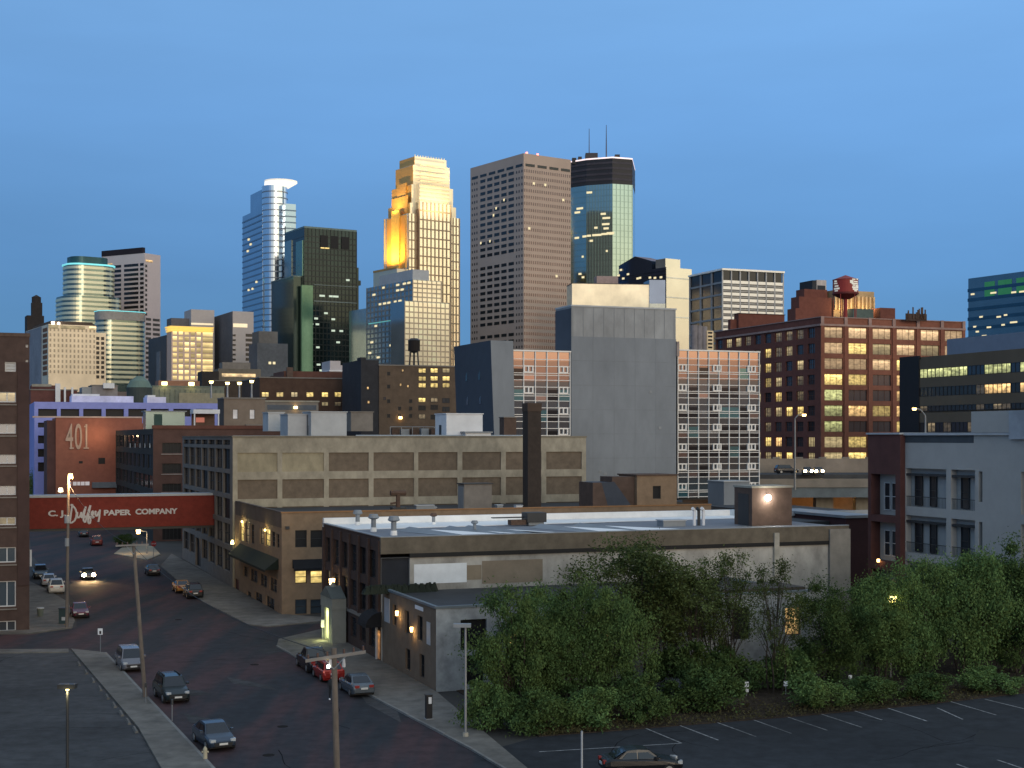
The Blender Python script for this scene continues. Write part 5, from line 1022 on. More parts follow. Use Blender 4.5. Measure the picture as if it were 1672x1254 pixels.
# --- rounded tower with cyan roof ring
def rrect(x0, x1, y0, y1, r, seg=6):
    P = []
    for cx, cy, a0 in ((x1-r,y0+r,-90),(x1-r,y1-r,0),(x0+r,y1-r,90),(x0+r,y0+r,180)):
        for k in range(seg+1): a = R(a0+90*k/seg); P.append((cx+r*math.cos(a), cy+r*math.sin(a)))
    return P
f = Fr(116, 1110, B); t = f.thing('rounded_tower', 'rounded green glass tower striped cream with a cyan roof ring', 'skyscraper')
rg = glass('grey green glass', (.16,.22,.21), .12, .8, .1); cs = M('cream stone bands', (.82,.78,.55), .4, .5, .65, var=.05); cy = glow_mat('cyan neon', (.25,.85,.9), .6)
def stack(f, t, px0, px1, W_, D_, ox, oy, y0, y1, nfl, r, sc=None):
    x0, x1, ya, yb = ox, ox+W_, oy, oy+D_; z1 = f.z(y0); z0 = f.z(y1); part('glass_drum', MB().prism(rrect(x0,x1,ya,yb,r,10), 0, z1), rg, t)
    me = MB().prism(rrect(x0-.35,x1+.35,ya-.35,yb+.35,r,10), 0, (z1-z0)/nfl*.55).mesh('stone_band', cs)
    for z in zl(z0, z1, nfl): inst('stone_band', me, t, (0,0,z))
stack(f, t, 87, 179, 38, 30, 0, 0, 429, 525, 12, 12); stack(f, t, 69, 198, 47, 40, -4, -3, 482, 528, 6, 14)
part('cyan_ring', MB().prism(rrect(-.8,38.8,-.8,30.8,12,10), f.z(430.5), f.z(428)), cy, t); part('dark_cap', MB().prism(rrect(3,33,3,27,9,10), f.z(428), f.z(416)), M('teal cap', (.03,.09,.10), .4, .5, .4), t)
f = Fr(166, 1060, B); t = f.thing('rounded_annex', 'low rounded annex striped cream with pale grey rooftop', 'office building'); stack(f, t, 136, 225, 36, 22, 0, 0, 521, 625, 13, 9)
part('grey_attic', MB().prism(rrect(-.5,36.5,-.5,22.5,9,10), f.z(521), f.z(507)), M('warm grey attic', (.34,.32,.30), .7), t); part('cyan_ring', MB().prism(rrect(-.8,36.8,-.8,22.8,9,10), f.z(507), f.z(505.8)), cy, t)
# --- pink white slab tower
f = Fr(236, 1150, R(60)); t = f.thing('pink_slab_tower', 'white and pink tower with banded windows and a black roof cap', 'skyscraper'); Wd = f.wx(262); D = f.dy(166); top = f.z(413)
pk = M('pink white concrete', (.62,.52,.50), .55, .4, .12, var=.05); box('shaft', t, pk, 0, Wd, 0, D, 0, top); box('black_cap', t, M('black cap', (.02,.015,.022)), -.2, Wd*.15, 2, D, top, f.z(403.5))
mb = MB(); P = [(.02,.10),(.14,.47),(.54,.90)]
for a, b in P: mb.box(-.15, 0, D*a, D*b, 0, 2.2)
me = mb.mesh('window_row', wk)
for k, z in enumerate(zl(f.z(625), f.z(426), 26)): inst('window_row', me, t, (0,0,z))
me = MB().box(Wd*.08, Wd*.40, -.15, 0, 0, 2.1); me.box(Wd*.52, Wd*.95, -.15, 0, 0, 2.1); me = me.mesh('window_row', wk)
for z in zl(f.z(625), f.z(515), 14): inst('window_row', me, t, (0,0,z))
me = MB().box(Wd*.04, Wd*.16, -.15, 0, 0, 2.1).mesh('window_row', wk)
for z in zl(f.z(515), f.z(428), 11): inst('window_row', me, t, (0,0,z))
box('lit_window', t, lit_w, Wd*.08, Wd*.5, -.2, 0, f.z(427), f.z(423.5)); box('lit_window', t, lit_w, -.2, 0, D*.75, D*.92, f.z(428), f.z(425.5))
# --- cream hotel slab
f = Fr(79, 900, R(30)); t = f.thing('cream_hotel', 'broad cream slab building with a lit attic strip', 'building'); Wd = f.wx(157); D = f.dy(42); top = f.z(529)
ch = M('cream concrete', (.76,.64,.47), .5, .45, .5, var=.12, scale=.12, streak=.4); box('slab', t, ch, 0, Wd, 0, D, 0, top); box('grey_end', t, M('grey blue end wall', (.22,.24,.28), .7), -.2, 0, D*.28, D, 0, top-.3); box('side_wing', t, ch, Wd+.01, f.wx(174), 1.5, 20, 0, f.z(540))
for k in range(9):
    box('balcony_bay', t, M('brown balcony', (.16,.08,.045)), -.25, 0, D*.05, D*.22, f.z(612-k*9), f.z(612-k*9)+2.3); box('wing_window', t, wk, f.wx(158), f.wx(163), 1.3, 1.5, f.z(616-k*8), f.z(616-k*8)+2); box('wing_window', t, wk, f.wx(166), f.wx(171), 1.3, 1.5, f.z(616-k*8), f.z(616-k*8)+2)
for c in range(12):
    x = Wd*(c+.3)/12; me = MB()
    for k in range(9): me.box(x, x+1.0, -.12, 0, f.z(609-k*8.6), f.z(609-k*8.6)+1.9)
    part('window_column', me, M('beige window', (.36,.30,.22), .4, .4, .3), t)
for a, b in ((79,95),(99,139),(146,160)): box('lit_strip', t, lit('attic strip', (1,.80,.42), 1.5, .2, .5), f.wx(a), min(f.wx(b),Wd), -.3, 0, f.z(536), f.z(530.5))
box('attic', t, M('umber attic', (.09,.065,.05)), 2, Wd*.95, 3, D*.8, top, f.z(523)); me = MB(); me.cyl(Wd*.1,1,.8,top,top+1.6,8); me.cyl(Wd*.22,1,.7,top,top+1.4,8); part('roof_lamp', me, lamp_w, t)
# --- lit grid block
f = Fr(280, 880, R(28)); t = f.thing('lit_grid_block', 'pink framed block glowing with a grid of yellow windows', 'building'); Wd = f.wx(347); D = f.dy(243); top = f.z(541)
pf = M('pink stone frame', (.56,.42,.36), .5, .4, .2, var=.05); box('frame', t, pf, 0, Wd, 0, D*.2, 0, top); box('dark_flank', t, M('slate flank', (.05,.06,.075), .6), -.3, Wd*.4, D*.2, D, 0, f.z(545)); box('slate_fin', t, M('slate fin', (.13,.155,.19)), -.8, -.3, D*.45, D*.6, 0, f.z(570))
glw = lit('lit grid window', (1,.74,.30), 1.35, .15, .7)  # lit rooms behind the grid of yellow panes
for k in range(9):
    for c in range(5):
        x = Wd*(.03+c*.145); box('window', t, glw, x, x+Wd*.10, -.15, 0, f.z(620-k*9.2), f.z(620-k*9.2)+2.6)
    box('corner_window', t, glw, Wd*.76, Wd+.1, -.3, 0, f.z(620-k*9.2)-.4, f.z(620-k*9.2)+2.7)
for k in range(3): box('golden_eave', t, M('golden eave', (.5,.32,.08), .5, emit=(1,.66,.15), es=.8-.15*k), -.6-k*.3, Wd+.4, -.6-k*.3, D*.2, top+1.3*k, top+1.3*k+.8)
# --- grey twin office
f = Fr(380, 930, R(26)); t = f.thing('grey_twin_office', 'grey office pair with dark side wall and striped right face', 'office building'); Wd = f.wx(414); D = f.dy(346); top = f.z(508)
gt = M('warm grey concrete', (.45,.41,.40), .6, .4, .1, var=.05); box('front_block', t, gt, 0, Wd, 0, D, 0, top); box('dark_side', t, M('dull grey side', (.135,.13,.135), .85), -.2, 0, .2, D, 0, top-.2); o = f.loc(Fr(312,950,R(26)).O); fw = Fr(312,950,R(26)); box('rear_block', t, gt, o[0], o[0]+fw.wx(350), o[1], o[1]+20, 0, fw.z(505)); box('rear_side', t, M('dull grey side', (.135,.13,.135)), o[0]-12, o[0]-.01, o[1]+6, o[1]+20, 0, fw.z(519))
box('lit_fascia', t, M('lit fascia', (.7,.6,.45), emit=(1,.82,.5), es=.7), Wd*.02, Wd*.7, -.2, 0, f.z(534), f.z(528)); box('lit_fascia', t, M('lit fascia', (.7,.6,.45)), o[0], o[0]+fw.wx(348), o[1]-.2, o[1], fw.z(530), fw.z(527))
for z in zl(f.z(612), f.z(541), 9): box('window_strip', t, wk, Wd*.62, Wd+.1, -.15, 0, z, z+1.9); box('window_strip', t, wk, 0, Wd*.14, -.15, 0, z, z+1.2)
# --- dark tank topped block far left, low slate blocks
f = Fr(52, 1000, R(25)); t = f.thing('dark_spired_block', 'dark brown roofed block with old water tank at the far left', 'building'); dk = M('dusk umber', (.035,.03,.03), .9); box('block', t, dk, f.wx(44), f.wx(72), 0, 14, 0, f.z(515)); box('tower', t, dk, f.wx(53), f.wx(70), 3, 10, f.z(515), f.z(493)); mb = MB(); mb.cyl(f.wx(61), 6, 3.2, f.z(493), f.z(484), 10); mb.cyl(f.wx(61), 6, 3.4, f.z(484), f.z(480), 10, .3); part('tank', mb, dk, t)
f = Fr(420, 860, R(25)); t = f.thing('slate_block', 'dim slate office block below the cylinder tower', 'office building'); box('block', t, M('dusk slate', (.10,.11,.125), .8), 0, f.wx(470), 0, 20, 0, f.z(560)); box('upper_block', t, M('dusk slate brown', (.13,.125,.12), .8), f.wx(424), f.wx(455), 2, 18, f.z(560), f.z(540)); litcells(t, f.wx(470), 20, 5, f.z(545), 12, [(.4,9),(.55,9),(.7,6)], (), 1.5, 1.5)
# --- right hand group
f = Fr(1088, 960, B); t = f.thing('gabled_glass_tower', 'glass tower with gabled blue roof box and bright cream right face', 'skyscraper'); Wd = f.wx(1129.5); D = f.dy(1008); top = f.z(436)
nv = glass('navy glass', (.045,.065,.11), .10, .8, .08); cr2 = M('cream sheen glass', (.78,.75,.60), .25, .5, .75, var=.06, scale=.05); box('navy_shaft', t, nv, 0, Wd, .3, D, 0, top); box('cream_front', t, cr2, 0, Wd, 0, .29, 0, top);  # cream on this face alone paints in the bright western reflection
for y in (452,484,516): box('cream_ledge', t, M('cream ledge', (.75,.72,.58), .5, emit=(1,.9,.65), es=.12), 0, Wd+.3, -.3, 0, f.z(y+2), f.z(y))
yg0, yg1 = D*.30, D*.98; zg = f.z(436)
mb = MB(); ym = (yg0+yg1)/2; z1 = f.z(422); z2 = f.z(410); gxx = 14
mb.box(.5, gxx, yg0, yg1, zg, z1); part('gable_box', mb, nv, t); mb = MB(); mb.face([(.5,yg0,z1),(.5,ym,z2),(.5,yg1,z1)]); part('gable_end', mb, nv, t)
mb = MB(); mb.face([(.3,yg0-.3,z1),(gxx+.5,yg0-.3,z1),(gxx+.5,ym,z2),(.3,ym,z2)]); mb.face([(.3,yg1+.3,z1),(.3,ym,z2),(gxx+.5,ym,z2),(gxx+.5,yg1+.3,z1)]); part('gable_roof', mb, M('rose metal roof', (.24,.16,.16), .5, .4, .3), t)
box('roof_cube', t, cr2, Wd*.0+1, Wd*.62, 2, 12, top, f.z(421)); box('cube_side', t, M('grey cube side', (.2,.2,.19)), .8, 1, 2, 12, top, f.z(421.5)); 
for u, y in ((.9,442),(.85,456),(.55,456),(.5,455),(.3,454.5),(.2,455),(.08,454),(.75,449),(.95,451)): inst('lit_window', MB().box(-.4,0,0,2.2,0,1.3).mesh('lit_window', lw), t, (0, D*u, f.z(y,0,D*u)))
for y in (441,447,459,470,481): box('floor_line', t, glass('navy line', (.02,.03,.05), .3), -.2, 0, 0, D, f.z(y+1.5), f.z(y))
f = Fr(934, 880, R(8)); t = f.thing('pale_stone_block', 'pale stained stone block rising behind the grey tower block', 'office building'); Wd = f.wx(1060); box('wall', t, M('pale stained stone', (.85,.77,.58), .5, .45, .6, var=.2, scale=.06, streak=.3), 0, Wd, 0, 18, 0, f.z(463)); box('coping', t, dark, -.3, Wd, -.2, 18, f.z(463), f.z(462)); box('pink_roof_box', t, M('pink grey box', (.36,.27,.25)), f.wx(976), f.wx(1011), 3, 12, f.z(463), f.z(449)); box('navy_notch', t, nv, Wd, f.wx(1086), -.5, 15, 0, f.z(455)); box('notch_base', t, M('cream ledge', (.75,.72,.58)), Wd, f.wx(1086), -.8, -.5, 0, f.z(494))
f = Fr(1180, 760, R(22)); t = f.thing('white_grid_office', 'white gridded office block with an open dark top storey', 'office building'); Wd = f.wx(1279); D = f.dy(1126); top = f.z(438)
wg_ = M('white grid concrete', (.88,.85,.78), .45, .4, .6, var=.04); wn = glass('dark blue office glass', (.018,.022,.03), .12, .4); box('core', t, wn, .6, Wd-.6, .6, D, 0, top-1); mb = MB(); mb.box(-.6, Wd+.6, -.6, D+.6, top-1, top); part('roof_slab', mb, wg_, t)
ph = (f.z(455)-f.z(520))/6.6
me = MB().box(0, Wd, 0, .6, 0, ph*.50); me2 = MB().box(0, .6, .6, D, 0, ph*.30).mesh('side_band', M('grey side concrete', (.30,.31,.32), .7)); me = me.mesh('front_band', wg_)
z = f.z(456)-ph*.62
for k in range(14): inst('front_band', me, t, (0,0,z-k*ph)); (inst('side_band', me2, t, (0,0,z-k*ph*2)) if k < 8 else None)
meg = MB().box(0, Wd, .1, .55, 0, ph*.22).mesh('sill_line', M('grey sill', (.34,.33,.31), .5, .4, .2))
for k in range(14): inst('sill_line', meg, t, (0,0,z-k*ph-ph*.36))
me = MB().box(-.35, .35, -.12, .6, 0, top-1).mesh('column', M('grey white column', (.46,.45,.43), .5))
for k in range(8): inst('column', me, t, (Wd*k/7, 0, 0))
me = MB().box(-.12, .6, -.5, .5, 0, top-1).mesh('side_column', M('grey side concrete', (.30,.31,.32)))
for k in range(1,4): inst('side_column', me, t, (0, D*k/3, 0))
f = Fr(1132, 640, R(22)); t = f.thing('fluted_silo_block', 'grey fluted block with small lit side behind the brick warehouse', 'building'); 
for k in range(3): mb = MB(); mb.cyl(f.wx(1137+k*8), 2, 1.5, 0, f.z(530+k), 12); part('flute', mb, M('mauve grey', (.24,.22,.23)), t)
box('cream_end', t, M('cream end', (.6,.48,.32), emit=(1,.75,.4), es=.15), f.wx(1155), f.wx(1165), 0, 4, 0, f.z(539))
for k in range(6): box('end_slot', t, pane_k, f.wx(1156), f.wx(1163), -.1, 0, f.z(574-k*6), f.z(571-k*6))
f = Fr(1581, 620, R(-62)); t = f.thing('teal_glass_tower', 'teal glass office tower with a green lit top floor', 'office building'); Wd = f.wx(1760); top = f.z(455)
tg_ = glass('teal glass', (.16,.23,.27), .10, .8, .1); box('shaft', t, tg_, 0, Wd, 0, 30, 0, top); tl = glass('teal floor line', (.20,.23,.23), .3, .6)
ph = 4.2
for k in range(17): box('floor_line', t, tl if k > 5 else glass('deep teal line', (.05,.12,.17), .2), -.2, Wd, -.25, 0, top-6-k*ph, top-4.6-k*ph)
gl_ = M('green top light', (.05,.16,.09), emit=(.05,.42,.16), es=.22)
for a, b in ((1608,1624),(1630,1652),(1660,1700)): box('green_lit_window', t, gl_, f.wx(a), f.wx(b), -.2, 0, top-9.3, top-2.5)
for a, y, w in ((1586,482,3),(1618,480,5),(1652,479,4),(1665,478,6),(1600,519,3),(1628,519,4),(1640,516,3),(1590,535,2.5),(1594,543,2.5),(1612,536,4),(1636,532,3),(1650,528,6),(1604,550,4),(1655,549,3)): xx = f.wx(a); inst('lit_window', MB().box(0,w*.6,-.35,0,0,.7).mesh('lit_window', lw), t, (xx, 0, f.z(y, xx)))
# low city blocks between the warehouse roofs and the towers
lowm = [M('dusk low brown', (.075,.055,.045), .9), M('dusk low grey', (.09,.09,.09), .9), M('dusk low red', (.11,.05,.04), .9)]
for px_, x1_, y, Yd, k, lb in ((60,250,640,700,1,'long grey low block under the hotel slab'),(340,470,628,760,0,'low brown block behind the restaurant'),(455,600,612,800,2,'low red block under the dark green tower'),(590,760,606,820,0,'low brown block behind the dark water tank'),(1120,1180,580,700,1,'low grey block beside the fluted silos')):
    f, t, w_, top = block('low_city_block', lb, 'building', px_, x1_, y, Yd, lowm[k], 25)
    for q in range(6): a = px_+(x1_-px_)*(q+.5)/6; pwin(f, t, a, a+5, y+4, y+8, lit_d if q % 2 else pane)
# ================================================================== vehicles
tyre = M('tyre rubber', (.018,.018,.019), .9, var=.1); rim_m = M('alloy rim', (.35,.36,.37), .35, .5, .7, var=.05)
cg = M('car window glass', (.025,.032,.042), .05, .8, .35, var=.05); trim_k = M('black car trim', (.02,.02,.022), .6, var=.05)
hl_off = M('clear headlamp', (.55,.58,.60), .15, .7, .2, var=.05); tl_off = M('tail lamp red', (.28,.015,.012), .3, .6, var=.05); plate_m = M('number plate blank', (.62,.62,.60), .6, var=.05)
hl_on = glow_mat('headlamp lit', (1,.78,.42), 60)
CARS = {   # length, half width, hood z, belt z, roof z, windscreen base/top x, rear top/base x, rear deck z, front edge z
 'sedan': (4.6,.90,.86,.96,1.45, 1.05,.30,-.95,-1.75,1.02,.62), 'hatch': (4.2,.88,.88,.98,1.50, 1.10,.40,-1.45,-2.0,1.0,.62),
 'suv': (4.6,.95,1.02,1.12,1.75, 1.05,.45,-1.85,-2.2,1.1,.72), 'van': (4.8,.96,1.0,1.10,1.76, 1.60,.75,-1.9,-2.3,1.1,.70), 'pickup': (5.3,.97,1.08,1.15,1.82, .95,.40,-.70,-.95,1.12,.78)}
CM = {}
def car_meshes(kind):
    if kind in CM: return CM[kind]
    Ln, w, zh, zb, zr, xa, xb, xc, xd, zd, zf = CARS[kind]; h = Ln/2; out = {}
    st = [(h,.38,.52,zf,.70),(h-.12,.30,.55,zf+.06,.86),(h-.55,.24,.6,zh-.06,.97),(xa,.22,.62,zh+.06,1),(0,.22,.62,zb,1),(xd,.22,.64,zd,1),(-h+.35,.26,.66,zd-.02,.98),(-h+.06,.34,.62,zd-.14,.90),(-h,.40,.58,zd-.3,.80)]
    st = sorted(st, key=lambda q: -q[0]); mb = MB(); rg_ = []
    for (x, z0, zm, z1, k) in st: rg_.append([(x,-w*k*.93,z0),(x,-w*k,zm),(x,-w*k*.98,z1-.10),(x,-w*k*.88,z1),(x,w*k*.88,z1),(x,w*k*.98,z1-.10),(x,w*k,zm),(x,w*k*.93,z0)])
    for a, b in zip(rg_, rg_[1:]):
        for i in range(8): j = (i+1)%8; mb.face([a[i],a[j],b[j],b[i]])
    mb.face(rg_[0]); mb.face(rg_[-1][::-1]); out['body'] = mb
    wb, wt = w*.90, w*.70; zb_ = zb-.06
    Bq = [(xa,zh-.0),(xb,zr-.03),((xb+xc)/2,zr+.02),(xc,zr-.03),(xd,zd-.04)]
    hw = [wb, wt, wt*1.02, wt, wb*.98]; mb = MB()
    up = [[(x,-k,z),(x,k,z)] for (x,z),k in zip(Bq,hw)]
    for a, b in zip(up, up[1:]): mb.face([a[0],a[1],b[1],b[0]])
    lo = [(xa,zb_-.05),(xb,zb_),((xb+xc)/2,zb_),(xc,zb_),(xd,zb_-.02)]
    for s_ in (-1,1):
        for i in range(4):
            a, b = Bq[i], Bq[i+1]; mb.face([(a[0],s_*hw[i],a[1]),(b[0],s_*hw[i+1],b[1]),(b[0] if i<3 else b[0],s_*wb,lo[i+1][1]-.1),(a[0],s_*wb,lo[i][1]-.1)])
    out['cabin'] = mb
    def lerp(a, b, t): return tuple(a[i]+(b[i]-a[i])*t for i in range(3))
    def quad(P, m_, off):
        mb = MB(); q = [lerp(lerp(P[0],P[1],u),lerp(P[3],P[2],u),v) for u, v in ((m_,m_),(1-m_,m_),(1-m_,1-m_),(m_,1-m_))]
        n_ = Vector(off); mb.face([Vector(p)+n_ for p in q]); return mb
    out['windscreen'] = quad([(xa,-wb,zh),(xa,wb,zh),(xb,wt,zr-.03),(xb,-wt,zr-.03)], .06, (.03,0,.025))
    out['rear_window'] = quad([(xd,-wb*.98,zd-.04),(xd,wb*.98,zd-.04),(xc,wt,zr-.03),(xc,-wt,zr-.03)], .08, (-.03,0,.025))
    sw = []
    xm = (xb+xc)/2-.05; k = lambda z: wb+(wt-wb)*(z-zb)/(zr-zb)
    for s_ in (-1,1):
        zt_ = zr-.13; zl_ = zb+.02
        P = [(xa-.30,zl_),(xm+.04,zl_),(xm+.04,zt_),(xb-.05,zt_)]; Q = [(xm-.04,zl_),(xd+.45 if kind!='pickup' else xd+.1,zl_),(xc-.0,zt_),(xm-.04,zt_)]
        for S in (P, Q): mb = MB(); mb.face([(x,s_*(k(z)+.02),z) for x,z in S]); sw.append(mb)
    out['side_window'] = sw
    if kind == 'pickup': mb = MB(); mb.box(-h+.15, xd-.15, -w*.78, w*.78, zd-.03, zd+.02); out['bed'] = mb
    r = .33 if kind in ('sedan','hatch') else .37; wh = MB(); rm = MB(); n = 16
    c = [(math.cos(2*math.pi*i/n), math.sin(2*math.pi*i/n)) for i in range(n)]
    for (mbx, rr_, y0, y1) in ((wh, r, -.11, .11), (rm, r*.62, -.125, .125)):
        for i in range(n): a, b = c[i], c[(i+1)%n]; mbx.face([(a[0]*rr_,y0,a[1]*rr_),(b[0]*rr_,y0,b[1]*rr_),(b[0]*rr_,y1,b[1]*rr_),(a[0]*rr_,y1,a[1]*rr_)])
        mbx.face([(a[0]*rr_,y0,a[1]*rr_) for a in c]); mbx.face([(a[0]*rr_,y1,a[1]*rr_) for a in reversed(c)])
    out['wheel'] = wh; out['rim'] = rm; out['r'] = r; out['dims'] = CARS[kind]
    hlm = MB(); hlm.prism([(h-.34,-.2),(h-.06,-.17),(h+.0,.12),(h-.1,.16)], zf-.02, zf+.15); out['headlight'] = hlm
    CM[kind] = {k_: ([x.mesh(k_, tyre) for x in v] if isinstance(v, list) else v.mesh(k_, tyre) if isinstance(v, MB) else v) for k_, v in out.items()}
    return CM[kind]
PAINT = {}
def car(kind, label, paintc, x, y, head, cat='car', on=False, group=None, z=0, rack=False):
    ms = car_meshes(kind); Ln, w, zh, zb, zr, xa, xb, xc, xd, zd, zf = ms['dims']; h = Ln/2
    pm = M('car paint %s' % (paintc,), paintc, .25, .6, .25, var=.05)
    t = thing({'sedan':'parked_car','hatch':'parked_car','suv':'parked_suv','van':'parked_minivan','pickup':'pickup_truck'}[kind], label, cat, (x,y,z), head, group)
    def pt(name, me, mat, loc=(0,0,0), sm=False):
        o = inst(name, me, t, loc); 
        if len(o.material_slots): o.material_slots[0].link = 'OBJECT'; o.material_slots[0].material = mat
        return o
    b = pt('body', ms['body'], pm); md = b.modifiers.new('soft', 'BEVEL'); md.width = .07; md.segments = 2; md.limit_method = 'ANGLE'; md.angle_limit = R(25)
    pt('cabin', ms['cabin'], pm); pt('windscreen', ms['windscreen'], cg); pt('rear_window', ms['rear_window'], cg)
    for m_ in ms['side_window']: pt('side_window', m_, cg)
    if 'bed' in ms: pt('bed', ms['bed'], trim_k)
    for sx in (h-.88, -h+.92):
        for s_ in (-1,1): wv = pt('wheel', ms['wheel'], tyre, (sx, s_*(w-.12), ms['r'])); q = inst('rim', ms['rim'], wv); q.material_slots[0].link = 'OBJECT'; q.material_slots[0].material = rim_m
    for s_ in (-1,1):
        o = pt('headlight', ms['headlight'], hl_on if on else hl_off, (.0, s_*(w*.66), 0)); o.scale = (1, -s_*(1.5 if on else 1), 1)
        mb = MB(); mb.box(-h-.02, -h+.25, s_*(w*.6)-.17, s_*(w*.6)+.17, zd-.28, zd-.10); part('tail_light', mb, tl_off, t)
        mb = MB(); mb.box(xa-.45, xa-.25, s_*(w+.05)-.09, s_*(w+.05)+.09, zb, zb+.14); part('wing_mirror', mb, pm, t)
    mb = MB(); mb.box(h-.06, h+.03, -.55, .55, zf-.20, zf-.06); mb.box(h-.03, h+.05, -.5, .5, .36, .46); part('grille', mb, trim_k, t)
    mb = MB(); mb.box(h+.04, h+.06, -.26, .26, .44, .56); part('number_plate', mb, plate_m, t); mb = MB(); mb.box(-h-.04, -h-.01, -.26, .26, .62, .76); part('number_plate', mb, plate_m, t)
    mb = MB(); mb.box(-h+.5, h-.5, -w*.8, w*.8, .16, .3); part('underbody', mb, trim_k, t)
    if rack: 
        for s_ in (-1,1): mb = MB(); mb.box(xc+.1, xb-.1, s_*w*.6-.03, s_*w*.6+.03, zr+.0, zr+.09); part('roof_rail', mb, trim_k, t)
    if on:
        for s_ in (-1,1): mb = MB(); mb.tube((h-.02, s_*w*.66, .72), (h+.06, s_*w*.66, .72), .25, .22, 14); part('headlight_glare', mb, hl_on, t)  # oversized glowing discs stand in for the glare of the headlights
        for s_ in (-1,1): lamp_light('headlight_beam', t, (h+.15, s_*w*.66, .75), (1,.60,.26), 800, .08, 80, (1,0,-.12), 1)
    return t
TO = math.atan2(-.934,.357); AW = TO+math.pi
def ground_car(kind, label, col, px_, py, head, **k): p = gp(px_, py); return car(kind, label, col, p.x, p.y, head, **k)
ground_car('sedan', 'dark blue sedan facing us nearest on the left kerb', (.035,.05,.075), 349, 1216, TO+.10)
ground_car('suv', 'dark green suv with roof rails parked facing us in the left row', (.018,.028,.032), 280, 1141, TO+.08, cat='suv', rack=True)
ground_car('van', 'silver grey minivan parked facing us by the leaning pole', (.16,.16,.18), 212, 1091, TO+.03, cat='minivan')
ground_car('sedan', 'maroon sedan parked facing us before the crossing', (.12,.022,.04), 130, 1006, TO)
ground_car('suv', 'white suv showing its tail beside the brick warehouse', (.50,.49,.46), 91, 967, AW, cat='suv')
ground_car('hatch', 'white car half hidden ahead of the white suv', (.42,.42,.44), 79, 955, AW)
ground_car('suv', 'blue grey suv parked against the warehouse corner', (.05,.075,.10), 66, 943, TO, cat='suv')
ground_car('sedan', 'oncoming car with glaring headlights in mid street', (.03,.02,.02), 143, 945, TO, on=True)
ground_car('sedan', 'black sedan at the right kerb alone near the far corner', (.022,.025,.032), 249, 938, AW)
ground_car('sedan', 'orange yellow taxi parked behind the black suv', (.40,.19,.05), 296, 966, AW)
ground_car('suv', 'black suv with one glinting lamp by the right kerb', (.015,.017,.02), 315, 975, AW, cat='suv', rack=True)
ground_car('suv', 'red suv stopped past the skybridge', (.13,.016,.018), 157, 890, AW, cat='suv')
ground_car('sedan', 'dark car just beyond the red suv under the skybridge', (.02,.025,.035), 136, 876, AW)
ground_car('pickup', 'black pickup truck parked in front of the glowing portal', (.018,.018,.022), 511, 1092, AW, cat='pickup truck')
ground_car('hatch', 'bright red hatchback between the pickup and grey sedan', (.32,.022,.018), 535, 1108, AW)
ground_car('sedan', 'grey blue sedan with pale tail parked nearest the bollard sign', (.10,.12,.14), 582, 1131, AW)
p = gp(1046, 1262); car('sedan', 'black sedan in the near lot cut by the bottom frame edge', (.012,.014,.018), p.x, p.y, R(10))
p = gp(1103, 1140); car('hatch', 'grey car mostly hidden behind the tree trunks', (.14,.15,.16), p.x, p.y, A+R(90))
Yq = 270; 
for (px_, kind, lb, col, on) in ((1284,'suv','dark suv on the freeway just ahead of the lit pair',(.02,.02,.025),False),(1318,'sedan','left car of the headlight pair on the freeway',(.03,.03,.03),True),(1336,'sedan','right car of the headlight pair on the freeway',(.05,.05,.05),True)):
    q = at(px_, 790, Yq+(0 if on else 7)); o = car(kind, lb, col, q.x, q.y, R(-96) if on else R(10), on=on, z=H-(790-HY)*262/F+1.52)
# ================================================================== poles, lamps, signs
def utility_pole(label, px_, py, pxt, pyt, r, arm_px, arm_y, lamp=False, base=None):
    b = base or gp(px_, py); k = b.y/F; tp = at(pxt, pyt, b.y); t = thing('utility_pole', label, 'utility pole', (b.x,b.y,0), 0, 'wooden utility poles')
    q = Vector((tp.x-b.x, 0, tp.z)); mb = MB(); n = 8
    mb.tube(q*0, q, r*1.12, r*.8, 12)
    part('pole', mb, wood, t)
    if arm_px:
        a = at(arm_px[0], arm_y[0], b.y); c = at(arm_px[1], arm_y[1], b.y); d = Vector((c.x-a.x,(c.x-a.x)*.05,c.z-a.z)); s = Vector((a.x-b.x,-r*1.1,a.z)); u_ = d.normalized(); e = Vector((0,0,.06)); w_ = Vector((0,.05,0))
        mb = MB(); P = [s-w_-e, s+d-w_-e, s+d+w_-e, s+w_-e]; Q = [p+2*e for p in P]
        for fc in ((P[0],P[1],P[2],P[3]),(Q[3],Q[2],Q[1],Q[0]),(P[0],Q[0],Q[1],P[1]),(P[1],Q[1],Q[2],P[2]),(P[2],Q[2],Q[3],P[3]),(P[3],Q[3],Q[0],P[0])): mb.face(fc)
        part('crossarm', mb, M('grey crossarm', (.24,.22,.20), .9), t)
        for k_ in (.04,.2,.36,.64,.8,.96): m_ = s+d*k_; mb = MB(); mb.cyl(m_.x, m_.y, .05, m_.z+.07, m_.z+.24, 8, .035); part('insulator', mb, M('brown glazed insulator', (.09,.05,.04), .3), t)
        mid = Vector((q.x*.93,-r, q.z*.93))
        for k_ in (.3,.7): mb = MB(); mb.tube(s+d*k_, mid, .025); part('brace', mb, steel, t)
    return t, q
t, q = utility_pole('leaning wooden utility pole with short crossarm by the silver minivan', 237, 1140, 218, 887, .15, (190,243), (891,889))
t, q = utility_pole('tall thin pole with a street lamp in front of the skybridge', 109, 1026, 112, 774, .15, None, None)
b = gp(109,1026); h = at(116,777,b.y); mb = MB(); mb.cyl(h.x-b.x, -.2, .27, h.z-.25, h.z+.2, 12, .2); part('street_light', mb, lamp_o, t); mb = MB(); mb.tube(q,(h.x-b.x,-.2,h.z+.3),.05); part('lamp_arm', mb, steel, t); lamp_light('street_light_glow', t, (h.x-b.x+.3,-.5,h.z-.6), (1,.60,.28), 1500, .25)
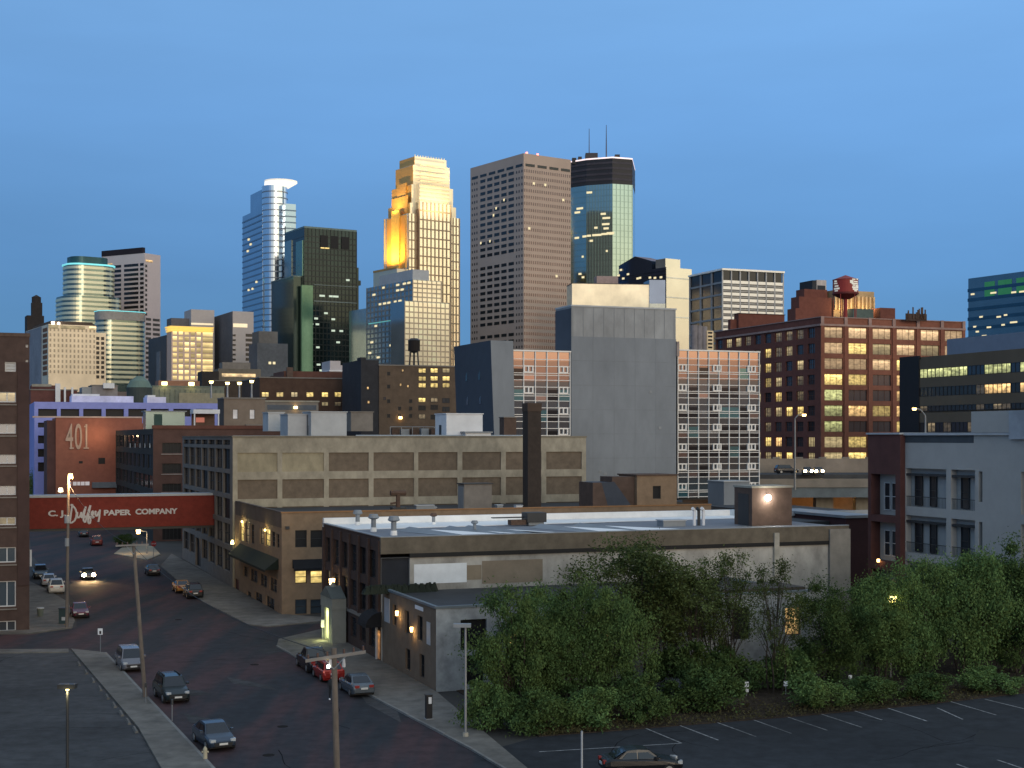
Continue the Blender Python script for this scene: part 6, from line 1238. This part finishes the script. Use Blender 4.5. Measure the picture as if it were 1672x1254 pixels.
for zz_, w_ in ((10.5,.28),(8.2,.22)): mb = MB(); mb.cyl(.1*zz_/15,-.12,w_,zz_,zz_+.8,10); part('transformer', mb, greym, t)
b = at(557, 715, 53); b.z = 0
t, q = utility_pole('near wooden utility pole with long pale crossarm cut by the bottom edge', 0, 0, 545, 1058, .135, (500,597), (1078,1064), base=b)
for px_, y in ((541,1081),(563,1080)): c = at(px_, y, 53); mb = MB(); mb.cyl(c.x-b.x, -.3, .07, c.z-.16, c.z+.14, 8, .05); part('cutout', mb, M('porcelain grey', (.45,.45,.46), .3), t)
c = at(538, 1086, 53); mb = MB(); mb.cyl(c.x-b.x, -.38, .05, c.z-.05, c.z+.06, 8); part('pilot_light', mb, lamp_w, t)
s = 300/F; c = at(99,800,300); t = thing('street_lamp', 'round white street lamp lower left of the tall thin pole head', 'street lamp', (c.x,c.y,0)); mb = MB(); mb.tube((0,0,0),(0,0,c.z),.14,.1,8); part('pole', mb, steel, t); mb = MB(); mb.cyl(0,0,.5,c.z-.4,c.z+.4,12,.4); part('lamp_head', mb, glow_mat('street lamp warm', (1,.85,.55), 8), t)
b = gp(240, 905); t = thing('street_lamp', 'amber street lamp below the skybridge near the stop sign', 'street lamp', (b.x,b.y,0)); hz = H-(868-HY)*b.y/F
mb = MB(); mb.tube((0,0,0),(0,0,hz),.09,.07,8); part('pole', mb, steel, t); mb = MB(); mb.tube((0,0,hz),(-1.6,0,hz+.2),.05); part('arm', mb, steel, t); mb = MB(); mb.cyl(-1.4,0,.3,hz-.35,hz+.3,10,.4); part('lamp_head', mb, lamp_o, t); lamp_light('lamp_glow', t, (-1.6,-.6,hz-.9), (1,.66,.32), 330, .2)
b = gp(251, 914); t = thing('stop_sign', 'red octagonal stop sign at the far corner', 'sign', (b.x,b.y,0)); mb = MB(); mb.tube((0,0,0),(0,0,2.6),.04); part('post', mb, steel, t)
mb = MB(); P = [(.45*math.cos(R(22.5+45*k)), .45*math.sin(R(22.5+45*k))) for k in range(8)]; mb.face([(x,-.06,2.5+z) for x,z in P]); mb.face([(x,-.03,2.5+z) for x,z in reversed(P)]); part('sign_face', mb, M('sign red', (.35,.02,.02), .5), t); text(t, 'STOP', .3, (-.36,-.065,2.4), 0, white, 1, 0, .002)
def small_sign(label, px_, py, pyt, w_, h_, mat=None, name='street_sign'):
    b = gp(px_, py); zt_ = H-(pyt-HY)*b.y/F; t = thing(name, label, 'sign', (b.x,b.y,0)); mb = MB(); mb.tube((0,0,0),(0,0,zt_),.035); part('post', mb, steel, t); mb = MB(); mb.box(-w_/2,w_/2,-.08,-.05,zt_-h_,zt_); part('sign_face', mb, mat or white, t); return t
t = small_sign('small white street sign standing in the crossing corner', 164, 1067, 1026, .42, .55); zt_ = 2.2; box('sign_legend', t, trim_k, -.08, .1, -.085, -.081, H-(1035-HY)*gp(164,1067).y/F, H-(1030-HY)*gp(164,1067).y/F)
small_sign('small white notice post left of the dark gap in the trees', 1219, 1137, 1113, .3, .75); small_sign('small white notice on post right of the dark gap', 1283, 1135, 1112, .32, .36); small_sign('tiny white notice post among the right hand shrubs', 1388, 1128, 1102, .26, .26)
small_sign('white plate sign at the left of the long building front', 527, 1046, 1012, .3, .7)
b = gp(950, 1300); t = thing('marker_post', 'thin pale post standing in the near parking lot', 'post', (b.x,b.y,0)); zt_ = H-(1195-HY)*b.y/F; mb = MB(); mb.tube((0,0,0),(0,0,zt_),.055,.055,8); part('pole', mb, lgrey, t); mb = MB(); mb.tube((0,0,zt_),(0,0,zt_+.06),.07,.03,8); part('cap', mb, steel, t)
b = gp(700, 1177); t = thing('bollard_sign', 'black upright sign pillar with white panel on the pavement', 'sign pillar', (b.x,b.y,.12), A); box('pillar', t, trim_k, -.21, .21, -.16, .16, 0, 1.6); box('white_panel', t, white, -.06, .15, -.18, -.16, 1.05, 1.5); box('foot', t, greym, -.28, .28, -.22, .22, 0, .06); box('pillar_cap', t, dark, -.24, .24, -.19, .19, 1.6, 1.66)
def shoebox(label, px_, py, pyt, glow=False, base=None):
    b = base or gp(px_, py); zt_ = H-(pyt-HY)*b.y/F; t = thing('parking_lot_lamp', label, 'lamp post', (b.x,b.y,0)); mb = MB(); mb.tube((0,0,0),(0,0,zt_),.09,.07,8); part('pole', mb, steel if not glow else dark, t)
    mb = MB(); mb.box(-.75 if not glow else -.42, .35 if not glow else .42, -.22, .22, zt_, zt_+.22); part('lamp_head', mb, dark if glow else greym, t); mb = MB(); mb.cyl(0,0,.22,0,.35,8,.18); part('footing', mb, conc, t)
    return t, zt_
shoebox('grey unlit lamp post in front of the big left tree', 760, 1205, 1024)
b = gp(110, 1357); t, zt_ = shoebox('dark lot lamp throwing yellow light down its own pole', 0, 0, 1124, True, b); mb = MB(); mb.cyl(.05,-.15,.08,zt_-.06,zt_,8); part('bulb', mb, lamp_y, t); lamp_light('bulb_light', t, (.02,-.24,zt_-.2), (1,.82,.4), 40, .05)
for px_, py, lb in ((238,1150,'dark parking meter post near the leaning pole foot'),(232,1100,'white topped parking meter beside the minivan'),(281,1180,'short post by the kerb between suv and sedan')):
    b = gp(px_, py); t = thing('parking_meter', lb, 'parking meter', (b.x,b.y,.12)); mb = MB(); mb.tube((0,0,0),(0,0,1.1),.035); part('post', mb, steel, t); mb = MB(); mb.cyl(0,0,.1,1.1,1.42,8,.08); part('meter_head', mb, dark if px_ != 232 else lgrey, t)
for px_, py, lb in ((335,1242,'yellowish fire hydrant at the bottom of left pavement'),): 
    b = gp(px_, py); t = thing('fire_hydrant', lb, 'hydrant', (b.x,b.y,.12)); mb = MB(); mb.cyl(0,0,.13,0,.55,10,.12); mb.cyl(0,0,.14,.55,.72,10,.04); part('barrel', mb, M('hydrant paint', (.40,.36,.26), .6), t); mb = MB(); mb.tube((-.2,0,.4),(.2,0,.4),.06); part('nozzle', mb, M('hydrant paint', (.4,.36,.26)), t)
b = gp(104, 1020); t = thing('street_bin', 'dark teal street box beside the tall thin pole', 'street box', (b.x,b.y,.13)); box('box_body', t, M('dark teal steel', (.03,.055,.06), .5), -.4, .4, -.35, .35, 0, 1.5); box('pale_label', t, lgrey, -.1, .3, -.37, -.35, .35, .7); box('lid', t, dark, -.44, .44, -.4, .4, 1.5, 1.6)
b = gp(66, 1008); t = thing('litter_bin', 'small pale litter bin by the brick warehouse corner', 'bin', (b.x,b.y,.13)); mb = MB(); mb.cyl(0,0,.3,0,.8,10,.36); part('bin_body', mb, M('green grey bin', (.12,.14,.12)), t); mb = MB(); mb.cyl(0,0,.4,.8,.9,10); part('rim', mb, lgrey, t)
b = gp(86, 822); t = thing('warning_sign', 'orange diamond road sign beyond the skybridge roof', 'sign', (b.x,b.y,0)); zq = H-(805-HY)*b.y/F; mb = MB(); mb.tube((0,0,0),(0,0,zq),.06); part('post', mb, steel, t); mb = MB(); mb.prism([(0,-.1),(0,-.1),(0,-.1)], zq, zq) if False else mb.face([(-.9,-.1,zq),(0,-.1,zq-.9),(.9,-.1,zq),(0,-.1,zq+.9)]); part('sign_face', mb, M('sign orange', (.45,.14,.03), .6), t)
# pedestrian in dark clothes beside the grey sedan, half behind the near pole
b = gp(541, 1143); t = thing('person', 'person in dark clothes and white shoes walking beside the grey sedan', 'person', (b.x,b.y,0), R(15))
def skin_fig(pts, edges, radii, name, mat, parent):
    me = bpy.data.meshes.new(name); me.from_pydata(pts, edges, []); o = inst(name, me, parent); md = o.modifiers.new('skin', 'SKIN'); sk = me.skin_vertices[0].data
    for i, r_ in enumerate(radii): sk[i].radius = (r_, r_)
    sk[0].use_root = True; s2 = o.modifiers.new('sub', 'SUBSURF'); s2.levels = 1; s2.render_levels = 2; me.materials.append(mat); return o
pts = [(0,0,.95),(0,.01,1.2),(0,.02,1.42),(0,.0,1.52),(0,-.01,1.66),(.09,-.02,.9),(.10,-.14,.5),(.10,-.16,.08),(-.09,.02,.9),(-.10,.08,.5),(-.10,.22,.10),(.2,.02,1.38),(.25,.06,1.10),(.24,-.06,.88),(-.2,.02,1.38),(-.25,-.02,1.1),(-.24,-.16,.9)]
ed = [(0,1),(1,2),(2,3),(3,4),(0,5),(5,6),(6,7),(0,8),(8,9),(9,10),(2,11),(11,12),(12,13),(2,14),(14,15),(15,16)]
skin_fig(pts, ed, [.15,.15,.16,.07,.09,.10,.075,.05,.10,.075,.05,.07,.05,.035,.07,.05,.035], 'body', M('dark clothes', (.02,.024,.03), .9), t)
for (x, y) in ((.10,-.2),(-.10,.2)): mb = MB(); mb.prism([(x-.05,y-.14),(x+.05,y-.14),(x+.05,y+.12),(x-.05,y+.12)], 0, .1, 0, [(x-.04,y-.1),(x+.04,y-.1),(x+.04,y+.11),(x-.04,y+.11)]); part('shoe', mb, white, t)
mb = MB(); mb.cyl(0,-.01,.10,1.64,1.78,10,.05); part('hair', mb, trim_k, t); mb = MB(); mb.box(-.045,.045,-.115,-.08,1.58,1.68); part('face', mb, M('skin tone', (.3,.18,.13), .7), t)
# ================================================================== trees
leaf_m = M('spring leaves', (.105,.165,.055), .9, .06, var=.65, scale=2.2, col2=(.056,.098,.035), big=.35, orand=.4)
leaf_o = M('olive spring leaves', (.105,.145,.055), .9, .06, var=.5, scale=1.2, col2=(.050,.068,.022), big=.35, orand=.3)
bark = M('dark bark', (.045,.036,.030), .95, var=.3, scale=3)
def leaves(seed, n_cl, per, rx, rz, base, size, lean=0, gap=.0):
    r_ = np.random.default_rng(seed); cl = []; 
    while len(cl) < n_cl:
        p = r_.uniform(-1,1,3); d = np.linalg.norm(p)
        if d > 1 or d < .25: continue
        ph = math.atan2(p[1],p[0]); k = 1+.30*math.sin(2*ph+seed+2*p[2])+.22*math.sin(5*ph+2*seed+4*p[2])
        cl.append((p[0]*rx*k, p[1]*rx*k, base+rz+p[2]*rz*(1+.22*math.sin(3*ph+seed)+.10*math.sin(7*ph))))
    cl = np.array(cl); N_ = n_cl*per; c = np.repeat(cl, per, 0); sg = r_.uniform(.30,1.0,n_cl).repeat(per)[:,None]
    c = c+r_.normal(0,1,(N_,3))*sg*np.array([.62,.62,.50])*min(1.1, rx*.34)
    c[:,2] = np.maximum(c[:,2], .15)
    a = r_.normal(0,1,(N_,3)); a /= np.linalg.norm(a,axis=1)[:,None]; b_ = r_.normal(0,1,(N_,3)); b_ -= (a*b_).sum(1)[:,None]*a; b_ /= np.linalg.norm(b_,axis=1)[:,None]
    s_ = (size*r_.uniform(.55,1.35,N_))[:,None]; v = np.stack([c-a*s_, c+b_*s_*.5, c+a*s_, c-b_*s_*.5], 1).reshape(-1,3)
    me = bpy.data.meshes.new('crown'); me.vertices.add(len(v)); me.vertices.foreach_set('co', v.ravel()); me.loops.add(len(v)); me.loops.foreach_set('vertex_index', np.arange(len(v)))
    me.polygons.add(N_); me.polygons.foreach_set('loop_start', np.arange(0,len(v),4)); me.polygons.foreach_set('loop_total', np.full(N_,4)); me.update(); me.validate()
    return me, cl
TREES = {}
def tree_proto(key, seed, n_cl, per, rx, rz, base, size, stems, mat, thick=.11):
    me, cl = leaves(seed, n_cl, per, rx, rz, base, size); me.materials.append(mat); r_ = random.Random(seed); mb = MB(); lb = MB()
    for k in range(stems):
        a = 2*math.pi*k/stems+r_.random(); q = Vector((math.cos(a)*.25*min(stems-1,3),math.sin(a)*.25*min(stems-1,3),0)); top = Vector((math.cos(a)*rx*.45,math.sin(a)*rx*.45,base+rz*1.35)); prev = q; n = 6
        for i in range(1, n+1): nx_ = q.lerp(top, i/n)+Vector((r_.uniform(-.18,.18),r_.uniform(-.18,.18),0)); mb.tube(prev, nx_, thick*(1.15-i/n*.8), thick*(1.15-(i+1)/n*.8) if i < n else .02, 7); prev = nx_
    for c in cl[::max(1,len(cl)//34)]:
        c = Vector(c); s_ = Vector((c.x*.25, c.y*.25, max(base*.6, c.z*.55))); m_ = s_.lerp(c,.5)+Vector((0,0,.25)); lb.tube(s_, m_, thick*.40, thick*.26, 5); lb.tube(m_, c, thick*.26, .012, 5)
    TREES[key] = (me, mb.mesh('trunk', bark), lb.mesh('limbs', bark))
tree_proto('bushy', 1, 88, 360, 3.0, 4.0, .3, .095, 4, leaf_m); tree_proto('bushy_b', 2, 78, 360, 2.8, 3.6, .8, .095, 3, leaf_m); tree_proto('open', 3, 84, 300, 3.1, 3.4, 3.6, .09, 3, leaf_o, .09); tree_proto('thin', 4, 44, 130, 2.3, 3.4, 2.2, .08, 3, leaf_o, .07); tree_proto('shrub', 5, 40, 260, 1.6, 1.1, .05, .085, 2, leaf_m, .05)
tree_proto('round', 6, 92, 350, 3.4, 3.2, .6, .095, 4, leaf_m)
def tree(kind, label, px_, py, ytop, wid, rot, group=None, cat='tree'):
    me, tr, lm = TREES[kind]; b = gp(px_, py); hz = H-(ytop-HY)*b.y/F; bb_z = max(v.co.z for v in me.vertices) if (kind not in ZM) else ZM[kind]; ZM[kind] = bb_z
    t = thing('tree' if cat == 'tree' else 'shrub', label, cat, (b.x,b.y,0), rot, group); sz = hz/bb_z
    for n_, m_ in (('trunk',tr),('limbs',lm),('crown',me)): o = inst(n_, m_, t); o.scale = (wid, wid, sz)
    return t
ZM = {}
G1 = 'leafy trees in front of the low annex'
for i, a in enumerate((('bushy','broad bushy tree at the left end of the row, beside the grey lamp post',842,1178,932,.85,.3),('bushy_b','bushy tree second from the left, by the thin annex lamp',915,1165,938,.85,1.2),('round','big rounded tree low before the white annex wall',985,1160,925,.8,2.2),('open','tallest open crowned tree rising over the roof edge',1045,1128,858,1.4,.9),('thin','sparse feathery tree between tall tree and dark gap',1130,1125,925,1.0,.2),('thin','second sparse tree just left of the olive sapling',1160,1118,905,1.15,5.2),('thin','thin olive sapling before the boarded annex window',1192,1125,890,1.0,2.6),('thin','wispy tree with bare stems right of the dark gap',1265,1130,905,1.05,4.1),('bushy_b','dense tree below the dark red wing',1352,1122,928,.95,2.9),('round','wide dense tree before the brick corner bay',1430,1112,915,.9,.7),('bushy','tall dense tree before the apartment balconies',1500,1105,893,.9,3.3),('round','large dense tree reaching up the blue grey siding',1580,1102,872,.95,5.0),('bushy_b','dense tree at the right edge of the frame',1662,1098,858,1.05,1.7),('bushy','dark tree behind the bushy pair on the left',880,1140,945,.9,4.4),('open','loose tree leaning behind the two tall ones',1090,1110,905,.8,3.9),('round','shaded tree second row below the apartments',1465,1080,925,1.0,4.0),('round','shaded tree behind the right edge tree',1620,1075,890,1.1,2.0))):
    tree(*a, group=G1)
for i, a in enumerate((('shrub','low shrub at the front of the left trees',800,1192,1100,1.1,.2),('shrub','low shrub under the second left tree',880,1196,1115,1.2,1.4),('shrub','low shrub below the rounded tree',960,1186,1110,1.2,2.5),('shrub','bright low shrub with pale stem by the parking line',1040,1176,1090,1.2,3.6),('shrub','low shrub left of the dark gap',1160,1160,1080,1.5,.9),('shrub','taller shrub against the wall under the sparse tree',1110,1135,1035,1.5,3.1),('shrub','shrub against the wall under the olive sapling',1185,1128,1045,1.4,4.8),('shrub','shrub by the wall right of the wispy tree',1290,1125,1040,1.2,.4),('shrub','low shrub right of the dark gap',1330,1156,1095,1.2,5.1),('shrub','low shrub before the wide dense tree',1420,1148,1095,1.2,1.1),('shrub','low shrub under the tall dense tree',1510,1140,1090,1.2,2.2),('shrub','low shrub at the far right lot edge',1610,1130,1085,1.3,4.4))): tree(*a, group='low shrubs along the parking lot edge', cat='shrub')
for px_, py, yt, lb in ((70,838,752,'dusky leafless tree left of the 401 wall'),(203,894,869,'dark street tree under the skybridge')):
    b = gp(px_, py) ; tree('round', lb, px_, py, yt, 1.3 if px_ == 70 else .5, .5)
b = gp(1420, 1000)
t = thing('street_lamp', 'orange lamp glowing through the right hand trees', 'street lamp', (gp(1428,1090).x, gp(1428,1090).y-5.0, 0)); c = at(1429, 977, gp(1428,1090).y-5.0); mb = MB(); mb.tube((0,0,0),(0,0,c.z),.08); part('pole', mb, steel, t); mb = MB(); mb.cyl(0,-.5,.26,c.z-.22,c.z+.22,10,.3); part('lamp_head', mb, lamp_y, t); lamp_light('lamp_glow', t, (0,-.8,c.z-.2), (1,.7,.3), 60, .2)
# weeds and litter on the bed
r_ = np.random.default_rng(9); n = 9000; pts = []
qa = [gp(880,1203), gp(1000,1194), gp(1300,1170), gp(1500,1152), gp(1760,1122)]
tt = r_.uniform(0, 4, n); vs = []
for k in range(n):
    i = int(min(3, tt[k])); p = qa[i].lerp(qa[i+1], tt[k]-i); d = r_.exponential(2.2); vs.append((p.x+r_.normal()*.3-.357*d, p.y+.934*d-.1, .06))
c = np.array(vs); a = r_.normal(0,1,(n,3)); a[:,2] = abs(a[:,2])*.6; a /= np.linalg.norm(a,axis=1)[:,None]; b_ = r_.normal(0,1,(n,3)); b_ /= np.linalg.norm(b_,axis=1)[:,None]; s_ = r_.uniform(.06,.2,n)[:,None]
c[:,2] += r_.uniform(0,.25,n); v = np.stack([c-b_*s_*.4, c+b_*s_*.4, c+a*s_], 1).reshape(-1,3)
me = bpy.data.meshes.new('weeds'); me.from_pydata([tuple(x) for x in v], [], [(3*k,3*k+1,3*k+2) for k in range(n)]); me.materials.append(M('dry weeds', (.06,.055,.022), .9, var=.5, scale=2)); o = inst('weeds', me); o['kind'] = 'stuff'; o['label'] = 'dry weeds and litter along the car park edge'

# ---------- wear on the streets: tar seams, manholes, kerb stones, cables
tar = M('tar seam', (.012,.012,.013), .95, .02); r_ = random.Random(21)
mb = MB()
for k in range(22):
    if k < 8: p = Vector(UV(r_.uniform(70,190), r_.uniform(14,27)))
    elif k < 15: q = gp(r_.uniform(-60,180), r_.uniform(1080,1250)); p = Vector((q.x,q.y))
    else: q = gp(r_.uniform(900,1660), r_.uniform(1195,1250)); p = Vector((q.x,q.y))
    a = r_.choice((A, A+R(90)))+r_.uniform(-.3,.3); n = r_.randint(4,11)
    for i in range(n):
        a += r_.uniform(-.35,.35); q = p+Vector((math.cos(a),math.sin(a)))*r_.uniform(.8,1.7); d = (q-p).normalized(); nn = Vector((-d.y,d.x))*r_.uniform(.012,.03)
        mb.face([(*(p-nn),.0085),(*(q-nn),.0085),(*(q+nn),.0085),(*(p+nn),.0085)]); p = q
o = part('tar_seams', mb, tar); o['kind'] = 'stuff'; o['label'] = 'dark tar seams wandering over the asphalt'
for k, (u, v, lb) in enumerate(((92,19,'round manhole cover in the near roadway'),(118,22,'round manhole cover in the middle of the crossing'),(150,20,'round manhole cover far up the street'),(84,16.5,'round manhole cover near the parked sedans'))):
    x, y = UV(u, v); mb = MB(); mb.cyl(0,0,.36,0,.010,20); o = part('manhole_cover', mb, M('cast iron', (.022,.02,.019), .9, .05), None, (x,y,.004)); tag(o, lb, 'manhole cover', 'manhole covers')
kp = [*[tuple(gp(*p)[:2]) for p in ((452,1056),(500,1083),(615,1142),(771,1225))], UV(30,28.6)]
mb = MB()
for a, b in zip(kp, kp[1:]):
    a = Vector(a); b = Vector(b); n = max(1, int((b-a).length/2.2)); d = (b-a)/n; nn = Vector((-d.y,d.x)).normalized()*.09
    for i in range(n):
        p = a+d*i+d*.02; q = a+d*(i+1)-d*.02; z = .135+r_.uniform(-.02,.015); mb.prism([tuple(p-nn),tuple(p+nn),tuple(q+nn),tuple(q-nn)][::-1], 0, z)
tag(part('kerb', mb, kerb_m), None, None, kind='structure')
def cable(label, a, b, sag, rr=.018):
    a = Vector(a); b = Vector(b); mb = MB(); n = 16; prev = a
    for i in range(1, n+1):
        t_ = i/n; q = a.lerp(b, t_)-Vector((0,0,sag*4*t_*(1-t_))); mb.tube(prev, q, rr, rr, 4); prev = q
    tag(part('power_cable', mb, trim_k), label, 'cable')
p2 = gp(237,1140); e2 = at(218,892,p2.y); e3 = at(112,790,gp(109,1026).y); e1 = at(546,1068,53)
cable('black cable sagging from the leaning pole to the tall thin pole', e2, e3, .9); cable('black cable sagging from the near pole to the leaning pole', e1, e2, 1.0)
bpy.context.view_layer.update()
